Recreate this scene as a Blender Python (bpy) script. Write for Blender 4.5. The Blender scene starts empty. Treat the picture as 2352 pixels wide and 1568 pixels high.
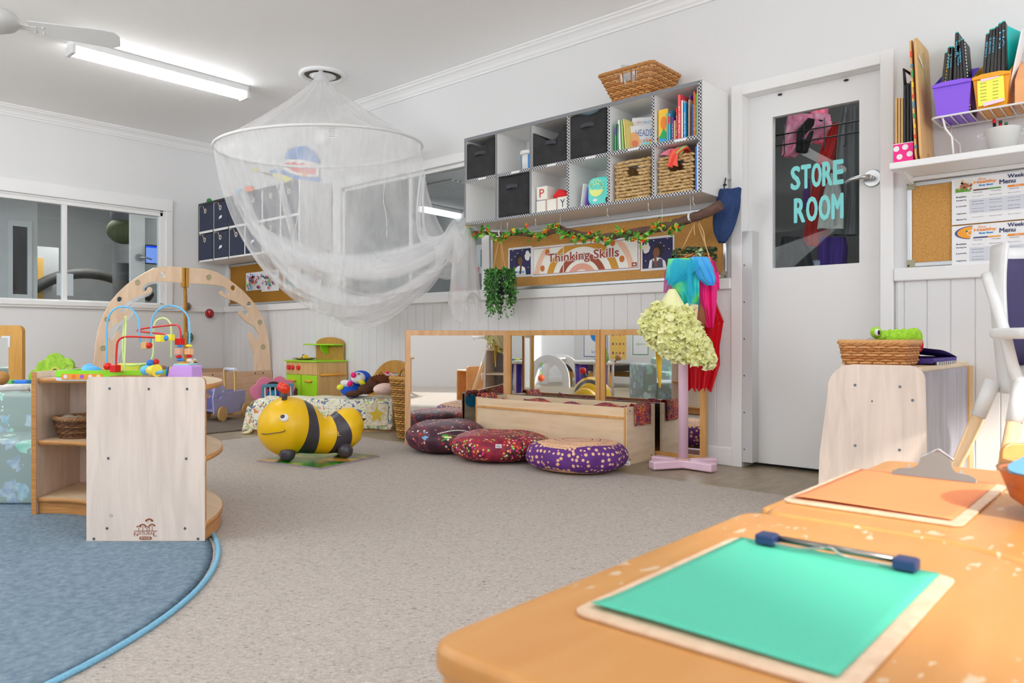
import bpy, bmesh, math, random
from mathutils import Vector, Matrix
from mathutils.geometry import tessellate_polygon
random.seed(7)
PI = math.pi
SC = bpy.context.scene
COL = SC.collection
# ---------------------------------------------------------------- camera, world, lights, exposure
FPX, CX, HY, HC = 1725.0, 1176.0, 778.0, 0.70      # focal length in px, principal column, horizon row, eye height
SN, CS = 0.7507, 0.6607                            # camera heading (sin, cos) against the room's axes
cam = bpy.data.cameras.new('camera'); cam.lens = FPX / 2352 * 36; cam.sensor_width = 36
cam.shift_y = -(784 - HY) / 2352; cam.clip_start = 0.02
camo = bpy.data.objects.new('camera', cam); COL.objects.link(camo)
camo.location = (0, 0, HC); camo.rotation_euler = (PI / 2, 0, -math.atan2(SN, CS)); SC.camera = camo
cam.dof.use_dof = True; cam.dof.focus_distance = 4.3; cam.dof.aperture_fstop = 7.0
w = bpy.data.worlds.new('world'); SC.world = w; w.use_nodes = True
w.node_tree.nodes['Background'].inputs[0].default_value = (0.85, 0.93, 1.0, 1)
w.node_tree.nodes['Background'].inputs[1].default_value = 1.6
SC.view_settings.view_transform = 'Standard'; SC.view_settings.look = 'None'
SC.view_settings.exposure = 0.07; SC.view_settings.gamma = 1; SC.view_settings.use_curve_mapping = False
try:
    SC.cycles.use_denoising = True; SC.cycles.max_bounces = 9; SC.cycles.diffuse_bounces = 7; SC.cycles.glossy_bounces = 3
    SC.cycles.transparent_max_bounces = 24; SC.cycles.transmission_bounces = 4
    SC.cycles.sample_clamp_indirect = 4; SC.cycles.caustics_reflective = False; SC.cycles.caustics_refractive = False
except Exception: pass
def light(name, kind, loc, direction, energy, size=1.0, size_y=None, color=(1, 1, 1), angle=None):
    l = bpy.data.lights.new(name, kind); l.energy = energy; l.color = color
    if kind == 'AREA':
        l.size = size
        if size_y: l.shape = 'RECTANGLE'; l.size_y = size_y
    if angle is not None: l.angle = angle
    o = bpy.data.objects.new(name, l); COL.objects.link(o); o.location = loc
    o.rotation_euler = Vector(direction).to_track_quat('-Z', 'Y').to_euler()
    return o
RX0, RX1, RY0, RY1, RZ = -2.3, 3.92, -1.9, 7.449, 2.69   # room: back, right wall, near, left wall, ceiling
light('sunlight', 'SUN', (0, -6, 5), (0.46, 0.79, -0.60), 5.0, color=(1, 0.95, 0.87), angle=0.05)
light('daylight_near_window', 'AREA', (1.3, RY0 + 0.05, 1.6), (0, .55, 0.9), 54, 3.4, 1.3, color=(0.95, 0.98, 1))
light('daylight_back_window', 'AREA', (RX0 + 0.05, 4.3, 1.75), (.7, 0.8, 1.2), 116, 3.4, 0.9, color=(0.95, 0.98, 1))
light('daylight_back_door', 'AREA', (RX0 + 0.05, -0.6, 1.6), (.7, 1, 0.7), 30, 1.6, 1.7, color=(0.95, 0.98, 1))

# ---------------------------------------------------------------- pixel-ray helpers onto real planes
def ray(px, py):
    r = (px - CX) / FPX
    return Vector((SN + CS * r, CS - SN * r, (HY - py) / FPX))
def _hit(px, py, i, val):
    a = ray(px, py); o = Vector((0, 0, HC)); return o + a * ((val - o[i]) / a[i])
def PX(px, py, x=3.92): return _hit(px, py, 0, x)
def PY(px, py, y=7.449): return _hit(px, py, 1, y)
def PZ(px, py, z=0.0): return _hit(px, py, 2, z)
def PD(px, py, d): return Vector((0, 0, HC)) + ray(px, py) * d

# ---------------------------------------------------------------- materials
def c(r, g, b, k=1.2):
    def l(v):
        v /= 255.0
        return v / 12.92 if v <= 0.04045 else ((v + 0.055) / 1.055) ** 2.4
    return tuple(min(0.93, l(v) * k) for v in (r, g, b)) + (1,)
MC = {}
def mat(name):
    m = bpy.data.materials.new(name); m.use_nodes = True
    nt = m.node_tree; return m, nt, nt.nodes['Principled BSDF']
def M(col, rough=0.5, metal=0.0, emit=0.0, name=None, sheen=0, spec=None, alpha=1):
    key = (tuple(col), rough, metal, emit, sheen, spec, alpha)
    if key in MC: return MC[key]
    m, nt, b = mat(name or 'paint')
    b.inputs['Base Color'].default_value = col; b.inputs['Roughness'].default_value = rough
    b.inputs['Metallic'].default_value = metal
    if spec is not None: b.inputs['Specular IOR Level'].default_value = spec
    if sheen: b.inputs['Sheen Weight'].default_value = sheen
    if alpha < 1: b.inputs['Alpha'].default_value = alpha
    if emit:
        b.inputs['Emission Color'].default_value = col; b.inputs['Emission Strength'].default_value = emit
    MC[key] = m; return m
def N(nt, t, **k):
    n = nt.nodes.new('ShaderNode' + t)
    for a, v in k.items():
        if a.startswith('i_'):
            n.inputs[a[2:].replace('_', ' ')].default_value = v
        else: setattr(n, a, v)
    return n
def L(nt, a, b): nt.links.new(a, b)
def coords(nt, scale=(1, 1, 1), rot=(0, 0, 0), kind='Object'):
    t = N(nt, 'TexCoord'); mp = N(nt, 'Mapping'); mp.inputs['Scale'].default_value = scale; mp.inputs['Rotation'].default_value = rot
    L(nt, t.outputs[kind], mp.inputs[0]); return mp.outputs[0]
def ramp(nt, stops, fac, const=False):
    r = N(nt, 'ValToRGB'); e = r.color_ramp.elements
    if const: r.color_ramp.interpolation = 'CONSTANT'
    while len(e) < len(stops): e.new(0.5)
    for i, (p, col) in enumerate(stops): e[i].position = p; e[i].color = col
    L(nt, fac, r.inputs[0]); return r.outputs[0]
def bump(nt, b, h, dist=0.002, s=0.5):
    n = N(nt, 'Bump'); n.inputs['Strength'].default_value = s; n.inputs['Distance'].default_value = dist
    L(nt, h, n.inputs['Height']); L(nt, n.outputs[0], b.inputs['Normal'])
def wood(c1, c2, scale=(1, 1, 1), k=9.0, rough=0.42, name='wood', rot=(0, 0, 0), band=(0.35, 0.7)):
    m, nt, b = mat(name); v = coords(nt, scale, rot)
    n = N(nt, 'TexNoise'); n.inputs['Scale'].default_value = k; n.inputs['Detail'].default_value = 5; n.inputs['Distortion'].default_value = 0.8
    L(nt, v, n.inputs['Vector']); L(nt, ramp(nt, [(band[0], c1), (band[1], c2)], n.outputs[0]), b.inputs['Base Color'])
    b.inputs['Roughness'].default_value = rough; bump(nt, b, n.outputs[0], 0.0006, 0.25); return m
def noisy(c1, c2, scale=60, rough=0.8, name='cloth', dist=0.0015, band=(0.35, 0.65), sc=(1, 1, 1), s=0.5, detail=3, rot=(0, 0, 0)):
    m, nt, b = mat(name); n = N(nt, 'TexNoise'); n.inputs['Scale'].default_value = scale; n.inputs['Detail'].default_value = detail
    L(nt, coords(nt, sc, rot), n.inputs['Vector']); L(nt, ramp(nt, [(band[0], c1), (band[1], c2)], n.outputs[0]), b.inputs['Base Color'])
    b.inputs['Roughness'].default_value = rough
    if dist: bump(nt, b, n.outputs[0], dist, s)
    return m
def cells(cols, scale=30, rough=0.75, name='print', gap=None, gapw=0.12, sc=(1, 1, 1), base=None, rnd=1.0, warp=0):
    """voronoi patchwork: each cell takes one of the colours; base shows between the round spots when gap is a number"""
    m, nt, b = mat(name); vv = coords(nt, sc)
    if warp:
        nn = N(nt, 'TexNoise'); nn.inputs['Scale'].default_value = warp; L(nt, vv, nn.inputs['Vector'])
        mx = N(nt, 'MixRGB'); mx.inputs[0].default_value = 0.12; L(nt, vv, mx.inputs[1]); L(nt, nn.outputs[1], mx.inputs[2]); vv = mx.outputs[0]
    v = N(nt, 'TexVoronoi'); v.inputs['Scale'].default_value = scale; v.inputs['Randomness'].default_value = rnd; L(nt, vv, v.inputs['Vector'])
    sx = N(nt, 'SeparateColor'); L(nt, v.outputs['Color'], sx.inputs[0])
    n = len(cols); colr = ramp(nt, [(i / n, q) for i, q in enumerate(cols)], sx.outputs[0], True)
    if gap is not None:
        gt = N(nt, 'Math', operation='LESS_THAN'); gt.inputs[1].default_value = gap; L(nt, v.outputs['Distance'], gt.inputs[0])
        mx = N(nt, 'MixRGB'); L(nt, gt.outputs[0], mx.inputs[0]); mx.inputs[1].default_value = base; L(nt, colr, mx.inputs[2]); colr = mx.outputs[0]
    L(nt, colr, b.inputs['Base Color']); b.inputs['Roughness'].default_value = rough; return m
def glassmat(tint=(0.9, 0.93, 0.93, 1), name='glass', ior=1.45, rough=0.0):
    m = bpy.data.materials.new(name); m.use_nodes = True; nt = m.node_tree; nt.nodes.clear()
    o = N(nt, 'OutputMaterial'); mx = N(nt, 'MixShader'); f = N(nt, 'Fresnel'); f.inputs[0].default_value = ior
    t = N(nt, 'BsdfTransparent'); t.inputs[0].default_value = tint; g = N(nt, 'BsdfGlossy'); g.inputs['Roughness'].default_value = rough
    ge = N(nt, 'NewGeometry'); iv = N(nt, 'Math', operation='SUBTRACT'); iv.inputs[0].default_value = 1; L(nt, ge.outputs['Backfacing'], iv.inputs[1]); ml = N(nt, 'Math', operation='MULTIPLY'); L(nt, f.outputs[0], ml.inputs[0]); L(nt, iv.outputs[0], ml.inputs[1])
    L(nt, ml.outputs[0], mx.inputs[0]); L(nt, t.outputs[0], mx.inputs[1]); L(nt, g.outputs[0], mx.inputs[2]); L(nt, mx.outputs[0], o.inputs[0]); return m
def sheer(col, op, name='sheer_cloth', trans=0.5):
    """thin woven cloth: part open weave, part cloth that also lets light through"""
    m = bpy.data.materials.new(name); m.use_nodes = True; nt = m.node_tree; nt.nodes.clear()
    o = N(nt, 'OutputMaterial'); mx = N(nt, 'MixShader'); mx.inputs[0].default_value = op
    t = N(nt, 'BsdfTransparent'); d = N(nt, 'BsdfDiffuse'); tr = N(nt, 'BsdfTranslucent'); d.inputs[0].default_value = col; tr.inputs[0].default_value = col
    m2 = N(nt, 'MixShader'); m2.inputs[0].default_value = trans
    L(nt, d.outputs[0], m2.inputs[1]); L(nt, tr.outputs[0], m2.inputs[2])
    L(nt, t.outputs[0], mx.inputs[1]); L(nt, m2.outputs[0], mx.inputs[2]); L(nt, mx.outputs[0], o.inputs[0]); return m

def pleated(col, lo, hi, k, name):
    """netting whose weave is denser where it is gathered into pleats round its centre"""
    m = sheer(col, lo, name); nt = m.node_tree; mx = [n for n in nt.nodes if n.type == 'MIX_SHADER'][0]; sp = N(nt, 'SeparateXYZ'); L(nt, coords(nt), sp.inputs[0])
    at = N(nt, 'Math', operation='ARCTAN2'); L(nt, sp.outputs[1], at.inputs[0]); L(nt, sp.outputs[0], at.inputs[1]); cb = N(nt, 'CombineXYZ'); L(nt, at.outputs[0], cb.inputs[0])
    zz = N(nt, 'Math', operation='MULTIPLY'); zz.inputs[1].default_value = .35; L(nt, sp.outputs[2], zz.inputs[0]); L(nt, zz.outputs[0], cb.inputs[1]); n = N(nt, 'TexNoise'); n.inputs['Scale'].default_value = k; n.inputs['Detail'].default_value = 4; L(nt, cb.outputs[0], n.inputs['Vector'])
    r = N(nt, 'MapRange'); r.inputs[1].default_value = .42; r.inputs[2].default_value = .68; r.inputs[3].default_value = lo; r.inputs[4].default_value = hi; L(nt, n.outputs[0], r.inputs[0]); L(nt, r.outputs[0], mx.inputs[0]); return m

# ---------------------------------------------------------------- mesh builder
FONTC = {}
def font_mesh(s):
    if s not in FONTC:
        cu = bpy.data.curves.new('t', 'FONT'); cu.body = s; cu.resolution_u = 3
        o = bpy.data.objects.new('t', cu); COL.objects.link(o)
        bpy.context.view_layer.update()
        me = o.evaluated_get(bpy.context.evaluated_depsgraph_get()).to_mesh()
        vs = [(v.co.x, v.co.y) for v in me.vertices]; fs = [tuple(p.vertices) for p in me.polygons]
        bpy.data.objects.remove(o); bpy.data.curves.remove(cu)
        x0 = min(v[0] for v in vs); x1 = max(v[0] for v in vs); y0 = min(v[1] for v in vs); y1 = max(v[1] for v in vs)
        FONTC[s] = ([((v[0] - x0) / (x1 - x0), (v[1] - y0) / (y1 - y0)) for v in vs], fs)
    return FONTC[s]
class MB:
    def __init__(s, m=None):
        s.v = []; s.f = []; s.mi = []; s.ms = []; s.sm = []; s.T = None
        s.cur = 0
        if m: s.use(m)
    def use(s, m):
        if m not in s.ms: s.ms.append(m)
        s.cur = s.ms.index(m); return s
    def at(s, T): s.T = T; return s
    def add(s, vs, fs, smooth=False):
        n = len(s.v)
        for p in vs:
            p = Vector(p); s.v.append(s.T @ p if s.T is not None else p)
        for f in fs: s.f.append(tuple(i + n for i in f)); s.mi.append(s.cur); s.sm.append(smooth)
        return s
    def box(s, x0, y0, z0, x1, y1, z1):
        return s.add([(x0, y0, z0), (x1, y0, z0), (x1, y1, z0), (x0, y1, z0), (x0, y0, z1), (x1, y0, z1), (x1, y1, z1), (x0, y1, z1)],
                     [(0, 3, 2, 1), (4, 5, 6, 7), (0, 1, 5, 4), (1, 2, 6, 5), (2, 3, 7, 6), (3, 0, 4, 7)])
    def beam(s, p0, p1, wv, hv):
        """box along p0->p1 with full width vector wv and height vector hv"""
        p0, p1, wv, hv = Vector(p0), Vector(p1), Vector(wv) / 2, Vector(hv) / 2
        vs = [q + a * wv + b * hv for q in (p0, p1) for a, b in ((-1, -1), (1, -1), (1, 1), (-1, 1))]
        return s.add(vs, [(0, 3, 2, 1), (4, 5, 6, 7), (0, 1, 5, 4), (1, 2, 6, 5), (2, 3, 7, 6), (3, 0, 4, 7)])
    def grid(s, fn, nu, nv, cu=False, cv=False, smooth=True):
        vs = [fn(i / nu, j / nv) for i in range(nu if cu else nu + 1) for j in range(nv if cv else nv + 1)]
        NU = nu if cu else nu + 1; NV = nv if cv else nv + 1; fs = []
        for i in range(nu):
            for j in range(nv):
                a, b = (i + 1) % NU if cu else i + 1, (j + 1) % NV if cv else j + 1
                fs.append((i * NV + j, a * NV + j, a * NV + b, i * NV + b))
        return s.add(vs, fs, smooth)
    def cyl(s, p0, p1, r0, r1=None, n=16, cap=True):
        r1 = r0 if r1 is None else r1; p0, p1 = Vector(p0), Vector(p1); d = (p1 - p0).normalized()
        a = d.orthogonal().normalized(); b = d.cross(a)
        vs = [q + (a * math.cos(t) + b * math.sin(t)) * r for q, r in ((p0, r0), (p1, r1)) for t in (2 * PI * i / n for i in range(n))]
        s.add(vs, [(i, (i + 1) % n, n + (i + 1) % n, n + i) for i in range(n)], True)
        if cap:
            k = len(s.v) - 2 * n
            for f in (tuple(range(n - 1, -1, -1)), tuple(range(n, 2 * n))): s.f.append(tuple(i + k for i in f)); s.mi.append(s.cur); s.sm.append(False)
        return s
    def tube(s, pts, r, n=8, closed=False):
        pts = [Vector(p) for p in pts]; m = len(pts); rs = r if isinstance(r, (list, tuple)) else [r] * m
        d0 = (pts[1] - pts[0]).normalized(); a = d0.orthogonal().normalized(); vs = []
        for i, p in enumerate(pts):
            if closed: d = pts[(i + 1) % m] - pts[i - 1]
            else: d = pts[min(i + 1, m - 1)] - pts[max(i - 1, 0)]
            if d.length < 1e-9: d = d0
            d = d.normalized(); a = (a - d * a.dot(d))
            if a.length < 1e-6: a = d.orthogonal()
            a = a.normalized(); b = d.cross(a)
            vs += [p + (a * math.cos(2 * PI * k / n) + b * math.sin(2 * PI * k / n)) * rs[i] for k in range(n)]
        fs = [(i * n + k, i * n + (k + 1) % n, ((i + 1) % m) * n + (k + 1) % n, ((i + 1) % m) * n + k) for i in range(m if closed else m - 1) for k in range(n)]
        if not closed: fs += [tuple(range(n - 1, -1, -1)), tuple((m - 1) * n + k for k in range(n))]
        return s.add(vs, fs, True)
    def ell(s, cc, r, nu=20, nv=12, R=None):
        cc = Vector(cc); r = (r, r, r) if isinstance(r, (int, float)) else r
        vs = []
        for j in range(nv + 1):
            ph = PI * j / nv
            for i in range(nu):
                th = 2 * PI * i / nu
                p = Vector((r[0] * math.sin(ph) * math.cos(th), r[1] * math.sin(ph) * math.sin(th), r[2] * math.cos(ph)))
                vs.append(cc + (R @ p if R else p))
        return s.add(vs, [(j * nu + i, (j + 1) * nu + i, (j + 1) * nu + (i + 1) % nu, j * nu + (i + 1) % nu) for j in range(nv) for i in range(nu)], True)
    def lathe(s, prof, cc, n=32, cap=False):
        cc = Vector(cc); m = len(prof)
        vs = [cc + Vector((r * math.cos(2 * PI * i / n), r * math.sin(2 * PI * i / n), z)) for r, z in prof for i in range(n)]
        return s.add(vs, [(j * n + i, j * n + (i + 1) % n, (j + 1) * n + (i + 1) % n, (j + 1) * n + i) for j in range(m - 1) for i in range(n)], True)
    def prism(s, poly, fr, t, holes=()):
        """poly in frame fr=(O,U,V,N); extruded by t along N; holes are through"""
        O, U, V, Nn = [Vector(q) for q in fr]
        loops = [list(poly)] + [list(h) for h in holes]
        P = [[O + U * a + V * b for a, b in l] for l in loops]; flat = [p for l in P for p in l]; k = len(flat)
        tri = tessellate_polygon([[Vector((a, b, 0)) for a, b in l] for l in loops])
        fs = [tuple(f) for f in tri] + [tuple(i + k for i in reversed(f)) for f in tri]
        if not holes: fs = [tuple(range(k - 1, -1, -1)), tuple(range(k, 2 * k))]
        o = 0
        for l in loops:
            m = len(l); fs += [(o + i, o + (i + 1) % m, k + o + (i + 1) % m, k + o + i) for i in range(m)]; o += m
        return s.add(flat + [p + Nn * t for p in flat], fs)
    def flat(s, poly, fr, layer=0, e=0.0005):
        O, U, V, Nn = [Vector(q) for q in fr]
        P = [O + U * a + V * b + Nn * (e * layer) for a, b in poly]
        return s.add(P, [tuple(range(len(P)))])
    def disc(s, cx, cy, r, fr, layer=0, ry=None, n=20, a0=0, a1=2 * PI, r0=0):
        ry = ry or r
        if r0:
            m = n; pts = [(cx + q * math.cos(a0 + (a1 - a0) * i / m), cy + q * math.sin(a0 + (a1 - a0) * i / m) * ry / r) for q in (r, r0) for i in range(m + 1)]
            O, U, V, Nn = [Vector(q) for q in fr]
            return s.add([O + U * a + V * b + Nn * (.0005 * layer) for a, b in pts], [(i, i + 1, m + 2 + i, m + 1 + i) for i in range(m)])
        return s.flat([(cx + r * math.cos(a0 + (a1 - a0) * i / n), cy + ry * math.sin(a0 + (a1 - a0) * i / n)) for i in range(n)], fr, layer)
    def text(s, st, x, y, w, h, fr, layer=1, fat=0):
        O, U, V, Nn = [Vector(q) for q in fr]; vs, fs = font_mesh(st)
        offs = [(0, 0)] if not fat else [(fat * math.cos(2 * PI * k / 8), fat * math.sin(2 * PI * k / 8)) for k in range(8)]
        for k, (dx, dy) in enumerate(offs): s.add([O + U * (x + a * w + dx) + V * (y + b * h + dy) + Nn * (.0005 * layer + .00004 * k) for a, b in vs], fs)
        return s
ROOT = {}
def obj(name, mb, parent=None, bevel=0, segs=2, sub=0, loc=None, solid=0, label=None, auto=False):
    if loc is None:
        if parent is not None: loc = ROOT[parent]
        else:
            xs = [v.x for v in mb.v]; ys = [v.y for v in mb.v]; zs = [v.z for v in mb.v]
            loc = Vector(((min(xs) + max(xs)) / 2, (min(ys) + max(ys)) / 2, min(zs)))
    loc = Vector(loc)
    me = bpy.data.meshes.new(name); me.from_pydata([v - loc for v in mb.v], [], mb.f)
    for m in mb.ms: me.materials.append(m)
    me.polygons.foreach_set('material_index', mb.mi); me.polygons.foreach_set('use_smooth', mb.sm); me.update()
    o = bpy.data.objects.new(name, me); COL.objects.link(o)
    if parent is not None: o.parent = parent
    else: o.location = loc
    ROOT[o] = loc
    if solid:
        q = o.modifiers.new('solid', 'SOLIDIFY'); q.thickness = solid; q.offset = 0
    if bevel:
        q = o.modifiers.new('bevel', 'BEVEL'); q.width = bevel; q.segments = segs; q.limit_method = 'ANGLE'; q.angle_limit = 0.6; q.use_clamp_overlap = True
    if sub:
        q = o.modifiers.new('sub', 'SUBSURF'); q.levels = sub; q.render_levels = sub
    if label: o['label'] = label
    return o
def tag(o, label, cat, group=None, kind=None):
    o['label'] = label; o['category'] = cat
    if group: o['group'] = group
    if kind: o['kind'] = kind
    return o
def thing(name, label, cat, loc, group=None):
    o = bpy.data.objects.new(name, None); COL.objects.link(o); o.location = loc; o.empty_display_size = .05; ROOT[o] = Vector(loc)
    return tag(o, label, cat, group)
def struct(name, mb, parent=None, **k):
    o = obj(name, mb, parent, **k)
    if parent is None: o['kind'] = 'structure'
    return o
def sroot(name, loc):
    o = bpy.data.objects.new(name, None); COL.objects.link(o); o.location = loc; ROOT[o] = Vector(loc); o['kind'] = 'structure'; return o
def rrect(x0, y0, x1, y1, r, n=6):
    r = min(r, abs(x1 - x0) / 2, abs(y1 - y0) / 2); out = []
    for cx, cy, a in ((x1 - r, y1 - r, 0), (x0 + r, y1 - r, 90), (x0 + r, y0 + r, 180), (x1 - r, y0 + r, 270)):
        out += [(cx + r * math.cos(math.radians(a + 90 * i / n)), cy + r * math.sin(math.radians(a + 90 * i / n))) for i in range(n + 1)]
    return out
def rect(x0, y0, x1, y1): return [(x0, y0), (x1, y0), (x1, y1), (x0, y1)]
def circ(cx, cy, r, n=20, ry=None): return [(cx + r * math.cos(2 * PI * i / n), cy + (ry or r) * math.sin(2 * PI * i / n)) for i in range(n)]
def bez(P, n=12):
    P = [Vector(p) for p in P]; out = []
    for i in range(n + 1):
        t = i / n; q = P[:]
        while len(q) > 1: q = [a.lerp(b, t) for a, b in zip(q, q[1:])]
        out.append(q[0])
    return out
def spline(P, n=8, closed=False):
    P = [Vector(p) for p in P]; m = len(P); out = []
    for i in range(m if closed else m - 1):
        p0 = P[i - 1] if (i > 0 or closed) else P[0]; p1 = P[i]; p2 = P[(i + 1) % m]; p3 = P[(i + 2) % m] if (i + 2 < m or closed) else P[-1]
        for k in range(n):
            t = k / n; out.append(0.5 * ((2 * p1) + (p2 - p0) * t + (2 * p0 - 5 * p1 + 4 * p2 - p3) * t * t + (3 * p1 - p0 - 3 * p2 + p3) * t ** 3))
    if not closed: out.append(P[-1])
    return out
def FR_R(y, z, x=3.92):   # frame on the right wall: U runs to the viewer's right (-y), V up, N into the room
    return ((x, y, z), (0, -1, 0), (0, 0, 1), (-1, 0, 0))
def FR_L(x, z, y=7.449): return ((x, y, z), (1, 0, 0), (0, 0, 1), (0, -1, 0))
def FR_F(x, y, z=0, ang=0): return ((x, y, z), (math.cos(ang), math.sin(ang), 0), (-math.sin(ang), math.cos(ang), 0), (0, 0, 1))

# common materials
WHITE = M((.80, .80, .80, 1), .45, name='white_paint'); TRIM = M((.84, .84, .84, 1), .35, name='gloss_white_trim')
BLACK = M(c(28, 28, 30), .5); STEEL = M((.6, .6, .6, 1), .3, 1.0, name='steel'); ALU = M((.62, .64, .66, 1), .35, .85, name='aluminium')
PAPER = M((.86, .86, .88, 1), .6, name='paper'); DARKM = M((.03, .03, .03, 1), .6)
BIRCH = wood(c(222, 206, 194), c(205, 190, 178), (7, 7, .8), 4, .4, 'pale_birch'); BIRCHX = wood(c(226, 208, 180), c(212, 190, 158), (.8, 6, 6), 4, .4, 'birch_along_x')
BIRCHY = wood(c(222, 200, 168), c(210, 186, 150), (6, .8, 6), 4, .4, 'birch_along_y')
PLY = wood(c(196, 140, 80), c(170, 112, 56), (3, 3, 60), 3, .45, 'plywood_edge'); BEECH = wood(c(205, 160, 105), c(190, 142, 84), (.8, 5, 5), 5, .35, 'beech')
PINE = wood(c(205, 168, 118), c(186, 146, 96), (5, 5, .6), 5, .4, 'pine'); OCHRE = wood(c(186, 138, 62), c(170, 122, 48), (6, 6, .8), 4, .4, 'golden_wood')
CORK = noisy(c(196, 148, 84), c(170, 122, 60), 180, .9, 'cork', .0008, (.3, .7)); CORK2 = noisy(c(160, 112, 30), c(136, 92, 20), 180, .9, 'cork_dark', .0008, (.3, .7))
MIRROR = M((.86, .87, .86, 1), .015, 1.0, name='mirror'); GLASS = glassmat(); GLASS2 = glassmat(name='door_glass', ior=1.22)
# ---------------------------------------------------------------- the room
WALLP = M((.76, .76, .765, 1), .55, name='wall_paint'); CEILP = M((.95, .95, .95, 1), .7, name='ceiling_paint')
m, nt, b = mat('carpet_tile'); vv = coords(nt, (1, 1, 1), (0, 0, .72)); 
vv2 = N(nt, 'Mapping'); vv2.inputs['Scale'].default_value = (75, 190, 60); L(nt, vv, vv2.inputs[0])
n1 = N(nt, 'TexNoise'); n1.inputs['Scale'].default_value = 1.0; n1.inputs['Detail'].default_value = 3; L(nt, vv2.outputs[0], n1.inputs['Vector'])
n2 = N(nt, 'TexNoise'); n2.inputs['Scale'].default_value = 260; L(nt, vv, n2.inputs['Vector'])
ca = ramp(nt, [(.28, c(122, 108, 97, .95)), (.37, c(174, 165, 156, 1.0)), (.62, c(186, 177, 169, 1.0)), (.74, c(204, 198, 191, 1.0))], n1.outputs[0])
mx = N(nt, 'MixRGB', blend_type='OVERLAY'); mx.inputs[0].default_value = .45; L(nt, ca, mx.inputs[1]); L(nt, n2.outputs[0], mx.inputs[2])
L(nt, mx.outputs[0], b.inputs['Base Color']); b.inputs['Roughness'].default_value = .95; bump(nt, b, n2.outputs[0], .003, .35); CARPET = m
VINYL = noisy(c(152, 140, 118), c(126, 112, 92), 7, .38, 'vinyl_floor', 0, (.3, .75), (1.5, 5, 1), detail=9, rot=(0, 0, .7))
struct('floor', MB(VINYL).box(RX0 - .1, RY0 - .1, -.08, RX1 + .15, RY1 + .15, 0))
struct('floor', MB(CARPET).box(RX0, RY0, 0, 3.30, 4.885, .006))
struct('ceiling', MB(CEILP).box(RX0 - .1, RY0 - .1, RZ, RX1 + .15, RY1 + .15, RZ + .08))
def wall_x(x0, x1, ya, yb, hole, mt=WALLP, zt=RZ):   # wall slab normal to x with holes [(y0,y1,z0,z1)] sorted by y
    mb = MB(mt); y = ya
    for h0, h1, z0, z1 in hole:
        mb.box(x0, y, 0, x1, h0, zt)
        if z0 > 0: mb.box(x0, h0, 0, x1, h1, z0)
        mb.box(x0, h0, z1, x1, h1, zt); y = h1
    mb.box(x0, y, 0, x1, yb, zt); return mb
def wall_y(y0, y1, xa, xb, hole, mt=WALLP, zt=RZ):
    mb = MB(mt); x = xa
    for h0, h1, z0, z1 in hole:
        mb.box(x, y0, 0, h0, y1, zt)
        if z0 > 0: mb.box(h0, y0, 0, h1, y1, z0)
        mb.box(h0, y0, z1, h1, y1, zt); x = h1
    mb.box(x, y0, 0, xb, y1, zt); return mb
DOOR = (1.07, 1.765, 0, 2.03); WINR = (3.715, 5.41, 1.036, 2.003); WINL = (1.15, 3.275, 1.03, 1.955)
struct('wall_right', wall_x(RX1, RX1 + .12, RY0, RY1 + .12, [DOOR, WINR]))
struct('wall_left', wall_y(RY1, RY1 + .12, RX0, RX1, [WINL]))
struct('wall_back', wall_x(RX0 - .12, RX0, RY0, RY1, [(-1.4, .2, 0, 2.1), (2.6, 6.0, 1.3, 2.2)]))
struct('wall_near', wall_y(RY0 - .12, RY0, RX0, RX1, [(-.62, 3.0, .85, 2.36)]))
# wall panelling below the rail
def panelling(ya, yb, x=3.92):
    mb = MB(WALLP); y = ya; prof = [(x - .012, ya)]
    while y < yb - .02:
        y2 = min(y + .097, yb); prof += [(x - .012, y2 - .008), (x - .006, y2 - .004), (x - .012, y2)]; y = y2
    prof += [(x - .0005, yb), (x - .0005, ya)]
    return mb.prism([(a, q) for a, q in prof], ((0, 0, .1), (1, 0, 0), (0, 1, 0), (0, 0, 1)), .88)
struct('trim_1', panelling(1.825, 7.44)); struct('trim_2', panelling(-1.85, .995))
def rail(mb): return mb
mb = MB(TRIM); mb.box(3.886, 1.825, .974, 3.9195, 7.44, 1.036); struct('trim_3', mb, bevel=.006)
mb = MB(TRIM); mb.box(3.886, -1.88, .974, 3.9195, 1.0, 1.036); struct('trim_4', mb, bevel=.006)
mb = MB(TRIM); mb.box(RX0 + .01, 7.42, .974, 3.884, 7.4485, 1.03); struct('trim_5', mb, bevel=.006)
mb = MB(TRIM); mb.box(3.900, 1.825, 0, 3.9195, 7.44, .10); struct('baseboard_right', mb, bevel=.004)
mb = MB(TRIM); mb.box(3.900, -1.88, 0, 3.9195, 1.0, .10); struct('baseboard_right', mb, bevel=.004)
mb = MB(TRIM); mb.box(RX0 + .01, 7.43, 0, 3.898, 7.4485, .10); struct('baseboard_left', mb, bevel=.004)
CR = [(0, 0), (.012, 0), (.014, .012), (.022, .02), (.03, .038), (.044, .055), (.060, .064), (.064, .074), (.075, .078), (.075, .0895), (0, .0895)]
mb = MB(TRIM).prism([(-a, q) for a, q in CR], ((3.9195, RY0 + .01, 2.60), (1, 0, 0), (0, 0, 1), (0, 1, 0)), RY1 - RY0 - .02); struct('trim_6', mb)
mb = MB(TRIM).prism([(-a, q) for a, q in CR], ((RX0 + .01, 7.4485, 2.60), (0, 1, 0), (0, 0, 1), (1, 0, 0)), RX1 - RX0 - .09); struct('trim_7', mb)
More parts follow.
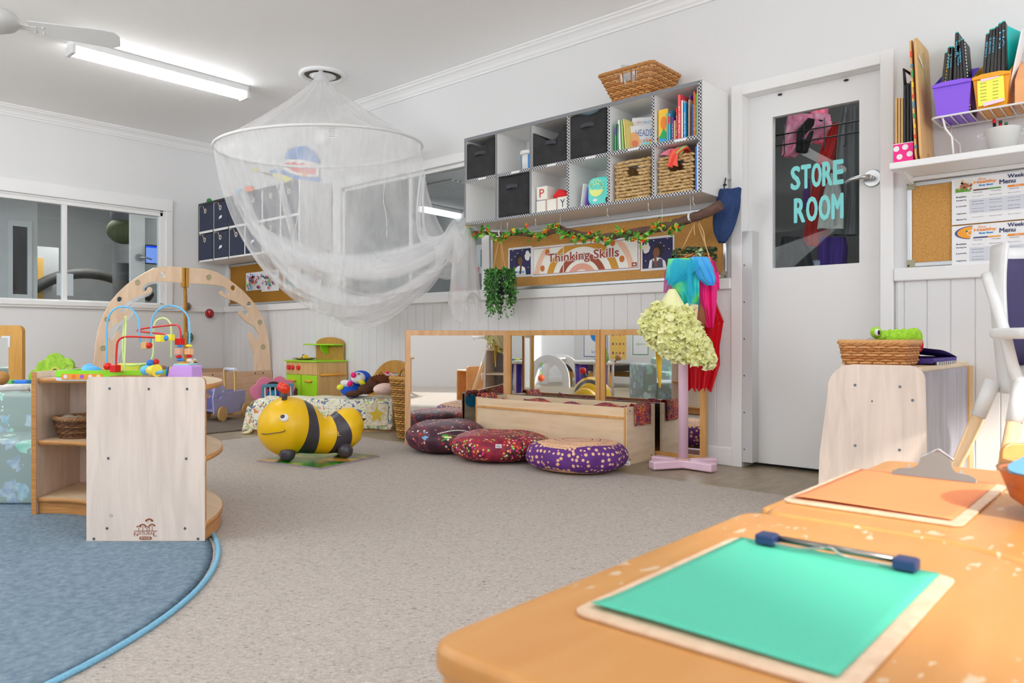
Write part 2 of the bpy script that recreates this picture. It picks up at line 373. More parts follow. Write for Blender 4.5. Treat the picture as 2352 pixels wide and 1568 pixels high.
# window in the left wall
r = sroot('window_1', (2.2, 7.45, 1.03))
mb = MB(TRIM); x0, x1, z0, z1 = 1.15, 3.275, 1.03, 1.955
for a in ((x0 - .075, 7.425, z1 + .0, x1 + .087, 7.4485, z1 + .115), (x1 + .02, 7.43, z0 - .0, x1 + .087, 7.4485, z1), (x0, 7.405, z0 - .035, x1 + .087, 7.4495, z0 + .008)): mb.box(*a)
struct('window_casing', mb, r, bevel=.004)
mb = MB(TRIM)
for a in ((x0, 7.45, z1 - .055, x1, 7.52, z1), (x0, 7.45, z0, x1, 7.52, z0 + .02), (x1 - .03, 7.45, z0, x1 + .018, 7.52, z1), (x0, 7.45, z0, x0 + .03, 7.52, z1), (2.385, 7.455, z0, 2.425, 7.5, z1), (x0, 7.44, z1 - .02, x1, 7.45, z1 - .01)): mb.box(*a)
struct('window_frame', mb, r, bevel=.003)
struct('pane', MB(GLASS).box(x0 + .03, 7.48, z0 + .02, 2.386, 7.484, z1 - .055), r); struct('pane', MB(GLASS).box(2.424, 7.48, z0 + .02, x1 - .03, 7.484, z1 - .055), r)
# window in the right wall
r = sroot('window_2', (3.92, 4.5, 1.036)); y0, y1, z0, z1 = WINR; mb = MB(TRIM)
for a in ((3.895, y0 - .02, z1, 3.9195, y1 + .11, z1 + .07), (3.895, y1, z0, 3.9195, y1 + .11, z1), (3.895, 3.645, z0, 3.9195, y0, z1)): mb.box(*a)
struct('window_casing', mb, r, bevel=.004); mb = MB(TRIM)
for a in ((3.922, y0, z1 - .03, 3.99, y1, z1), (3.922, y0, z0, 3.99, y1, z0 + .02), (3.922, y0, z0, 3.99, y0 + .03, z1), (3.922, y1 - .03, z0, 3.99, y1, z1), (3.93, 4.51, z0, 3.975, 4.55, z1)): mb.box(*a)
struct('window_frame', mb, r, bevel=.003)
struct('pane', MB(GLASS).box(3.95, y0 + .03, z0 + .02, 3.954, 4.511, z1 - .03), r); struct('pane', MB(GLASS).box(3.95, 4.549, z0 + .02, 3.954, y1 - .03, z1 - .03), r)
# store room door
r = sroot('door_1', (3.985, 1.42, 0)); LEAF = M((.62, .62, .625, 1), .4, name='door_paint')
gy0, gy1, gz0, gz1 = 1.183, 1.628, 1.082, 1.90
lo = rect(-.346, .022, .346, 2.0285); fr = ((3.985, 1.4175, 0), (0, -1, 0), (0, 0, 1), (1, 0, 0))
hole = [rect(-(gy1 - 1.4175), gz0, -(gy0 - 1.4175), gz1)]
mb = MB(WHITE).prism(lo, fr, .038, hole); struct('door_leaf', mb, r)
struct('pane', MB(GLASS2).box(4.0, gy0 + .001, gz0 + .001, 4.004, gy1 - .001, gz1 - .001), r)
mb = MB(TRIM)
for a in ((3.922, 1.7642, 0, 4.045, 1.785, 2.05), (3.922, 1.05, 0, 4.045, 1.0708, 2.05), (3.922, 1.05, 2.0292, 4.045, 1.785, 2.05), (3.896, 1.763, 0, 3.9215, 1.824, 2.088), (3.896, 1.002, 0, 3.9215, 1.062, 2.088), (3.896, 1.062, 2.028, 3.9215, 1.763, 2.088)): mb.box(*a)
struct('door_frame', mb, r, bevel=.003)
mb = MB(M((.6, .6, .61, 1), .25)); mb.box(3.9, 1.705, .03, 3.984, 1.762, 1.285)
for k in range(6): mb.use(DARKM).cyl((3.899, 1.75, .1 + .2 * k), (3.8995, 1.75, .1 + .2 * k), .004)
struct('finger_guard', mb, r, bevel=.006)
mb = MB(DARKM); mb.ell((3.98, 1.585, 2.012), (.008, .012, .006)); struct('door_stop', mb, r); mb = MB(DARKM); mb.ell((3.98, 1.245, 2.012), (.008, .012, .006)); struct('door_stop', mb, r)
h = PX(2003, 409, 3.975); mb = MB(M((.55, .55, .55, 1), .28, 1)); mb.cyl((3.984, h.y, h.z), (3.972, h.y, h.z), .044, .040, 28); mb.cyl((3.972, h.y, h.z), (3.93, h.y, h.z), .012)
mb.tube([(3.93, h.y - .004, h.z), (3.928, h.y + .04, h.z + .003), (3.928, h.y + .085, h.z - .002), (3.932, h.y + .115, h.z - .014)], [.012, .0115, .010, .007], 10); struct('door_handle', mb, r)
TURQ = M(c(120, 205, 205), .5)
def ltr(s, bl, tl, br):
    P = [PX(*q, 3.997) for q in (bl, tl, br)]
    mb = MB(TURQ); U = Vector((0, -1, 0)); wdt = P[0].y - P[2].y; hgt = P[1].z - P[0].z
    # tall narrow hand-cut capitals
    n = len(s); cw = wdt / n
    for i, ch in enumerate(s): mb.text(ch, i * cw + cw * .12, 0, cw * .80, hgt, (P[0], U, (0, 0, 1), (-1, 0, 0)), 1, fat=.0045)
    struct('lettering', mb, r)
ltr('STORE', (1815, 436), (1815, 385), (1938, 424)); ltr('ROOM', (1822, 511), (1822, 458), (1938, 501))
# store room behind the door
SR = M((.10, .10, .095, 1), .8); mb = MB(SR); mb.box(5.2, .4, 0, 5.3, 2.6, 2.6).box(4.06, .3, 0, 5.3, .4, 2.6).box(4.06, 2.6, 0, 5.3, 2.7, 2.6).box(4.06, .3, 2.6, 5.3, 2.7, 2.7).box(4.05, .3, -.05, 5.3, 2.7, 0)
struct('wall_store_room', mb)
light('store_room_lamp', 'AREA', (4.35, 1.4, 2.5), (.1, 0, -1), 9, .6)
def blob_prism(name, pts, x, th, mt, label, cat, group=None, bev=.03, parent=None):
    P = [PX(a, q, x) for a, q in pts]; mb = MB(mt); mb.prism([(-p.y, p.z) for p in P], ((x, 0, 0), (0, -1, 0), (0, 0, 1), (1, 0, 0)), th)
    o = obj(name, mb, parent, bevel=bev, segs=4)
    if parent is None: tag(o, label, cat, group)
    return o
def garment(name, outline, x, th, mt, label, cat, nf=5, seed=0):
    """hanging cloth: outline rows [(yTopPx, xl, xr)...] in photo rows at the plane x; folds run down it"""
    rows = [(PX(xl, y, x), PX(xr, y, x)) for y, xl, xr in outline]
    def f(u, v, side):
        t = v * (len(rows) - 1); i = min(int(t), len(rows) - 2); k = t - i
        a = rows[i][0].lerp(rows[i + 1][0], k); q = rows[i][1].lerp(rows[i + 1][1], k); p = a.lerp(q, u)
        wv = math.sin(u * PI * nf + seed + v * 1.3) * .018 + math.sin(u * PI * nf * 2.3 + seed * 2) * .007
        bul = math.sqrt(max(0, 1 - (2 * u - 1) ** 2)) * th / 2
        return p + Vector((wv - side * bul, 0, 0))
    mb = MB(mt); mb.grid(lambda u, v: f(u, v, 1), 28, 14); mb.grid(lambda u, v: f(1 - u, v, -1), 28, 14)
    return tag(obj(name, mb), label, cat)
garment('fleece_jacket', [(262, 1806, 1905), (290, 1800, 1910), (330, 1795, 1860), (360, 1797, 1825)], 4.25, .05, noisy(c(240, 170, 190), c(215, 110, 150), 30, .9, 'pink_fleece'), 'pink and white fleece garment hanging at the top left behind the door glass', 'clothes', 4, 1)
garment('pink_cloth', [(250, 1860, 1905), (290, 1865, 1900), (330, 1870, 1895)], 4.3, .05, M(c(235, 120, 150), .9), 'small bright pink cloth hanging from the wire rack behind the door glass', 'clothes', 3, 2)
garment('black_coat', [(275, 1852, 1890), (300, 1832, 1870), (350, 1830, 1855)], 4.22, .05, M(c(25, 24, 26), .9), 'black coat sleeve hanging behind the door glass', 'clothes', 2, 3)
garment('red_coat', [(285, 1918, 1932), (340, 1888, 1930), (400, 1872, 1905), (470, 1860, 1888), (565, 1842, 1895)], 4.3, .06, M(c(190, 30, 30), .8), 'long red coat hanging behind the door lettering', 'clothes', 5, 4)
garment('red_coat', [(500, 1862, 1905), (565, 1862, 1905)], 4.36, .06, M(c(200, 20, 26), .8), 'lower red cloth hanging beside the long red coat behind the glass', 'clothes', 5, 4)
garment('grey_coat', [(248, 1938, 1972), (300, 1928, 1972), (370, 1922, 1972), (440, 1935, 1974), (540, 1905, 1976)], 4.28, .09, M(c(112, 112, 114), .9), 'grey coat hanging at the right behind the door glass', 'clothes', 4, 5)
garment('drawstring_bag', [(400, 1908, 1918), (430, 1895, 1930), (480, 1882, 1940), (525, 1875, 1940)], 4.2, .05, M(c(205, 205, 202), .8), 'white drawstring cloth bag hanging behind the door lettering', 'bag', 5, 6)
garment('purple_cloth', [(410, 1846, 1858), (450, 1842, 1858), (480, 1846, 1854)], 4.27, .03, M(c(80, 40, 130), .8), 'narrow purple cloth hanging left of the red coat behind the glass', 'clothes', 2, 7)
garment('purple_bag', [(545, 1885, 1945), (570, 1878, 1950), (612, 1880, 1945)], 4.3, .1, M(c(66, 30, 130), .8), 'purple bag low down behind the door glass', 'bag', 3, 8)
garment('black_bag', [(545, 1795, 1845), (575, 1790, 1862), (612, 1780, 1870)], 4.25, .1, M(c(16, 16, 18), .6), 'black bag with red piping low down behind the door glass', 'bag', 3, 8)
t = thing('wire_rack', 'black wire rack with hooks across the top of the door glass', 'rack', (4.18, 1.4, 1.8)); mb = MB(M(c(30, 30, 32), .4, .5))
for z in (1.79, 1.85): mb.tube([(4.18, 1.15, z), (4.18, 1.72, z)], .004, 6)
for k in range(5): mb.tube([(4.18, 1.2 + k * .11, 1.9), (4.18, 1.2 + k * .11, 1.74), (4.15, 1.2 + k * .11, 1.72)], .003, 6)
obj('grid_frame', mb, t)
tag(obj('plastic_tub', MB(M(c(120, 130, 150), .25)).box(4.25, 1.44, 1.02, 4.4, 1.60, 1.14), bevel=.01), 'grey plastic tub at the bottom left behind the door glass', 'tub')

# ---------------------------------------------------------------- the room beyond the left window
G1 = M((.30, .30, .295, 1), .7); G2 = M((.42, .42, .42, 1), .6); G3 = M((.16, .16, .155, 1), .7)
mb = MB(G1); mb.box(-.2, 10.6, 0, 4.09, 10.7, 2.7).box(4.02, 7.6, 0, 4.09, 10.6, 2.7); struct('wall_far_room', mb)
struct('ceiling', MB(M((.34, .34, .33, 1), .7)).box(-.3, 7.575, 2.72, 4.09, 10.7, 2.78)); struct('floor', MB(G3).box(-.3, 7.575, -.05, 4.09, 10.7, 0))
mb = MB(M((.62, .62, .62, 1), .5)); a = PY(-10, 600, 8.5); q = PY(86, 600, 8.5); mb.box(a.x - .8, 8.5, 0, q.x, 8.62, 2.7); struct('wall_partition', mb)
r = sroot('window_3', (q.x - .3, 8.49, 1)); p0 = PY(18, 690, 8.49); p1 = PY(72, 510, 8.49); mb = MB(M((.7, .7, .7, 1), .4))
p2 = PY(28, 675, 8.49); p3 = PY(62, 522, 8.49)
mb.prism(rect(p0.x, p0.z, p1.x, p1.z), ((0, 8.47, 0), (1, 0, 0), (0, 0, 1), (0, 1, 0)), .03, [rect(p2.x, p2.z, p3.x, p3.z)]); struct('window_frame', mb, r)
struct('pane', MB(M((.06, .06, .06, 1), .1)).box(p2.x, 8.49, p2.z, p3.x, 8.499, p3.z), r)
r = sroot('door_2', (q.x + .3, 9.3, 0)); p0 = PY(86, 565, 9.3); p1 = PY(135, 690, 9.3); mb = MB(M((.55, .55, .55, 1), .5)); mb.box(p0.x - .3, 9.3, 0, p1.x, 9.34, p0.z); struct('door_leaf', mb, r)
p2 = PY(86, 592, 9.29); p3 = PY(100, 700, 9.29); mb = MB(M(c(215, 170, 90), .6)); mb.box(p2.x - .2, 9.285, p3.z, p3.x, 9.299, p2.z); mb.use(M(c(60, 105, 75), .6)).box(p2.x - .15, 9.28, p2.z - .42, p3.x - .06, 9.286, p2.z - .08); struct('door_panel', mb, r)
h = PY(113, 650, 9.28); mb = MB(STEEL); mb.cyl((h.x, 9.299, h.z), (h.x, 9.285, h.z), .045); mb.tube([(h.x, 9.28, h.z), (h.x - .12, 9.26, h.z)], .012); struct('door_handle', mb, r)
p = PY(255, 452, 8.4); mb = MB(M((.75, .85, 1, 1), .5, emit=2.2)); mb.cyl((3.1, 8.9, 2.70), (3.1, 8.9, 2.64), .27, .22, 40)
tag(obj('ceiling_light', mb), 'round blue-white ceiling light seen through the left window', 'light')
light('far_room_glow', 'AREA', (3.1, 8.9, 2.6), (0, 0, -1), 42, .5, color=(1, .98, .96))
r = sroot('door_3', (3.5, 7.95, 0)); A = PY(300, 470, 7.95); B = PY(374, 690, 7.95); g0 = PY(333, 500, 7.95)
fr = ((0, 7.95, 0), (1, 0, 0), (0, 0, 1), (0, 1, 0)); mb = MB(M((.86, .86, .85, 1), .4)); mb.prism(rect(A.x, .02, 4.0, 2.03), fr, .04, [rect(g0.x, 1.0, min(B.x + .1, 3.9), g0.z)]); struct('door_leaf', mb, r)
struct('pane', MB(glassmat((.75, .77, .77, 1))).box(g0.x, 7.965, 1.0, 3.9, 7.97, g0.z), r)
h = PY(319, 591, 7.94); mb = MB(STEEL); mb.cyl((h.x, 7.949, h.z), (h.x, 7.93, h.z), .036); mb.tube([(h.x, 7.91, h.z), (h.x + .05, 7.90, h.z), (h.x + .11, 7.905, h.z - .015)], .011); struct('door_handle', mb, r)
p = PY(334, 561, 7.9); q = PY(366, 608, 7.9); t = thing('tablet', 'blue-screened tablet on the glass of the far door beyond the left window', 'tablet', ((p.x + q.x) / 2, 7.9, q.z))
obj('tablet_body', MB(BLACK).box(p.x, 7.9, q.z, q.x, 7.91, p.z), t, bevel=.004); mb = MB(M(c(120, 150, 235), .3, emit=.5)); mb.box(p.x + .005, 7.8985, q.z + .012, q.x - .005, 7.8995, p.z - .03); mb.use(M(c(20, 70, 220), .3, emit=.7)).box(p.x + .005, 7.8985, p.z - .03, q.x - .005, 7.8995, p.z - .012); obj('screen', mb, t)
mb = MB(M(c(60, 60, 60), .8)); p = PY(285, 480, 8.4); mb.tube([(p.x, 8.4, 0), (p.x, 8.4, 1.5)], .11, 20); mb.use(M(c(70, 74, 45), .8)).ell((p.x, 8.4, 1.85), (.17, .17, .14)); mb.use(M(c(80, 80, 84), .8)).ell((p.x, 8.4, 2.02), (.13, .13, .14))
tag(obj('garden_umbrella', mb), 'dark rounded column with an olive band beside the far door beyond the window', 'column')
mb = MB(M(c(60, 58, 55), .6)); mb.tube(spline([(2.35, 9.2, 1.0), (2.9, 9.2, 1.38), (3.4, 9.2, 1.42), (3.9, 9.2, 1.2)], 6), .06, 12); tag(obj('play_arch', mb), 'dark curved arch deep in the room beyond the left window', 'arch')
p = PY(138, 655, 8.3); tag(obj('notice', MB(PAPER).box(p.x - .03, 8.3, p.z - .1, p.x + .12, 8.304, p.z + .12)), 'white and red notice near the middle bar beyond the left window', 'notice')

# ---------------------------------------------------------------- the room beyond the right window
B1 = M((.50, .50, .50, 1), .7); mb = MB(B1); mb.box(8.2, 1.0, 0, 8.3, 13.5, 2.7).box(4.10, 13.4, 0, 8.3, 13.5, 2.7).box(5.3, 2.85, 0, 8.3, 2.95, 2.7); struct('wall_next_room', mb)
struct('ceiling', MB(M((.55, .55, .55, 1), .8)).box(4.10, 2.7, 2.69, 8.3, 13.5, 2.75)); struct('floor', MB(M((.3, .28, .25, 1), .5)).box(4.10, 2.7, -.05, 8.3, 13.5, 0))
mb = MB(M((.97, .98, 1, 1), .4, emit=3.0)); p = PX(975, 483, 5.9)
A = PD(968, 482, 7.6); B = PD(1085, 500, 7.6)
A = PZ(965, 480, 2.60); B = PZ(1110, 508, 2.60); t = thing('tube_light', 'long tube light on the ceiling of the room beyond the right window', 'light', (A + B) / 2)
obj('diffuser', MB(M((.97, .98, 1, 1), .4, emit=3.0)).beam(A, B, (.0, .12, 0), (0, 0, .06)), t, bevel=.01); obj('batten', MB(TRIM).beam(A + Vector((0, 0, .06)), B + Vector((0, 0, .06)), (0, .14, 0), (0, 0, .05)), t)
p = PZ(1040, 425, 2.685); mb = MB(M((.6, .6, .6, 1), .5))
for k in range(7): mb.box(p.x - .25 + k * .08, p.y - .25, 2.665, p.x - .21 + k * .08, p.y + .25, 2.685)
tag(obj('ceiling_vent', mb), 'slatted air vent in the ceiling beyond the right window', 'vent')
light('next_room_side_fill', 'AREA', (8.1, 5.6, 1.5), (-1, .2, .3), 35, 2.5, 1.6)  # added fill light before a solid wall, brightens the room beyond the glass
light('next_room_fill', 'POINT', (5.6, 5.4, 2.1), (0, 0, -1), 18)  # added point light to lift the next room; no fitting hangs here
p = PX(1098, 600, 4.15); mb = MB(PAPER); mb.box(4.15, p.y - .06, 1.2, 4.153, p.y + .02, 1.42); mb.use(M(c(200, 60, 90), .6)).box(4.147, p.y - .01, 1.2, 4.15, p.y + .02, 1.25); mb.use(M(c(40, 130, 150), .6)).box(4.147, p.y - .05, 1.25, 4.15, p.y - .03, 1.38)
tag(obj('small_poster', mb), 'small white poster with pink and teal marks beyond the window edge', 'poster')
for i, (px, cc, lab) in enumerate(((973, c(200, 90, 70), 'round red toy on the sill beyond the right window'), (1046, c(200, 40, 50), 'red box on the sill beyond the right window'), (1057, c(150, 40, 50), 'dark red box on the sill beyond the window, by the hanging net tail'))):
    p = PX(px, 668, 4.3); mb = MB(M(cc, .5))
    if i == 0: mb.cyl((4.3, p.y, 1.04), (4.33, p.y, 1.04), .045)
    else: mb.box(4.3, p.y - .03, 1.0, 4.36, p.y + .02, 1.16 - .03 * i)
    tag(obj('toy', mb), lab, 'toy')
tag(obj('window_ledge', MB(TRIM).box(4.045, 3.7, .98, 4.4, 5.5, .9995)), 'white ledge under the window in the next room', 'ledge')

# ---------------------------------------------------------------- ceiling fittings
def tube_lamp(x0, x1, y, lab):
    t = thing('tube_light', lab, 'light', ((x0 + x1) / 2, y, 2.60), 'tube lights on the ceiling')
    obj('batten', MB(M((.78, .78, .78, 1), .4)).box(x0 + .01, y - .06, 2.645, x1 - .01, y + .06, 2.6895), t, bevel=.004)
    obj('diffuser', MB(M((1, 1, 1, 1), .4, emit=19.0)).prism([(-.055, 0), (.055, 0), (.05, -.035), (.03, -.05), (-.03, -.05), (-.05, -.035)], ((x0 + .03, y, 2.645), (0, 1, 0), (0, 0, 1), (1, 0, 0)), x1 - x0 - .06), t)
    for xx in (x0, x1 - .03): obj('end_cap', MB(M((.7, .7, .7, 1), .4)).box(xx, y - .062, 2.59, xx + .03, y + .062, 2.65), t, bevel=.008)
    return t
tube_lamp(1.80, 3.08, 5.52, 'tube light on the ceiling left of the net canopy, under the fan blade'); tube_lamp(-.95, .30, 2.84, 'tube light overhead near the viewer, mirrored in the door glass')
tube_lamp(.2, 1.4, .4, 'tube light on the ceiling above the tables'); tube_lamp(-.95, .30, 5.5, 'tube light on the ceiling at the far left, out past the fan')
t = thing('ceiling_fan', 'white ceiling fan at the top left, one blade reaching towards the tube light', 'fan', (1.17, 4.70, 2.36)); FAN = M((.66, .66, .66, 1), .35)
obj('canopy', MB(FAN).lathe([(.0, .33), (.06, .33), (.055, .27), (.018, .26), (.018, .1), (.0, .1)], (1.17, 4.70, 2.36), 24), t)
obj('motor', MB(FAN).lathe([(.0, -.02), (.07, -.018), (.105, -.002), (.125, .02), (.125, .045), (.11, .07), (.07, .09), (0, .1)], (1.17, 4.70, 2.36), 36), t)
for k, a in enumerate((-.42, -.42 + 2.094, -.42 + 4.188)):
    R = Matrix.Translation((1.17, 4.70, 2.36)) @ Matrix.Rotation(a, 4, 'Z') @ Matrix.Rotation(-.42, 4, 'X')
    mb = MB(FAN).at(R); mb.prism([(.16, -.05), (.5, -.065), (.57, -.06), (.60, -.03), (.60, .04), (.56, .062), (.16, .045)], ((0, 0, .02), (1, 0, 0), (0, 1, 0), (0, 0, 1)), .006); mb.beam((.1, 0, .022), (.2, 0, .022), (0, .035, 0), (0, 0, .008))
    for q in ((.19, .02), (.23, -.02), (.23, .02)): mb.ell((q[0], q[1], .017), .005, 8, 6)
    obj('blade', mb, t, bevel=.002)
t = thing('ceiling_vent', 'round white ceiling vent above the net canopy', 'vent', (3.30, 4.80, 2.66))
obj('vent_ring', MB(TRIM).lathe([(.17, .03), (.175, .015), (.15, .005), (.135, .02), (.135, .028)], (3.30, 4.80, 2.66), 40), t); obj('vent_hole', MB(M(c(90, 82, 70), .8)).cyl((3.30, 4.80, 2.682), (3.30, 4.80, 2.6885), .135, n=40), t)
obj('vent_plate', MB(TRIM).lathe([(.0, .0), (.06, .002), (.10, .012), (.0, .022)], (3.30, 4.80, 2.66), 36), t)
# ---------------------------------------------------------------- wicker
def wicker(mb, z0, z1, b0, b1, mats, rows=12, stakes=30, sr=.0035, wr=.0045, holes=None, rnd=.03, amp=.0035):
    """woven wall between two rounded rectangles b0 (at z0) and b1 (at z1): (x0,y0,x1,y1)"""
    def ring(t):
        q = [b0[i] + (b1[i] - b0[i]) * t for i in range(4)]; pts = rrect(*q, rnd, 4)
        per = []; n = len(pts)
        L_ = [0]
        for i in range(n): L_.append(L_[-1] + math.dist(pts[i], pts[(i + 1) % n]))
        def at(s):
            s = (s % 1) * L_[-1]
            for i in range(n):
                if s <= L_[i + 1]:
                    k = (s - L_[i]) / max(1e-9, L_[i + 1] - L_[i]); a, c2 = pts[i], pts[(i + 1) % n]
                    p = Vector((a[0] + (c2[0] - a[0]) * k, a[1] + (c2[1] - a[1]) * k)); d = Vector((c2[0] - a[0], c2[1] - a[1])).normalized(); return p, Vector((d.y, -d.x))
            return Vector(pts[0]), Vector((1, 0))
        return at
    stakes += stakes % 2
    for r in range(rows):
        t = (r + .5) / rows; at = ring(t); pts = []; z = z0 + (z1 - z0) * t; m = stakes * 3; mb.use(mats[r % len(mats)])
        for i in range(m):
            s = i / m; p, nn = at(s); o = amp * math.cos(PI * s * stakes + (r % 2) * PI)
            pts.append((p.x + nn.x * o, p.y + nn.y * o, z + random.uniform(-.0012, .0012)))
        if holes:
            run = []
            for q in pts + pts[:1]:
                inside = any(h[0] < q[0] < h[1] and h[2] < q[1] < h[3] and h[4] < q[2] < h[5] for h in holes)
                if inside:
                    if len(run) > 1: mb.tube(run, wr, 5)
                    run = []
                else: run.append(q)
            if len(run) > 1: mb.tube(run, wr, 5)
        else: mb.tube(pts, wr, 5, True)
    mb.use(mats[-1]); a0, a1 = ring(0), ring(1)
    for k in range(stakes):
        p, _ = a0(k / stakes); q, _ = a1(k / stakes)
        if holes and any(h[0] < q.x < h[1] and h[2] < q.y < h[3] for h in holes) and k % 2: continue
        mb.tube([(p.x, p.y, z0), (q.x, q.y, z1)], sr, 4)
    return ring
def rim(mb, ring, t, z, r, mt, waves=0):
    mb.use(mt)
    for ph in (0, PI * 2 / 3, PI * 4 / 3):
        pts = []
        for i in range(96):
            p, nn = ring(t)(i / 96); o = r * .8
            pts.append((p.x + nn.x * o * math.cos(i * .9 + ph), p.y + nn.y * o * math.cos(i * .9 + ph), z + o * math.sin(i * .9 + ph)))
        mb.tube(pts, r, 5, True)
WK = [M(c(178, 124, 66), .5), M(c(196, 142, 84), .5), M(c(156, 102, 48), .5)]; WKL = [M(c(202, 150, 96), .5), M(c(186, 130, 76), .5), M(c(168, 108, 56), .5)]
WKD = [M(c(110, 72, 46), .5), M(c(86, 54, 36), .55), M(c(128, 90, 56), .5)]
# ---------------------------------------------------------------- cube shelves on the right wall
def tape(name='gingham_tape', dark=c(34, 34, 38), lightc=c(190, 190, 195), sc=90):
    m, nt, b = mat(name); ch = N(nt, 'TexChecker'); ch.inputs['Scale'].default_value = sc; ch.inputs[1].default_value = dark; ch.inputs[2].default_value = lightc
    L(nt, coords(nt), ch.inputs[0]); L(nt, ch.outputs[0], b.inputs['Base Color']); b.inputs['Roughness'].default_value = .5; return m
TAPE = tape(sc=110); TAPEG = M(c(120, 122, 126), .6)
def cubes(name, lab, xf, ya, yb, z0, z1, n, tape_mat, top_mat, side=.012):
    t = thing(name, lab, 'shelf', (3.75, (ya + yb) / 2, z0)); W2 = M((.82, .82, .81, 1), .5)
    zm = (z0 + z1) / 2; th = .008
    mb = MB(W2); mb.box(xf + .0002, ya + .0002, z0, 3.9075, yb - .0002, z0 + 2 * th); mb.box(xf, ya, z1 - 2 * th, 3.9075, yb, z1); mb.box(xf + .0003, ya + .0004, z0 + 2 * th, 3.907, ya + .014, z1 - 2 * th); mb.box(xf + .0003, yb - .014, z0 + 2 * th, 3.907, yb - .0004, z1 - 2 * th); obj('carcass', mb, t)
    obj('back_board', MB(W2).box(3.895, ya + .002, z0 + .002, 3.9079, yb - .002, z1 - .002), t)
    obj('shelf_board', MB(W2).box(xf, ya + .014, zm - th, 3.895, yb - .014, zm + th), t)
    for k in range(1, n):
        y = ya + (yb - ya) * k / n
        obj('divider', MB(W2).box(xf, y - .007, z0 + .016, 3.895, y + .007, z1 - .016), t)
    e = xf - .0012
    mb = MB(tape_mat); mb.box(e, ya, zm - .011, xf, yb, zm + .011); mb.box(e, ya, z0 - .001, xf, yb, z0 + .016)
    mb.box(e - .0006, ya, z0, xf, ya + .02, z1)
    mb.use(top_mat).box(e - .0004, ya, z1 - .02, xf, yb, z1 + .001); mb.box(e - .0005, yb - .014, z0, xf, yb, z1)
    for k in range(1, n):
        y = ya + (yb - ya) * k / n; mb.use(tape_mat if k <= 3 else top_mat).box(e - .0003, y - .008, z0, xf, y + .008, z1)
    obj('edge_tape', mb, t)
    return t
YA, YB, ZA, ZB, XF = 1.846, 3.597, 1.468, 2.052, 3.60; CW_ = (YB - YA) / 6
un = cubes('cube_shelf', 'white twelve-cube wall shelf edged with black and white gingham tape', XF, YA, YB, ZA, ZB, 6, TAPE, TAPEG)
mb = MB(M((.85, .85, .83, 1), .5))
LSM = M((.85, .85, .83, 1), .5)
for k in range(6): y = YB - (k + .55) * CW_; obj('label_strip', MB(LSM).box(XF - .003, y - .04, 1.754, XF - .0015, y + .03, 1.766), un)
def col(k): return YB - k * CW_ - CW_ + .012, YB - k * CW_ - .012       # y range of column k counted from the left
ZT, ZL = 1.7695, 1.485
FB = noisy(c(46, 46, 48), c(34, 34, 36), 12, .85, 'black_felt', .006, s=.7)
def fabric_bin(k, z, h, dent, lab, group, x=XF + .004, mt=FB, hmt=None, side=0):
    y0, y1 = col(k) if side == 0 else side; y0 += .006; y1 -= .006; hmt = hmt or M(c(58, 58, 66), .7)
    t = thing('fabric_bin', lab, 'storage bin', ((x + 3.85) / 2, (y0 + y1) / 2, z), group)
    sd = k * 1.7
    def f(u, v):   # front: v up, u across
        sag = dent * math.exp(-((u - .45) / .28) ** 2) * v ** 3
        return Vector((x + .004 + .012 * math.sin(u * 7 + sd) * v * (dent * 12) + .03 * dent / .06 * v * math.exp(-((u - .5) / .3) ** 2), y1 + (y0 - y1) * u, z + v * h - sag + .004 * math.sin(u * 9 + sd) * v))
    mb = MB(mt); mb.grid(f, 16, 12)
    xb = 3.865
    mb.grid(lambda u, v: Vector((f(0, v).x + (xb - f(0, v).x) * u, y1, f(0, v).z * (1 - u) + (z + v * h * .93) * u)), 6, 4); mb.grid(lambda u, v: Vector((f(1, v).x + (xb - f(1, v).x) * u, y0, f(1, v).z * (1 - u) + (z + v * h * .93) * u)), 6, 4)
    mb.box(xb - .003, y0, z, xb, y1, z + h * .9); mb.box(x + .01, y0, z, xb, y1, z + .004); bb = obj('bin_body', mb, t, solid=.004)
    p = f(.45, .72); mb = MB(hmt); mb.grid(lambda u, v: Vector((p.x - .006 - .012 * math.sin(u * PI), p.y + .05 - .10 * u, p.z + (v - .5) * .026 + .004 * math.sin(u * PI))), 8, 2); obj('handle', mb, bb, solid=.003)
    return t
BG = 'black fabric bins in the right cube shelf'
fabric_bin(0, ZT, .245, .03, 'black fabric bin at the left end of the top row of cubes', BG); fabric_bin(2, ZT, .22, .07, 'crumpled black fabric bin with sagging top, third cube of the top row', BG)
fabric_bin(3, ZT, .262, .015, 'full black fabric bin with papers on top, fourth cube of the top row', BG); fabric_bin(1, ZL, .265, .01, 'black fabric bin alone in the bottom row of cubes', BG)
mb = MB(M(c(160, 200, 220), .5)); y0, y1 = col(3); mb.grid(lambda u, v: Vector((3.63 + .2 * u, y1 - .06 - .15 * v, 2.028 - .012 * abs(u - .5) + .004 * math.sin(9 * v))), 6, 6); tag(obj('paper_stack', mb, solid=.003), 'crumpled pale blue papers on top of the full black bin', 'papers')
y0, y1 = col(1); t = thing('plastic_tub', 'white lidded plastic tub with blue stripes in the top row of cubes', 'tub', (3.72, y0 + .075, ZT)); cy = y0 + .068
obj('tub_body', MB(M((.8, .82, .83, 1), .35)).lathe([(0, 0), (.052, 0), (.058, .12), (0, .12)], (3.69, cy, ZT), 28), t)
obj('lid', MB(M((.84, .84, .84, 1), .35)).lathe([(.060, .105), (.065, .107), (.065, .128), (.0, .130)], (3.69, cy, ZT), 28), t)
for a in (2.35, 3.6):
    mb = MB(M(c(40, 130, 200), .5)); mb.grid(lambda u, v: Vector((3.69 + (.0565 + .004 * v) * math.cos(a + .25 * u), cy + (.0565 + .004 * v) * math.sin(a + .25 * u), ZT + .01 + .09 * v)), 3, 1); obj('tub_label', mb, t)
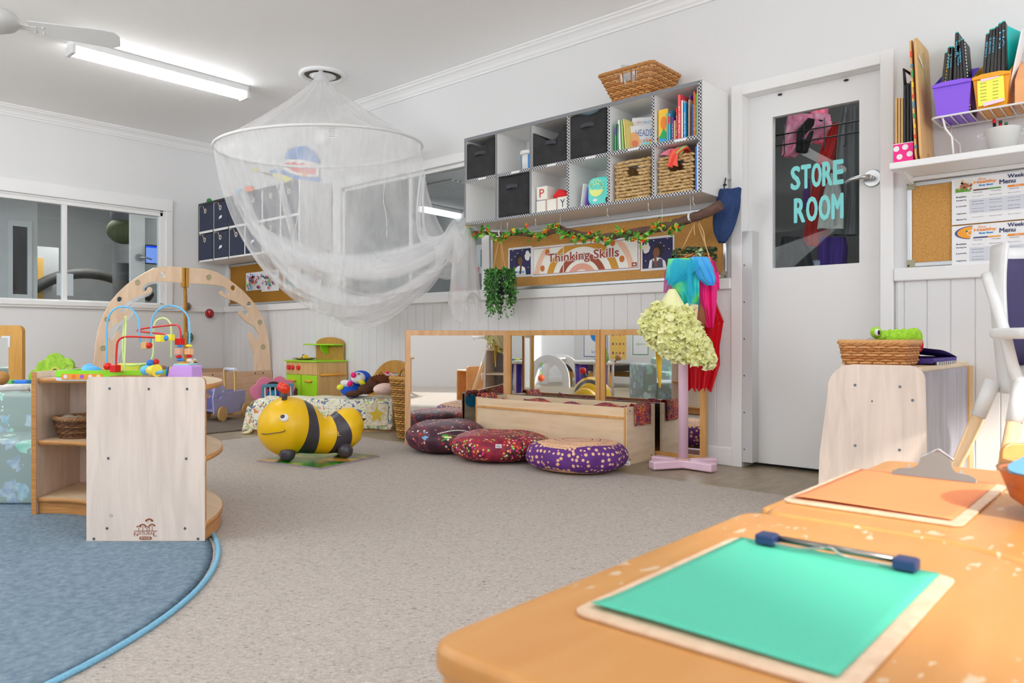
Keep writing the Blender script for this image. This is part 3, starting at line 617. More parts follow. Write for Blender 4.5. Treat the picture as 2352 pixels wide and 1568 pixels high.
# books
def book(y, wd, h, z, dcol, lab, group, x=XF + .012, dp=.16, lean=0, title=None, tcol=None, pages=True, band=None):
    T = Matrix.Translation((x, y, z)) @ Matrix.Rotation(lean, 4, 'X'); mb = MB(M(dcol, .4)).at(T); e = .0015
    mb.box(0, -wd, 0, dp, -wd + e, h).box(0, -e, 0, dp, 0, h).box(0, -wd, 0, .002, 0, h)
    mb.use(M((.82, .80, .74, 1), .8)).box(.003, -wd + e, .002, dp - .003, -e, h - .003)
    if band: mb.use(M(band, .4)).box(-.0006, -wd * .95, h * .62, 0, -wd * .05, h * .9)
    if title:
        mb.use(M(tcol or (.85, .85, .85, 1), .5)); fr = ((-.0008, -wd * .5, h * .12), (0, 0, 1), (0, 1, 0), (-1, 0, 0)); mb.text(title, 0, -wd * .26, h * .62, wd * .5, fr, 1)
    o = obj('book', mb); return tag(o, lab, 'book', group)
G = 'books in the right-hand cube'; y0, y1 = col(5); y = y1 - .004
BK = [(.012, .155, c(120, 190, 190), 'thin pale teal'), (.016, .150, c(60, 170, 225), 'blue-topped red and blue'), (.009, .165, c(20, 140, 175), 'thin dark teal'), (.013, .125, c(110, 60, 150), 'small purple'), (.018, .105, c(190, 165, 120), 'short tan'), (.011, .172, c(225, 60, 40), 'thin bright red'),
      (.026, .238, c(228, 84, 90), 'tall wide coral red'), (.016, .205, c(225, 225, 220), 'white spined'), (.022, .188, c(30, 140, 200), 'wide blue lettered'), (.013, .232, c(120, 50, 160), 'tall violet'), (.012, .2, c(190, 175, 150), 'beige'), (.007, .11, c(110, 175, 225), 'short sky blue'),
      (.006, .14, c(205, 60, 70), 'thin crimson'), (.009, .17, c(70, 120, 190), 'denim blue'), (.013, .235, c(235, 110, 60), 'tall orange'), (.012, .222, c(130, 195, 70), 'lime green'), (.010, .255, c(225, 228, 235), 'tallest white'), (.010, .262, c(40, 90, 205), 'tallest royal blue'), (.006, .25, c(215, 225, 80), 'thin yellow-green')]
TT = {6: 'The Best of', 8: 'PLAY BOOK', 5: 'Red', 14: 'STORY', 15: 'Colour', 3: 'tale'}
p0 = y; mb = MB(M(c(235, 185, 50), .5)); fr = ((3.628, y1 - .006, ZT), (0, -1, 0), (0, 0, 1), (-1, 0, 0)); mb.box(3.628, y1 - .062, ZT, 3.634, y1 - .004, ZT + .185); mb.use(M(c(40, 150, 210), .5)).flat(rect(.001, 0, .055, .04), fr, 1); mb.use(M(c(30, 160, 90), .5)).flat([(.002, .03), (.03, .08), (.053, .05), (.05, .02)], fr, 2); mb.use(M(c(230, 120, 40), .5)).disc(.03, .11, .018, fr, 2, .035)
tag(obj('book', mb), 'yellow picture book facing out at the left of the book cube', 'book', G)
y -= .060
for i, (wd, h, cc, lab) in enumerate(BK):
    wd *= .86
    book(y, wd * .92, h, ZT, cc, lab + ' book standing in the right-hand cube', G, x=XF + .012 + (.03 if i in (9, 11) else 0), title=TT.get(i), band=c(230, 40, 60) if i == 1 else None); y -= wd * .92 + .0006
G2_ = 'books in the second cube from the right'; y0, y1 = col(4); y = y1 - .02
for i, (wd, h, cc, ln, lab) in enumerate([(.013, .155, c(60, 160, 100), 0, 'green book with violet top'), (.012, .155, c(30, 150, 90), 0, 'green spotted book'), (.016, .175, c(222, 222, 216), -.05, 'white spined book'), (.014, .172, c(150, 195, 110), -.06, 'pale green book'), (.012, .175, c(225, 205, 120), -.09, 'cream and yellow book')]):
    book(y, wd, h, ZT, cc, lab + ' leaning in the cube left of the tall books', G2_, lean=ln, band=c(90, 70, 170) if i == 0 else None); y -= wd + .002 + (.004 if i > 1 else 0)
def face_book(ya_, z, wd, h, x, ang, name, lab, deco):
    ca, sa = math.cos(ang), math.sin(ang); fr = ((x, ya_, z), (sa * 1.0, -ca, 0), (0, 0, 1), (-ca, -sa, 0))
    mb = MB(M((.84, .84, .86, 1), .4)).prism(rect(0, 0, wd, h), fr, -.012); deco(mb, fr); return tag(obj(name, mb), lab, 'book', G2_)
def d1(mb, fr): mb.use(M(c(200, 60, 80), .5)).text('MY', .03, .165, .025, .013, fr, 1); mb.use(M(c(90, 150, 190), .5)).text('FIRST', .06, .163, .05, .015, fr, 1); mb.use(M(c(215, 200, 50), .5)).flat(rect(.10, .10, .14, .118), fr, 1); mb.use(BLACK).flat([(.09, .14), (.105, .15), (.10, .13)], fr, 1)
def d2(mb, fr): mb.use(M(c(60, 100, 150), .5)).text('HEADS', .045, .085, .09, .038, fr, 1); mb.text('and', .09, .055, .03, .014, fr, 1); mb.use(M(c(240, 170, 110), .5)).disc(.035, .06, .032, fr, 1, .05); mb.use(M(c(225, 120, 90), .5)).disc(.04, .045, .018, fr, 2)
face_book(y1 - .082, ZT, .18, .20, 3.70, .5, 'picture_book', 'white picture book with pink and blue title at the back of the cube', d1); face_book(y1 - .078, ZT, .16, .145, 3.66, .55, 'picture_book', 'white picture book lettered HEADS beside the pale green book', d2)
for i, (cc, yy, zz, lab) in enumerate(((c(120, 195, 215), .20, 0, 'pale blue toy strip'), (c(190, 205, 70), .20, -1, 'yellow-green toy strip'), (c(230, 90, 50), .258, 1, 'orange toy strip'), (c(230, 220, 70), .258, 0, 'yellow toy strip'))):
    tag(obj('toy_strip', MB(M(cc, .5)).box(3.625, y1 - yy - (.03 if i > 1 else .05), ZT + .012 * (zz + 1) + (.0 if i < 2 else .0), 3.66, y1 - yy + .015, ZT + .0115 * (zz + 2)), bevel=.002), lab + ' lying at the front of the second cube from the right', 'toy', 'small stacked toys in the cube')
for i in range(4): tag(obj('wooden_peg', MB(M(c(222, 190, 160), .5)).cyl((3.665, y1 - .16 - i * .018, ZT), (3.665, y1 - .16 - i * .018, ZT + .055 - .006 * (i % 2)), .0055, n=10)), ('first', 'second', 'third', 'fourth')[i] + ' pale wooden peg from the left before the HEADS book', 'peg', 'wooden pegs in the cube')
tag(obj('toy_block', MB(M(c(30, 110, 215), .5)).box(3.68, y0 + .004, ZT + .07, 3.72, y0 + .04, ZT + .12).box(3.68, y0 + .004, ZT, 3.72, y0 + .04, ZT + .0695), bevel=.004), 'blue toy block at the right side of the picture-book cube', 'toy')
# letter blocks
y0, y1 = col(2); BLK = M(c(225, 222, 212), .8)
def letter_block(yb_, z, s, ch, ccol, edge, lab, x=3.63):
    mb = MB(BLK).box(x, yb_ - s, z, x + s, yb_, z + s); fr = ((x, yb_, z), (0, -1, 0), (0, 0, 1), (-1, 0, 0)); mb.use(M(ccol, .8))
    if ch: mb.text(ch, s * .28, s * .2, s * .44, s * .6, fr, 2)
    mb.use(M(edge, .8))
    for k in range(8):
        q = k * s / 8
        for a in (rect(q, 0, q + s / 16, s * .05), rect(q, s * .95, q + s / 16, s), rect(0, q, s * .05, q + s / 16), rect(s * .95, q, s, q + s / 16)): mb.flat(a, fr, 1)
    return tag(obj('letter_block', mb, bevel=.004), lab, 'block', 'soft letter blocks in the cube')
letter_block(y1 - .008, ZL, .078, '', c(40, 60, 130), c(50, 60, 130), 'cream soft block with blue gingham edge, below the block with the red P'); letter_block(y1 - .092, ZL, .078, '', c(200, 30, 40), c(200, 40, 50), 'cream soft block with red gingham edge, middle of the bottom three')
letter_block(y1 - .177, ZL, .08, 'Y', c(40, 45, 95), c(225, 222, 212), 'cream soft block with a navy letter Y'); letter_block(y1 - .012, ZL + .079, .084, 'P', c(190, 40, 50), c(215, 210, 200), 'cream soft block with a red letter P, topmost')
mb = MB(M(c(205, 20, 24), .7)).prism([(0, 0), (.115, 0), (.10, .03), (.045, .055), (.0, .02)], ((3.64, y1 - .13, ZL + .081), (0, -1, 0), (0, 0, 1), (1, 0, 0)), .07); tag(obj('red_cushion_toy', mb, bevel=.012, segs=4), 'red soft wedge lying on the letter blocks', 'toy')
y0, y1 = col(3); TEAL = M(c(90, 205, 195), .4)
for i, (cc, lab) in enumerate((((.8, .8, .82, 1), 'clear zip bag of craft items leaning at the left of the teal machine'), (c(130, 90, 190), 'zip bag with purple items against the teal machine'))):
    def f(u, v, s, i=i): return Vector((3.66 + .012 * s * math.sin(u * PI) * math.sin(v * PI) + .01 * i - .02 * v + .08 * u, y1 - .035 - .025 * i - .03 * u - .035 * v, ZL + .005 + (.135 if i == 0 else .115) * v))
    mb = MB(M(cc, .3)); mb.grid(lambda u, v: f(u, v, 1), 8, 8); mb.grid(lambda u, v: f(1 - u, v, -1), 8, 8); tag(obj('zip_bag', mb, solid=.001), lab, 'bag')
t = thing('bubble_machine', 'rounded teal bubble machine with a pale yellow tray in the bottom row of cubes', 'toy', (3.69, y0 + .09, ZL)); yc = y0 + .088
fr = ((3.64, yc, ZL), (0, -1, 0), (0, 0, 1), (1, 0, 0)); obj('machine_body', MB(TEAL).prism(rrect(-.076, 0, .076, .165, .045, 6), fr, .11), t, bevel=.01, segs=4)
mb = MB(M(c(215, 225, 130), .4)); f2 = ((3.6385, yc, ZL), (0, -1, 0), (0, 0, 1), (-1, 0, 0)); mb.disc(-.012, .095, .05, f2, 2, .045, 20, PI, 2 * PI)
obj('bubble_tray', mb, t)
mb = MB(M(c(190, 225, 160), .4))
for k in range(6): a = PI * (k + .5) / 6; mb.disc(-.012 + .042 * math.cos(a), .10 + .036 * math.sin(a), .011, f2, 3, .017, 14, r0=.007)
obj('bubble_wand', mb, t); mb = MB(BLACK).cyl((3.637, yc - .068, ZL + .025), (3.66, yc - .068, ZL + .025), .017); obj('knob', mb, t); obj('button', MB(M((.8, .85, .85, 1), .3)).disc(-.02, .03, .018, f2, 3, .009), t)
# seagrass baskets
SG = noisy(c(205, 176, 128), c(160, 126, 76), 24, .85, 'seagrass', .006, (.3, .7), (1, 1.2, 3.4), s=1.0)
def seagrass(ya_, yb_, z, h, x, lab, hole=True):
    t = thing('seagrass_basket', lab, 'basket', ((x + 3.86) / 2, (ya_ + yb_) / 2, z), 'seagrass baskets in the cube shelf')
    mb = MB(SG); nrow = 12
    for r in range(nrow):   # chunky plaited rows
        zz = z + h * (r + .5) / nrow; rr = h / nrow * .56
        y = yb_
        while y > ya_ + .012:
            if not (hole and nrow - 5 <= r <= nrow - 3 and abs(y - .009 - (ya_ + yb_) / 2) < .04): mb.ell((x + .006, y - .009 - .008 * (r % 2), zz + random.uniform(-.002, .002)), (.0065, .0175, rr * .78), 8, 6, Matrix.Rotation(random.uniform(.1, .3), 3, 'X'))
            y -= .0185
        xx = x + .01
        while xx < 3.86:
            mb.ell((xx, ya_ + .004, zz), (.0175, .006, rr * .78), 8, 6, Matrix.Rotation(random.uniform(.1, .3), 3, 'Y')); xx += .0185
    mb.box(x + .008, yb_ - .012, z, 3.86, yb_ - .004, z + h - .004); mb.box(3.85, ya_ + .006, z, 3.86, yb_ - .004, z + h); mb.box(x + .006, ya_ + .006, z, 3.86, yb_ - .006, z + .006)
    obj('weave', mb, t)
    return t
y0, y1 = col(4); seagrass(y0 + .025, y1 - .02, ZL, .225, 3.618, 'seagrass basket with a cut-out handle, left one of the pair')
mb = MB(DARKM).box(3.63, y0 + .11, ZL + .135, 3.634, y1 - .10, ZL + .195); 
y0, y1 = col(5); seagrass(y0 + .055, y1 - .012, ZL, .205, 3.612, 'seagrass basket with coral cloth spilling out, right one of the pair')
def strip(pts, wds, mt, name, lab, cat, th=.006, N_=6, par=None, seg=10):
    P = spline(pts, seg); n = len(P); mb = MB(mt); W_ = [wds[min(int(i / n * (len(wds) - 1)), len(wds) - 2)] + ((i / n * (len(wds) - 1)) % 1) * (wds[min(int(i / n * (len(wds) - 1)) + 1, len(wds) - 1)] - wds[min(int(i / n * (len(wds) - 1)), len(wds) - 2)]) for i in range(n)]
    mb.grid(lambda u, v: P[min(int(u * (n - 1) + .5), n - 1)] + Vector((.012 * math.sin(v * 9 + u * 5), (v - .5) * -W_[min(int(u * (n - 1) + .5), n - 1)], .004 * math.sin(v * 11 + u * 7))), n - 1, N_ * 2)
    o = obj(name, mb, par, solid=th)
    return tag(o, lab, cat) if par is None else o
strip([(3.70, y1 - .13, ZL + .20), (3.63, y1 - .13, ZL + .235), (3.597, y1 - .12, ZL + .20), (3.594, y1 - .115, ZL + .165), (3.592, y1 - .11, ZL + .14)], [.09, .12, .06, .045, .06], M(c(232, 92, 76), .8), 'coral_cloth', 'coral orange cloth hanging over the front of the right seagrass basket', 'cloth')
strip([(3.72, y1 - .08, ZL + .2), (3.67, y1 - .09, ZL + .25), (3.625, y1 - .085, ZL + .215)], [.08, .13, .12], M(c(225, 130, 150), .8), 'pink_cloth', 'pink cloth bunched in the right seagrass basket', 'cloth')
strip([(3.70, y1 - .15, ZL + .22), (3.64, y1 - .14, ZL + .243), (3.61, y1 - .12, ZL + .205)], [.05, .07, .05], M(c(150, 205, 110), .8), 'green_cloth', 'light green and yellow cloth between the pink and coral cloths', 'cloth')
for i in range(3): tag(obj('folder', MB(M(c(40, 115, 205) if i != 1 else c(225, 225, 228), .35)).box(3.607 + .004 * i, y0 + .004 + .011 * i, ZL, 3.80, y0 + .013 + .011 * i, ZL + .255 - .012 * i), bevel=.002), ('outermost blue' if i == 0 else 'white' if i == 1 else 'inner blue') + ' folder standing at the right end of the bottom cubes', 'folder', 'folders beside the seagrass basket')
# wicker basket on top of the shelf
t = thing('wicker_basket', 'brown wicker basket on top of the cube shelf', 'basket', (3.73, 2.30, ZB + .002)); mb = MB()
R_ = wicker(mb, ZB + .006, 2.21, (3.625, 2.19, 3.85, 2.42), (3.575, 2.125, 3.89, 2.485), WK, 15, 44, .004, .0055, [(3.5, 3.62, 2.24, 2.335, 2.145, 2.185)], .02)
obj('weave', mb, t); mb = MB(); rim(mb, R_, 1, 2.212, .006, WK[0]); rim(mb, R_, 0, ZB + .012, .005, WK[2]); obj('rim', mb, t); obj('basket_floor', MB(WK[2]).box(3.63, 2.195, ZB + .002, 3.845, 2.415, ZB + .008), t)
obj('plastic_bottle', MB(M((.7, .72, .71, 1), .15, alpha=.45)).tube([(3.70, 2.30, 2.08), (3.69, 2.345, 2.20), (3.685, 2.375, 2.262), (3.67, 2.39, 2.268)], [.03, .03, .026, .012], 16)); o = bpy.data.objects['plastic_bottle']; tag(o, 'clear plastic bottle sticking up behind the wicker basket rim', 'bottle')

# ---------------------------------------------------------------- shelf with navy bins near the corner
NV = noisy(c(46, 52, 74), c(36, 42, 62), 90, .8, 'navy_felt', .0008); ya2, yb2 = 5.545, 7.352
cubes('cube_shelf', 'long wall shelf full of navy bins near the room corner, partly behind the net canopy', 3.585, ya2, yb2, 1.468, 2.052, 6, M((.8, .8, .79, 1), .5), BLACK)
cw2 = (yb2 - ya2) / 6; ROPE = M(c(190, 165, 130), .8); CREAM = M(c(205, 195, 180), .7)
for row in range(2):
    for k in range(6):
        a, q = yb2 - (k + 1) * cw2 + .012, yb2 - k * cw2 - .012; z = 1.485 + (.2845 if row else 0); hh = .255 + (.022 if row and k in (2,) else 0) - (.0 if row else .004)
        t = thing('fabric_bin', 'navy bin with a rope loop, ' + ('first second third fourth fifth sixth'.split()[k]) + ' from the corner in the ' + ('top' if row else 'bottom') + ' row', 'storage bin', (3.7, (a + q) / 2, z), 'navy bins in the corner shelf')
        xo = 3.586 - (.006 if (k + row) % 3 == 0 else 0); mb = MB(NV).box(xo, a + .003, z, 3.87, q - .003, z + hh); bb = obj('bin_body', mb, t, bevel=.006)
        yc, zc = (a + q) / 2 + .01, z + hh * .78; fr = ((xo - .001, yc, zc), (0, -1, 0), (0, 0, 1), (-1, 0, 0)); obj('eyelet', MB(CREAM).disc(0, 0, .024, fr, 2, n=18, r0=.013), bb)
        obj('rope_loop', MB(ROPE).tube(spline([(xo - .004, yc, zc), (xo - .012, yc + .012, zc + .03), (xo - .006, yc + .03, zc + hh * .2)], 5), .0035, 6), bb)
        if (k, row) in ((1, 1), (1, 0), (3, 0)): obj('paper_label', MB(PAPER).flat([(-.03, -.11), (.03, -.10), (.035, -.075), (-.01, -.08)], fr, 3), bb)
for pts, cc, lab in (((7.16, .03), c(20, 120, 60), 'small green ball on top of the navy bins'), ):
    tag(obj('toy_ball', MB(M(cc, .6)).ell((3.62, 7.20, 2.072), .026)), lab, 'toy')
def pile(y, x, cc, r, lab): tag(obj('soft_toy', MB(M(cc, .8)).ell((x, y, 2.053 + r[2]), r)), lab, 'toy')
pile(6.66, 3.66, c(30, 150, 190), (.05, .085, .035), 'blue soft toy on top of the navy bins'); pile(6.50, 3.66, c(235, 110, 40), (.05, .06, .04), 'orange soft toy on top of the navy bins beside the net'); pile(6.75, 3.65, c(190, 40, 50), (.03, .03, .025), 'small red toy beside the blue one on the navy bins')
# shark cut-out on the wall above that shelf
def cut(pts, mt, layer, mb, x=3.905): P = [PX(a, q, x) for a, q in pts]; mb.use(mt).prism([(-p.y, p.z) for p in P], ((x - .002 * layer, 0, 0), (0, -1, 0), (0, 0, 1), (-1, 0, 0)), .0035)
SH = M(c(60, 120, 190, 1.3), .6); mb = MB()
cut([(654, 362), (660, 348), (676, 338), (700, 335), (718, 345), (730, 362), (735, 375), (716, 372), (690, 366), (664, 365), (654, 372)], SH, 0, mb); cut([(620, 392), (632, 388), (650, 390), (670, 400), (700, 407), (733, 408), (735, 416), (700, 416), (660, 408), (624, 403)], SH, 0, mb)
cut([(650, 375), (660, 366), (690, 366), (722, 373), (733, 385), (733, 405), (700, 406), (668, 398), (652, 388)], M((.9, .88, .84, 1), .6), 1, mb)
cut([(653, 376), (665, 371), (668, 377), (678, 371), (686, 378), (698, 374), (704, 380), (716, 378), (728, 388), (726, 402), (712, 398), (704, 404), (690, 398), (678, 394), (668, 388), (656, 382)], M(c(215, 60, 50), .6), 2, mb); cut([(690, 394), (697, 391), (705, 394), (708, 402), (703, 407), (694, 402)], M(c(240, 150, 70), .6), 3, mb)
cut([(624, 398), (650, 400), (675, 410), (660, 418), (636, 412)], M(c(225, 215, 60), .6), 3, mb); cut([(578, 388), (590, 386), (595, 393), (584, 394)], M(c(215, 205, 60), .6), 0, mb); cut([(656, 344), (662, 340), (662, 348)], M(c(240, 180, 60), .6), 1, mb); cut([(590, 394), (620, 398), (626, 404), (600, 397)], M(c(120, 100, 60), .6), 0, mb)
tag(obj('shark_cutout', mb), 'paper shark with open toothy mouth on the wall behind the net canopy', 'wall decoration')

# ---------------------------------------------------------------- corkboards
def board(name, lab, ya_, yb_, z0, z1, cork, x=3.919):
    t = thing(name, lab, 'notice board', (x - .01, (ya_ + yb_) / 2, z0)); f = .022
    obj('cork_panel', MB(cork).box(x - .014, ya_ + f * .5, z0 + f * .5, x - .001, yb_ - f * .5, z1 - f * .5), t)
    mb = MB(ALU).box(x - .02, ya_, z0, x - .0005, yb_, z0 + f).box(x - .02, ya_, z1 - f, x - .0005, yb_, z1).box(x - .02, ya_, z0 + f, x - .0005, ya_ + f, z1 - f).box(x - .02, yb_ - f, z0 + f, x - .0005, yb_, z1 - f); obj('aluminium_frame', mb, t, bevel=.004)
    mb = MB(M(c(150, 145, 120), .5))
    for yy in (ya_, yb_ - .035):
        for zz in (z0, z1 - .035): mb.box(x - .022, yy, zz, x - .019, yy + .035, zz + .035)
    mb.use(DARKM)
    for yy in (ya_ + .008, yb_ - .008):
        for zz in (z0 + .008, z1 - .008): mb.cyl((x - .023, yy, zz), (x - .021, yy, zz), .005, n=10)
    obj('corner_piece', mb, t); return t
board('corkboard', 'wide corkboard with the Thinking Skills banner under the white cube shelf', 1.853, 3.636, 1.038, 1.437, CORK)
board('corkboard', 'dark golden corkboard with children\'s paintings near the room corner', 5.66, 7.338, 1.038, 1.462, CORK2)
board('corkboard', 'corkboard with weekly menus at the right edge of the view', -.35, .945, 1.037, 1.437, CORK)
def quadframe(bl, br, tl, x=3.902):
    a, q, d = PX(*bl, x), PX(*br, x), PX(*tl, x); return (a, (0, -1, 0), (0, 0, 1), (-1, 0, 0)), a.y - q.y, d.z - a.z
NAVY = M(c(38, 34, 78), .6)
fr, W_, H_ = quadframe((1222, 636), (1470, 624), (1222, 568)); W_ = abs(W_); mb = MB(PAPER); mb.prism(rect(0, 0, W_, H_), fr, .001)
f1 = (fr[0] + Vector((-.0015, 0, 0)),) + fr[1:]; mb.use(M(c(140, 50, 40), .6)).flat(rect(.012, .012, W_ - .012, H_ - .012), f1, 0); mb.use(M(c(235, 228, 220), .6)).flat(rect(.015, .015, W_ - .015, H_ - .015), f1, 1)
MU = M(c(196, 140, 40), .6); RU = M(c(150, 70, 45), .6); PE = M(c(226, 184, 160), .6); PK = M(c(215, 155, 135), .6); OR = M(c(190, 105, 35), .6); cx0, cy0 = W_ * .49, .016
def arcs(r, r0, mt, layer, cx_=None, a0=0, a1=PI):
    mb.use(mt); top = H_ - .016; n = 40; O, U, V, Nn = [Vector(q) for q in f1]; pts = []; fs = []
    for i in range(n + 1):
        a = a0 + (a1 - a0) * i / n
        for q in (r, r0): pts.append((cx0 + q * math.cos(a) * 1.15, min(cy0 - .05 + q * math.sin(a), top - cy0 + cy0)))
    P = [O + U * max(.016, min(W_ - .016, p[0])) + V * max(.016, p[1]) + Nn * .0005 * layer for p in pts]; mb.add(P, [(2 * i, 2 * i + 1, 2 * i + 3, 2 * i + 2) for i in range(n)])
arcs(.345, .31, PE, 2); arcs(.25, .205, MU, 2); arcs(.165, .125, RU, 2); arcs(.10, .06, PK, 2)
for a, q in ((.16, .78), (.11, .26), (.77, .88), (.85, .36)): mb.use(OR).disc(W_ * a, H_ * q, .019, f1, 3, .021)
mb.use(M((.86, .84, .83, 1), .6)).text('Thinking Skills', W_ * .165, H_ * .36, W_ * .66, H_ * .36, f1, 4, fat=.006); mb.use(M(c(146, 52, 34), .6)).text('Thinking Skills', W_ * .165, H_ * .36, W_ * .66, H_ * .36, f1, 5, fat=.0012)
mb.use(PAPER).flat(rect(W_ * .315, .0, W_ * .322, H_), f1, 6); mb.use(RU).flat(rect(W_ - .055, .02, W_ - .02, .045), f1, 6); mb.use(PAPER).disc(W_ - .037, .032, .009, f1, 7, .006)
tag(obj('banner', mb), 'paper banner lettered Thinking Skills over painted rainbow arches', 'banner')
def kid(bl, br, tl, flip, lab):
    fr, W_, H_ = quadframe(bl, br, tl); W_ = abs(W_); mb = MB(PAPER).prism(rect(0, 0, W_, H_), fr, .001); f1 = (fr[0] + Vector((-.0015, 0, 0)),) + fr[1:]; mb.use(NAVY).flat(rect(.012, .014, W_ - .010, H_ - .014), f1, 1)
    X = (lambda v: W_ * v) if not flip else (lambda v: W_ * (1 - v)); sk = M(c(96, 66, 44) if flip else c(120, 78, 50), .6); hr = M(c(30, 24, 26), .6)
    for a, q in ((.6, .8), (.85, .6), (.7, .7), (.15, .3), (.8, .9), (.4, .88)): mb.use(M(c(240, 235, 180), .6)).disc(X(a), H_ * q, .0035, f1, 2, n=8)
    for k_, (a, q) in enumerate(((.12, .70), (.18, .78), (.22, .68), (.16, .60), (.2, .62))): mb.use(PAPER).disc(X(a), H_ * q, W_ * .075, f1, 3 + k_, n=16)
    mb.use(M(c(225, 215, 110), .6)).disc(X(.17), H_ * .70, W_ * .035, f1, 9)
    mb.use(hr).disc(X(.53), H_ * .58, W_ * .15, f1, 3, H_ * .19); mb.use(sk).disc(X(.48), H_ * .52, W_ * .10, f1, 4, H_ * .15)
    mb.use(M(c(225, 225, 228), .6)).flat([(X(.24), .015), (X(.28), H_ * .3), (X(.45), H_ * .38), (X(.6), H_ * .36), (X(.74), H_ * .25), (X(.78), .015)], f1, 4)
    if not flip: mb.use(M(c(70, 66, 90), .6)).flat([(X(.34), .015), (X(.36), H_ * .34), (X(.45), H_ * .2), (X(.58), H_ * .34), (X(.66), H_ * .3), (X(.68), .015)], f1, 5)
    else: mb.use(M(c(110, 170, 215), .6)).flat([(X(.3), H_ * .2), (X(.72), H_ * .2), (X(.7), H_ * .14), (X(.3), H_ * .12)], f1, 5)
    mb.use(sk).flat([(X(.44), H_ * .1), (X(.40), H_ * .44), (X(.47), H_ * .46), (X(.52), H_ * .1)], f1, 6); return tag(obj('poster', mb), lab, 'poster')
kid((1168, 638), (1222, 636), (1168, 570), True, 'night-blue poster of a thinking child in a striped top, left of the banner'); kid((1472, 623), (1549, 620), (1472, 546), False, 'night-blue poster of a thinking child in a waistcoat, right of the banner')
t = None
random.seed(3)
for i, (x0, x1, y0_, y1_) in enumerate(((565, 602, 623, 668), (601, 641, 618, 670), (651, 692, 613, 666), (697, 741, 625, 662))):
    a, q = PX(x0, y1_, 3.9), PX(x1, y0_, 3.9); w_, h_ = a.y - q.y, q.z - a.z; fr = ((3.9005 - .0015 * (i % 2), a.y, a.z), (.0, -1, 0), (0, 0, 1), (-1, 0, 0)); mb = MB(PAPER)
    mb.grid(lambda u, v: Vector((fr[0][0] - .012 * math.sin(u * 3) * (1 - v) * v * 2 - .02 * (1 - v) ** 3 * (i == 3), a.y - w_ * u, a.z + h_ * v)), 6, 6)
    cs = [c(30, 90, 190), c(20, 120, 70), c(200, 30, 60), c(120, 190, 40), c(110, 40, 140), c(30, 30, 30), c(230, 100, 60), c(40, 160, 200), c(220, 60, 150)]
    for k in range(46):
        mb.use(M(cs[k % 9], .6)); u, v = min(.9, max(.1, random.gauss(.5, .2))), min(.9, max(.1, random.gauss(.55, .2)))
        mb.disc(w_ * u, h_ * v, random.uniform(.006, .014), ((fr[0][0] - .020, a.y, a.z),) + fr[1:], k % 5, random.uniform(.008, .018), 9)
    tag(obj('painting', mb), 'finger-painted paper on the golden corkboard, ' + ('first from the corner', 'overlapping the first one', 'third from the corner', 'rightmost, curling behind the net')[i], 'painting', 'children\'s paintings on the corkboard')
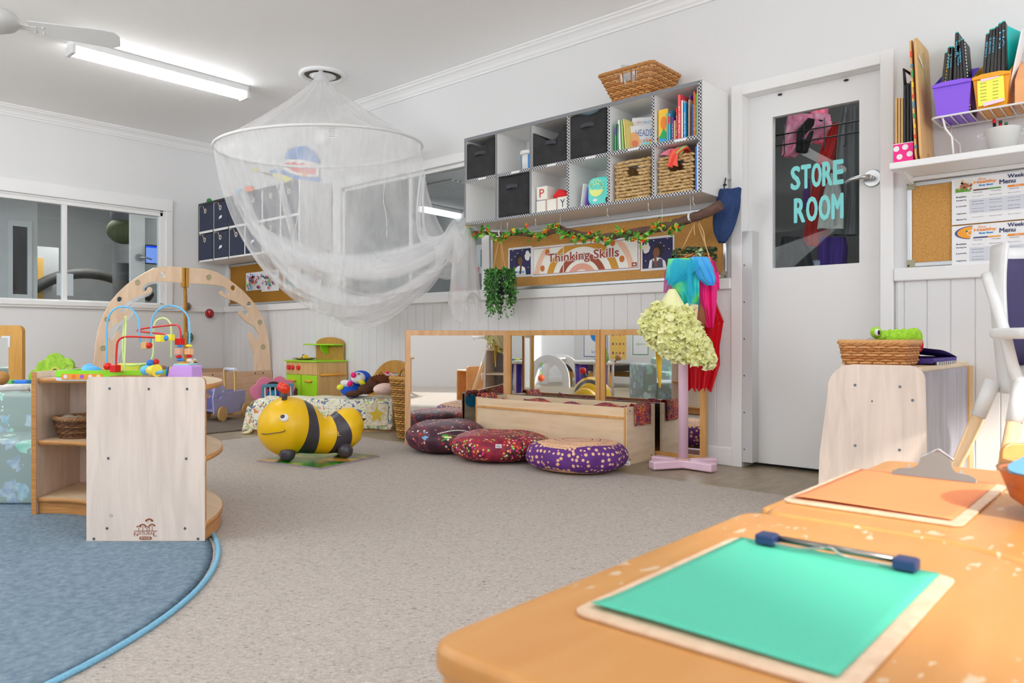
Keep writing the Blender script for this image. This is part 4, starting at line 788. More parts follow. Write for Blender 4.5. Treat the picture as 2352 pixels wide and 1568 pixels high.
# weekly menus
DK = M(c(40, 45, 90), .6); ORG = M(c(226, 140, 60), .6); BLU = M(c(0, 125, 185), .6); GRYT = M(c(110, 112, 118), .6); BKT = M(c(50, 50, 55), .6); LG = M(c(195, 198, 206), .6); LB = M(c(190, 198, 222), .6)
for i, (z0, z1, lab) in enumerate(((1.218, 1.425, 'upper weekly menu poster with nuts pictured, pinned to the right corkboard'), (1.003, 1.212, 'lower weekly menu poster with orange soup pictured, pinned to the right corkboard'))):
    O = Vector((3.8965, .757, z0)); fr = (O, (0, -1, 0), (0, 0, 1), (-1, 0, 0)); Wm = .66; H_ = z1 - z0; mb = MB(PAPER).prism(rect(0, 0, Wm, H_), fr, .001); f1 = (O + Vector((-.0014, 0, 0)),) + fr[1:]
    if i == 0:
        mb.use(M(c(215, 215, 205), .6)).flat(rect(.012, H_ - .062, .082, H_ - .004), f1, 1); mb.use(M(c(90, 150, 50), .6)).flat([(.014, H_ - .062), (.016, H_ - .045), (.05, H_ - .038), (.078, H_ - .062)], f1, 2)
        for k in range(26): mb.use(M(c(165, 105, 75) if k % 3 else c(205, 160, 130), .6)).disc(.05 + random.gauss(0, .012), H_ - .032 + random.gauss(0, .009), .0052, f1, 3 + k % 3, n=8)
    else:
        mb.use(M(c(70, 80, 130), .6)).disc(.082, H_ - .034, .07, f1, 1, .03, 20, PI * .5, PI * 1.5); mb.use(M(c(225, 150, 40), .6)).disc(.082, H_ - .034, .06, f1, 2, .027, 20, PI * .5, PI * 1.5); mb.use(PAPER).disc(.072, H_ - .036, .012, f1, 3, r0=.009); mb.use(M(c(60, 90, 50), .6)).disc(.06, H_ - .028, .004, f1, 4)
    mb.use(ORG).text('Bee', .105, H_ - .017, .028, .010, f1, 3); mb.text('Healthy', .088, H_ - .034, .085, .015, f1, 3, fat=.0008); mb.use(BLU).text('Busy Bees', .108, H_ - .045, .052, .008, f1, 3, fat=.0006)
    mb.use(DK).text('Weekly', .215, H_ - .028, .075, .022, f1, 3, fat=.0006); mb.text('Menu', .185, H_ - .045, .058, .019, f1, 3, fat=.0006)
    mb.use(M(c(90, 60, 45), .6) if i == 0 else M(c(60, 60, 100), .6)).flat(rect(.085, H_ - .062, .15, H_ - .056), f1, 2); mb.use(M(c(80, 140, 50), .6) if i == 0 else M(c(225, 150, 40), .6)).flat(rect(.14, H_ - .062, .19, H_ - .056), f1, 3); mb.use(M(c(220, 130, 30), .6)).flat(rect(.215, H_ - .063, .29, H_ - .054), f1, 3); mb.use(PAPER).text('Week 1', .24, H_ - .061, .025, .005, f1, 4)
    if i == 0: mb.use(BLU).flat(rect(.292, H_ - .065, .37, H_ - .004), f1, 3); mb.use(PAPER).flat(rect(.303, H_ - .045, .352, H_ - .009), f1, 4)
    mb.use(LG).flat(rect(.07, .045, .30, .108), f1, 1); mb.use(LB).flat(rect(.30, .045, .66, .108), f1, 1)
    for k, s in enumerate(('Monday', 'Tuesday', 'Wednesday', 'Thursday', 'Friday')): mb.use(BKT).text(s, .085 + .068 * k, H_ - .073, .036, .0055, f1, 2)
    for k, s in enumerate(('Breakfast', 'Morning Tea', 'Lunch', 'Vegetarian', 'Afternoon Tea')): mb.use(BKT).text(s, .018, H_ - .086 - (0, .016, .042, .076, .102)[k], .04, .0055, f1, 2, fat=.0003)
    for r, zz in enumerate((.118, .096, .083, .063, .050, .025)):
        for k in range(5): mb.use(GRYT if r in (0, 5) else DK).text(('Fruit yoghurt', 'Banana bread', 'Rice crackers', 'Fruit platter', 'Hummus dip') [(k + r) % 5] if r in (0, 5) else ('Soft tacos', 'Pasta bake', 'Mac and cheese', 'Lentil curry', 'Fried rice')[(k + r) % 5], .08 + .068 * k, zz, .045, .0042, f1, 2)
    o = tag(obj('menu_poster', mb), lab, 'poster')
fr = ((3.893, .757 - .325, 1.2), (0, -1, 0), (0, 0, 1), (-1, 0, 0)); mb = MB(BLU); st = [(.045 + (.048 if k % 2 == 0 else .036) * math.cos(PI * k / 8 + PI / 2), -.02 + (.048 if k % 2 == 0 else .036) * math.sin(PI * k / 8 + PI / 2)) for k in range(16)]; mb.prism(st, fr, .0015); f2 = ((3.891, .757 - .325, 1.2),) + fr[1:]
mb.use(PAPER).text("This", .03, -.008, .03, .009, f2, 1); mb.text("week's", .022, -.022, .046, .009, f2, 1); mb.text("menu", .03, -.036, .03, .008, f2, 1); tag(obj('badge', mb), 'blue star-shaped badge reading this week\'s menu on the lower menu', 'badge')
random.seed(11)
# ---------------------------------------------------------------- branch with flower garland
BX = 3.67
pts = [PX(a, q, BX) for a, q in ((1072, 531), (1100, 534), (1150, 537), (1200, 537), (1240, 541), (1268, 531), (1300, 530), (1340, 540), (1385, 545), (1430, 538), (1480, 530), (1530, 520), (1580, 504), (1620, 490), (1655, 470))]
mb = MB(noisy(c(108, 80, 68), c(78, 56, 48), 30, .85, 'bark', .004, (.3, .7), (1, .3, 1), s=.8)); P = spline(pts, 5); n = len(P); mb.tube([p + Vector((random.gauss(0, .002), 0, random.gauss(0, .002))) for p in P], [.010 + .018 * i / n for i in range(n)], 9)
a = PX(1275, 511, BX); mb.tube(spline([a, PX(1286, 520, BX), PX(1310, 532, BX), PX(1340, 541, BX)], 4), [.004 + .011 * min(1, i / 8) for i in range(13)], 8); mb.tube([PX(1175, 536, BX), PX(1180, 527, BX)], [.009, .003], 6)
tag(obj('tree_branch', mb), 'bare brown tree branch hung under the cube shelf above the banner', 'branch')
t = thing('flower_garland', 'green leafy garland with red and yellow flowers wound round the branch', 'garland', PX(1300, 540, 3.64)); V_ = M(c(70, 120, 60), .6)
g = [(1075, 528), (1095, 545), (1120, 530), (1150, 552), (1170, 533), (1210, 530), (1240, 545), (1265, 522), (1290, 530), (1310, 545), (1340, 552), (1365, 540), (1390, 555), (1420, 532), (1450, 545), (1480, 548), (1510, 515), (1540, 530), (1562, 520)]
GP = spline([PX(a, q, 3.635 + .03 * (i % 2)) for i, (a, q) in enumerate(g)], 7); obj('vine', MB(V_).tube(GP, .002, 5), t)
def leafdisc(mb, p, r, ax=None, cup=.25, ry=.6):
    R = Matrix.Rotation(random.uniform(0, 6.28), 3, 'Z') @ Matrix.Rotation(random.uniform(-1.3, 1.3), 3, 'X') @ Matrix.Rotation(random.uniform(-1.3, 1.3), 3, 'Y')
    v = [Vector((-r, 0, 0)), Vector((-.3 * r, ry * r, cup * r)), Vector((.5 * r, ry * .8 * r, cup * r)), Vector((r, 0, 0)), Vector((.5 * r, -ry * .8 * r, cup * r)), Vector((-.3 * r, -ry * r, cup * r)), Vector((0, 0, 0))]
    mb.add([Vector(p) + R @ q for q in v], [(6, 0, 1), (6, 1, 2), (6, 2, 3), (6, 3, 4), (6, 4, 5), (6, 5, 0)], True)
mb = MB(); lg = [M(c(90, 160, 50), .5), M(c(70, 140, 45), .5), M(c(130, 190, 70), .5)]
for i, p in enumerate(GP):
    for k in range(3):
        mb.use(random.choice(lg)); leafdisc(mb, p + Vector((random.gauss(-.004, .008), random.gauss(0, .016), random.gauss(0, .013))), random.uniform(.012, .021))
lv = obj('leaves', mb, t); lv['kind'] = 'stuff'
for i in range(0, len(GP), 5):
    p = GP[i] + Vector((-.012, random.gauss(0, .008), random.gauss(0, .014))); mb = MB()
    for k in range(7): mb.use(M(c(225, 60, 40), .5) if k % 2 else M(c(245, 190, 60), .5)); leafdisc(mb, p + Vector((random.gauss(0, .003), random.gauss(0, .006), random.gauss(0, .006))), .013, cup=.5)
    obj('flower', mb, t)
for i, (px, q) in enumerate(((1166, 532), (1230, 520), (1395, 500), (1489, 488), (1592, 478))):
    a = PX(px, q, 3.68); mb = MB(M((.75, .75, .76, 1), .3, .5)); mb.tube(spline([(3.68, a.y, 1.467), (3.68, a.y, 1.44), (3.667, a.y - .01, 1.425), (3.68, a.y - .014, 1.412), (3.692, a.y - .004, 1.42)], 4), .0028, 6)
    tag(obj('hook', mb), 'white wire hook under the cube shelf, ' + ('first', 'second', 'third', 'fourth', 'fifth')[i] + ' counted from the left', 'hook', 'wire hooks under the cube shelf')
for i, (px, q) in enumerate(((1108, 534), (1151, 536), (1287, 530), (1521, 522), (1586, 500))):
    p = PX(px, q, BX); mb = MB(M((.8, .8, .78, 1), .7))
    for k in range(4): mb.tube([p + Vector((.024 * math.cos(a), .003 * k - .005 + .004 * math.sin(a), .024 * math.sin(a))) for a in [2 * PI * j / 14 for j in range(14)]], .0016, 5, True)
    if i < 4 and False: pass
    mb.tube([p + Vector((0, 0, .02)), Vector((p.x, p.y, 1.466))], .0012, 5)
    tag(obj('string', mb), 'white string tying the branch to the shelf, ' + ('first', 'second', 'third', 'fourth', 'fifth')[i] + ' tie from the left', 'string', 'strings on the branch')
# hanging plant in a dark pot
pc = PX(1149, 650, 3.68); t = thing('hanging_plant', 'trailing green plant in a dark pot hanging by string under the branch', 'plant', (pc.x, pc.y, pc.z - .08))
obj('pot', MB(M(c(36, 36, 56), .5)).lathe([(0, -.075), (.045, -.075), (.062, .03), (.066, .04), (.055, .04), (.04, .02), (0, .02)], pc, 24), t); LF = [M(c(62, 118, 50), .5), M(c(80, 140, 62), .5), M(c(48, 92, 44), .5), M(c(104, 160, 84), .5)]
mb = MB(); st = MB(V_)
for k in range(86):
    a = random.uniform(0, 2 * PI); r0 = random.uniform(.0, .05); r1 = random.uniform(.05, .10); ln = random.choice((.04, .09, .15, .2, .24)) * random.uniform(.7, 1.1)
    p0 = pc + Vector((r0 * math.cos(a), r0 * math.sin(a), .03)); p1 = pc + Vector((r1 * math.cos(a), r1 * math.sin(a), .05 + random.uniform(0, .04))); p2 = pc + Vector(((r1 + .012) * math.cos(a), (r1 + .012) * math.sin(a), .02 - ln * .5)); p3 = pc + Vector(((r1 + random.gauss(0, .015)) * math.cos(a), (r1 + random.gauss(0, .015)) * math.sin(a), .02 - ln))
    P = spline([p0, p1, p2, p3], 6); st.tube(P, .0011, 4)
    for p in P[2:]:
        for _ in range(2): mb.use(random.choice(LF)); leafdisc(mb, p + Vector((random.gauss(0, .007), random.gauss(0, .007), random.gauss(0, .004))), random.uniform(.006, .0105), ry=.85)
o = obj('leaves', mb, t); o['kind'] = 'stuff'; o = obj('vines', st, t); o['kind'] = 'stuff'
mb = MB(M(c(210, 175, 125), .8)); top = Vector((3.68, pc.y, 1.40))
for k in range(3): a = 2 * PI * k / 3 + .4; mb.tube([top, pc + Vector((.06 * math.cos(a), .06 * math.sin(a), .035))], .0018, 5)
obj('hanging_string', mb, t)
# second hanging basket with ropes and dark greenery
pc = PX(1594, 592, 3.74); t = thing('hanging_basket', 'rope-hung basket of dark greenery above the stand of dressing-up clothes', 'plant', (pc.x, pc.y, pc.z - .05)); mb = MB(M(c(205, 165, 110), .8)); top = PX(1600, 503, 3.70)
for px, q in ((1557, 592), (1640, 622), (1632, 600)): mb.tube([top, PX(px, q, 3.70)], .0035, 6)
mb.tube(spline([top, PX(1594, 520, 3.7), PX(1596, 540, 3.7)], 5), .003, 6); mb.tube(spline([top, PX(1615, 530, 3.69), PX(1620, 560, 3.69), PX(1632, 600, 3.69)], 5), .003, 6); mb.ell(top, .012); obj('rope', mb, t)
mb = MB()
for k in range(22): mb.use(random.choice(WK)); mb.tube([pc + Vector(((.085 + .004 * math.sin(k + 5 * a)) * math.cos(a), (.095 + .004 * math.cos(k * 2 + 4 * a)) * math.sin(a), -.05 + .003 * k + .008 * math.sin(3 * a + k))) for a in [2 * PI * j / 24 for j in range(24)]], .004, 5, True)
obj('nest_basket', mb, t); mb = MB(); dg = [M(c(60, 78, 46), .6), M(c(84, 104, 62), .6), M(c(46, 60, 38), .6)]
for k in range(420):
    mb.use(random.choice(dg)); a = random.uniform(0, 6.28); r = .1 * math.sqrt(random.random()); leafdisc(mb, pc + Vector((r * math.cos(a), 1.25 * r * math.sin(a), random.uniform(-.02, .05))), random.uniform(.009, .017))
mb.use(M(c(175, 195, 150), .6)); [leafdisc(mb, PX(1606, 581, 3.66) + Vector((random.gauss(0, .004), random.gauss(0, .008), random.gauss(0, .008))), .016, cup=.5) for _ in range(9)]
o = obj('leaves', mb, t); o['kind'] = 'stuff'
# cap on its hook
p = PX(1664, 436, 3.78); t = thing('wall_hook', 'small white hook with a black clip at the end of the cube shelf', 'hook', (3.9, p.y, 1.55)); mb = MB(M((.8, .8, .8, 1), .3)); a = PX(1663, 405, 3.84)
mb.tube(spline([(3.919, a.y, a.z), (3.87, a.y + .012, a.z - .01), (3.85, a.y + .022, a.z + .005)], 4), .003, 6); mb.tube(spline([(3.919, a.y, a.z), (3.87, a.y - .012, a.z - .01), (3.85, a.y - .018, a.z + .01)], 4), .003, 6); obj('hook_arms', mb, t); mb = MB(BLACK).tube([(3.86, a.y, a.z - .005), (3.84, a.y, a.z - .07)], .003, 6).ell((3.85, a.y, a.z - .045), (.008, .012, .006)); obj('clip', mb, t)
NVC = noisy(c(38, 62, 108), c(28, 48, 88), 140, .85, 'navy_cotton', .0006); t = thing('cap', 'navy blue cap hanging from the hook beside the store room door', 'cap', PX(1668, 500, 3.80))
def capf(u, v):
    rows = [(434, 1655, 1692), (450, 1650, 1700), (480, 1640, 1698), (510, 1638, 1690), (535, 1641, 1680), (558, 1652, 1664)]
    s = v * (len(rows) - 1); i = min(int(s), len(rows) - 2); k = s - i; yy = rows[i][0] + (rows[i + 1][0] - rows[i][0]) * k; l = rows[i][1] + (rows[i + 1][1] - rows[i][1]) * k; r = rows[i][2] + (rows[i + 1][2] - rows[i][2]) * k
    a = 2 * PI * u; xm, w_ = (l + r) / 2, (r - l) / 2; p = PX(xm + w_ * math.cos(a), yy, 3.80); return p + Vector((.045 * math.sin(a) * math.sin(PI * min(1, .12 + .8 * v)) + .004 * math.sin(5 * a + 6 * v), 0, 0))
mb = MB(NVC); mb.grid(capf, 32, 16, cu=True); obj('crown', mb, t, solid=.003); mb = MB(NVC)
q = [PX(a, b_, 3.77) for a, b_ in ((1660, 437), (1697, 429), (1703, 432), (1700, 462), (1690, 490), (1672, 500), (1664, 470))]; mb.prism([(-a.y, a.z) for a in q], ((3.775, 0, 0), (0, -1, 0), (0, 0, 1), (-1, -.0, 0)), .006); obj('brim', mb, t, bevel=.003); obj('button', MB(NVC).ell(PX(1641, 484, 3.79), .006), t)

# ---------------------------------------------------------------- stand with dressing-up clothes
F_ = Vector((SN, CS, 0)); Rr = Vector((CS, -SN, 0)); sc_ = Vector((3.655, 1.985, 0)); PINK = M(c(228, 195, 215), .4)
t = thing('clothes_stand', 'pale pink wooden stand on a cross-shaped foot in front of the mirrors', 'stand', sc_)
obj('pole', MB(PINK).cyl(sc_ + Vector((0, 0, .045)), sc_ + Vector((0, 0, 1.05)), .0262, n=28), t); obj('collar', MB(M(c(205, 175, 150), .5)).cyl(sc_ + Vector((0, 0, .050)), sc_ + Vector((0, 0, .056)), .032, n=28), t)
for dx, dy in ((.165, -.10), (-.165, .10), (.02, .19), (-.02, -.19)):
    d = Vector((dx, dy, 0)); s = d.normalized(); wv = Vector((-s.y, s.x, 0)) * .062; obj('foot', MB(PINK).beam(sc_ + s * .005 + Vector((0, 0, .028)), sc_ + d * 1.0 + Vector((0, 0, .028)), wv, (0, 0, .044)), t, bevel=.008)
def sheet(name, rows, mt, lab, cat, folds=4, amp=.02, seed=0, nu=40, nv=24, th=.0, par=None, bulge=.0, edge=.0):
    """hanging sheet; rows: (y, xl, xr, depth) in photo pixels at a distance from the viewer"""
    A = [(PD(xl, y, d), PD(xr, y, d)) for y, xl, xr, d in rows]
    def f(u, v):
        s = v * (len(A) - 1); i = min(int(s), len(A) - 2); k = s - i; k = k * k * (3 - 2 * k); a = A[i][0].lerp(A[i + 1][0], k); q = A[i][1].lerp(A[i + 1][1], k)
        p = a.lerp(q, u); w_ = math.sin(u * PI * folds + seed + 1.5 * v) + .4 * math.sin(u * PI * folds * 2.3 + 2 * seed - 2 * v)
        return p + F_ * (-amp * w_ * (.3 + .7 * v) - bulge * math.sin(u * PI)) + Vector((0, 0, edge * math.sin(u * PI * folds * 1.7 + seed) * v))
    mb = MB(mt); mb.grid(f, nu, nv); o = obj(name, mb, par, solid=th); return tag(o, lab, cat) if par is None else o
TQ = sheer(c(70, 195, 225), .78, 'turquoise_voile'); 
m, nt, b = mat('tie_dyed_silk'); n_ = N(nt, 'TexNoise'); n_.inputs['Scale'].default_value = 8; L(nt, coords(nt), n_.inputs['Vector']); L(nt, ramp(nt, [(.35, c(20, 165, 190)), (.48, c(60, 200, 190)), (.56, c(120, 215, 110)), (.68, c(30, 130, 215))], n_.outputs[0]), b.inputs['Base Color']); b.inputs['Roughness'].default_value = .5; SILK = m
sheet('red_skirt', [(690, 1590, 1640, 4.1), (740, 1585, 1660, 4.1), (800, 1575, 1650, 4.08), (840, 1572, 1652, 4.06), (895, 1576, 1636, 4.08)], M(c(205, 22, 40), .6), 'layered red dress hanging at the right of the pink stand', 'clothes', 6, .025, 1, edge=.012)
sheet('red_overskirt', [(660, 1620, 1632, 4.0), (700, 1622, 1650, 4.0), (735, 1625, 1664, 4.0), (742, 1622, 1660, 4.01)], sheer(c(215, 25, 40), .6), 'sheer red frill at the right edge of the clothes stand, upper tier', 'clothes', 3, .02, 2, edge=.012)
sheet('red_overskirt', [(745, 1620, 1655, 4.0), (800, 1618, 1652, 4.0), (812, 1616, 1650, 4.0), (828, 1620, 1650, 4.01)], sheer(c(215, 25, 40), .6), 'sheer red frill at the right edge of the clothes stand, lower tier', 'clothes', 3, .02, 3, edge=.01)
sheet('magenta_scarf', [(590, 1585, 1635, 4.0), (640, 1598, 1650, 3.97), (700, 1606, 1648, 3.95), (752, 1622, 1640, 3.95)], M(c(224, 20, 120), .6), 'magenta scarf hanging down the right side of the stand', 'scarf', 4, .018, 4)
sheet('magenta_scarf', [(625, 1640, 1652, 4.0), (650, 1638, 1653, 4.0), (664, 1636, 1653, 4.0)], M(c(220, 24, 124), .6), 'short magenta scarf end at the far right of the stand', 'scarf', 2, .01, 4)
sheet('pink_scarf', [(595, 1538, 1560, 4.02), (630, 1526, 1560, 4.0), (672, 1523, 1545, 4.0)], sheer(c(205, 90, 170), .85), 'lilac and pink scarf at the left side of the stand', 'scarf', 3, .015, 5)
sheet('pink_scarf', [(600, 1636, 1644, 4.05), (630, 1642, 1652, 4.05), (664, 1640, 1652, 4.05)], sheer(c(210, 60, 150), .8), 'narrow pink scarf edge behind the blue scarf', 'scarf', 2, .01, 5)
t = thing('drawstring_bag', 'brown velvet bag hanging below the scarves on the stand', 'bag', PD(1604, 760, 3.97)); obj('bag_body', MB(M(c(140, 80, 45), .6)).ell(PD(1604, 728, 3.98), (.05, .05, .088), 20, 14), t); obj('bag_neck', MB(M(c(120, 66, 36), .6)).cyl(PD(1604, 700, 3.98), PD(1600, 680, 3.98), .03, .02), t)
sheet('silk_scarf', [(594, 1535, 1600, 3.95), (640, 1528, 1606, 3.93), (680, 1560, 1604, 3.92), (712, 1565, 1603, 3.93)], SILK, 'blue and green tie-dyed silk over the middle of the stand', 'scarf', 4, .02, 6, bulge=.03)
sheet('turquoise_scarf', [(596, 1546, 1602, 3.90), (615, 1538, 1606, 3.89), (645, 1533, 1566, 3.88), (655, 1531, 1545, 3.88)], TQ, 'sheer turquoise scarf draped over the top left of the stand', 'scarf', 4, .014, 7, bulge=.02)
sheet('turquoise_scarf', [(600, 1575, 1588, 3.87), (650, 1579, 1588, 3.86), (725, 1581, 1588, 3.86)], TQ, 'thin turquoise scarf tail hanging straight down the middle of the stand', 'scarf', 1, .006, 8)
sheet('blue_scarf', [(590, 1586, 1626, 3.92), (610, 1592, 1636, 3.9), (640, 1606, 1645, 3.9), (656, 1624, 1640, 3.9)], M(c(70, 165, 225), .6), 'sky blue scarf over the top right of the stand', 'scarf', 4, .014, 9, bulge=.02)
mb = MB(M(c(240, 205, 160), .6)); mb.ell(PD(1583, 706, 3.9), (.035, .04, .022)); mb.tube(spline([PD(1598, 700, 3.9), PD(1594, 740, 3.89), PD(1588, 770, 3.9)], 5), .014, 10); tag(obj('soft_shoe', mb), 'cream padded shape hanging between the silk scarf and the tutu', 'toy')
sheet('mustard_sash', [(800, 1505, 1522, 3.86), (845, 1508, 1520, 3.85), (890, 1513, 1517, 3.85)], M(c(205, 170, 50), .6), 'mustard sash hanging below the yellow tutu', 'sash', 2, .006, 1)
t = thing('tutu', 'pale yellow ruffled tutu hung on the left of the pink stand', 'clothes', PD(1560, 830, 3.85)); YEL = noisy(c(246, 240, 178, 1.3), c(236, 228, 158, 1.3), 60, .9, 'yellow_tulle', .002)
rows = [(664, 1536, 1552), (690, 1520, 1566), (720, 1495, 1582), (750, 1472, 1600), (780, 1486, 1618), (810, 1510, 1632), (832, 1560, 1622)]
def tf(u, v, s=1, grow=0):
    q = v * (len(rows) - 1); i = min(int(q), len(rows) - 2); k = q - i; y, l, r = [rows[i][j] + (rows[i + 1][j] - rows[i][j]) * k for j in range(3)]
    a = 2 * PI * u; xm, w_ = (l + r) / 2, (r - l) / 2 + grow; return PD(xm + w_ * math.cos(a), y + (8 * math.cos(a) if v > .3 else 0), 3.86) + F_ * (-(.10 * min(1, v * 2.2 + .2)) * math.sin(a) + .008 * math.sin(a * 17) * v)
mb = MB(YEL); mb.grid(tf, 68, 18, cu=True); obj('skirt', mb, t); mb = MB(YEL)
for k in range(230):
    u, v = random.uniform(0, .5), random.uniform(.28, 1.0); p = tf(u, v); r = random.uniform(.022, .040); R = Matrix.Rotation(random.uniform(0, 6), 3, 'Z') @ Matrix.Rotation(random.uniform(-1, 1), 3, 'X') @ Matrix.Rotation(random.uniform(.5, 2.2), 3, 'Y'); ph = random.uniform(0, 6); w3 = random.choice((4, 5, 7))
    mb.grid(lambda a, b_: p + F_ * -.008 + R @ Vector((r * b_ * math.cos(2 * PI * a), r * b_ * math.sin(2 * PI * a), r * .42 * b_ ** 2 * math.sin(2 * PI * a * w3 + ph))), 30, 4, cu=True)
o = obj('ruffles', mb, t); o['kind'] = 'stuff'

# ---------------------------------------------------------------- folding mirrors
def mirror_panel(p0, p1, h, lab, fc):
    p0, p1 = Vector(p0), Vector(p1); U = (p1 - p0); ln = U.length; U = U / ln; Nn = Vector((0, 0, 1)).cross(U) * -1
    if Nn.dot(Vector((-1, 0, 0))) < 0: Nn = -Nn
    t = thing('floor_mirror', lab, 'mirror', (p0 + p1) / 2, 'wood-framed mirrors along the wall'); fr = (p0, U, (0, 0, 1), Nn); f = .034
    obj('frame', MB(fc).prism(rect(0, .0, ln, h), fr, .022, [rect(f, f + .012, ln - f, h - f)]), t, bevel=.002)
    obj('mirror_glass', MB(MIRROR).prism(rect(f, f + .012, ln - f, h - f), (p0 + Nn * .012, U, (0, 0, 1), Nn), .002), t); obj('backing', MB(BIRCH).prism(rect(.004, .004, ln - .004, h - .004), (p0 - Nn * .0005, U, (0, 0, 1), Nn), -.004), t)
BW = wood(c(208, 160, 98), c(194, 142, 80), (5, 5, 1), 5, .35, 'beech_frame')
mirror_panel((3.262, 3.815, 0), (3.872, 3.447, 0), .757, 'wood-framed floor mirror standing out from the wall at an angle, nearest the wicker basket', wood(c(220, 176, 130), c(206, 158, 112), (5, 5, 1), 5, .35, 'light_beech'))
mirror_panel((3.872, 3.437, 0), (3.872, 2.665, 0), .757, 'wood-framed mirror flat on the wall, middle one of three', BW); mirror_panel((3.872, 2.660, 0), (3.872, 1.955, 0), .757, 'wood-framed mirror flat on the wall, behind the clothes stand', BW)
# bench trough
t = thing('storage_trough', 'long low birch box bench in front of the mirrors', 'box', (3.69, 2.85, 0)); x0, x1, y0, y1, zt = 3.53, 3.83, 2.262, 3.42, .322
obj('front_panel', MB(BIRCHY).box(x0, y0 + .017, .012, x0 + .016, y1 - .0, zt - .004), t, bevel=.002); obj('back_panel', MB(BIRCHY).box(x1 - .016, y0, .0, x1, y1, zt), t, bevel=.002)
for yy in (y0, y1 - .016): obj('end_panel', MB(BIRCHX).box(x0 - .002, yy, 0, x1 - .017, yy + .016, zt), t, bevel=.002)
mb = MB(BIRCHX).box(x0 + .017, y0 + .017, .05, x1 - .017, y1 - .017, .066); obj('base_board', mb, t); mb = MB(BW).box(x0 - .006, y0 + .017, .255, x0, y1, .268).box(x0 - .004, y0 + .004, 0, x0 + .0, y0 + .017, zt).box(x0 - .004, y1 - .012, 0, x0 - .0, y1, zt); obj('edge_strip', mb, t)
mb = MB(DARKM)
for xx, zz in ((3.56, .30), (3.56, .03), (3.79, .03), (3.63, .28)): mb.cyl((xx, y0 - .0012, zz), (xx, y0, zz), .0045, n=10)
obj('bolt', mb, t)
RUN = cells([c(150, 30, 45), c(205, 60, 60), c(120, 40, 90), c(210, 120, 50), c(60, 110, 80), c(170, 40, 70), c(225, 150, 90), c(60, 60, 130)], 110, .8, 'runner_print', warp=26)
def runner(pts, wd, lab, ax=(1, 0, 0)):
    P = spline(pts, 6); n = len(P); A = Vector(ax); mb = MB(RUN); mb.grid(lambda u, v: P[int(u * (n - 1) + .5)] + A * ((v - .5) * wd) + Vector((.003 * math.sin(9 * v + 7 * u), .003 * math.sin(8 * v), .003 * math.sin(13 * v + 5 * u))), n - 1, 10); return tag(obj('table_runner', mb, solid=.003), lab, 'cloth', 'patterned cloths over the birch box')
runner([(3.68, y0 + .09, .2), (3.68, y0 + .03, .32), (3.68, y0 + .008, .333), (3.68, y0 - .009, .327), (3.68, y0 - .012, .28), (3.68, y0 - .012, .215)], .17, 'red patterned cloth hanging over the right end of the birch box')
runner([(3.63, y1 - .25, .20), (3.63, y1 - .06, .29), (3.63, y1 - .02, .333), (3.63, y1 + .0, .34), (3.63, y1 + .012, .32), (3.63, y1 + .012, .27)], .15, 'red patterned cloth over the far left end of the birch box')
mb = MB(RUN); mb.grid(lambda u, v: Vector((3.56 + .22 * v, 2.42 + .80 * u, .315 - .10 * math.sin(PI * v) + .012 * math.sin(20 * u + 4 * v) - .02 * math.sin(PI * u))), 40, 10); tag(obj('table_runner', mb, solid=.003), 'red patterned cloth lying along inside the birch box', 'cloth', 'patterned cloths over the birch box')
mb = MB(M(c(20, 140, 190), .7)); mb.disc(0, 0, .045, ((3.60, y1 + .0165, .27), (1, 0, 0), (0, 0, 1), (0, 1, 0)), 1, n=24); tag(obj('blue_disc', mb), 'round blue patch on the cloth at the far end of the birch box', 'cloth')
# floor cushions
def cush_pattern(name, base, spots, scale, gap, nscale=5, cols2=None):
    m, nt, b = mat(name); co = coords(nt); v = N(nt, 'TexVoronoi'); v.inputs['Scale'].default_value = scale; L(nt, co, v.inputs['Vector']); s = N(nt, 'SeparateColor'); L(nt, v.outputs['Color'], s.inputs[0])
    cr = ramp(nt, [(i / len(spots), q) for i, q in enumerate(spots)], s.outputs[0], True); n2 = N(nt, 'TexNoise'); n2.inputs['Scale'].default_value = nscale; n2.inputs['Detail'].default_value = 2; n2.inputs['Distortion'].default_value = 1.2; L(nt, co, n2.inputs['Vector'])
    bc = ramp(nt, base, n2.outputs[0]); lt = N(nt, 'Math', operation='LESS_THAN'); lt.inputs[1].default_value = gap; L(nt, v.outputs['Distance'], lt.inputs[0])
    g2 = N(nt, 'Math', operation='GREATER_THAN'); g2.inputs[1].default_value = .43; L(nt, n2.outputs[0], g2.inputs[0]); ml = N(nt, 'Math', operation='MULTIPLY'); L(nt, lt.outputs[0], ml.inputs[0]); L(nt, g2.outputs[0], ml.inputs[1])
    mx = N(nt, 'MixRGB'); L(nt, ml.outputs[0], mx.inputs[0]); L(nt, bc, mx.inputs[1]); L(nt, cr, mx.inputs[2]); L(nt, mx.outputs[0], b.inputs['Base Color']); b.inputs['Roughness'].default_value = .55; return m
C1 = cush_pattern('maroon_print', [(.35, c(58, 28, 44)), (.48, c(92, 40, 62)), (.56, c(120, 50, 50)), (.60, c(60, 34, 58)), (.7, c(84, 48, 66))], [c(225, 120, 60), c(200, 60, 50), c(90, 140, 190), c(230, 225, 215), c(170, 50, 70)], 34, .28, 6)
C2 = cush_pattern('red_print', [(.36, c(120, 22, 50)), (.46, c(160, 34, 56)), (.5, c(90, 20, 44)), (.56, c(60, 30, 30)), (.64, c(140, 30, 80))], [c(220, 90, 50), c(235, 165, 80), c(215, 40, 130), c(150, 200, 90), c(190, 30, 60), c(225, 200, 190)], 62, .42, 5)
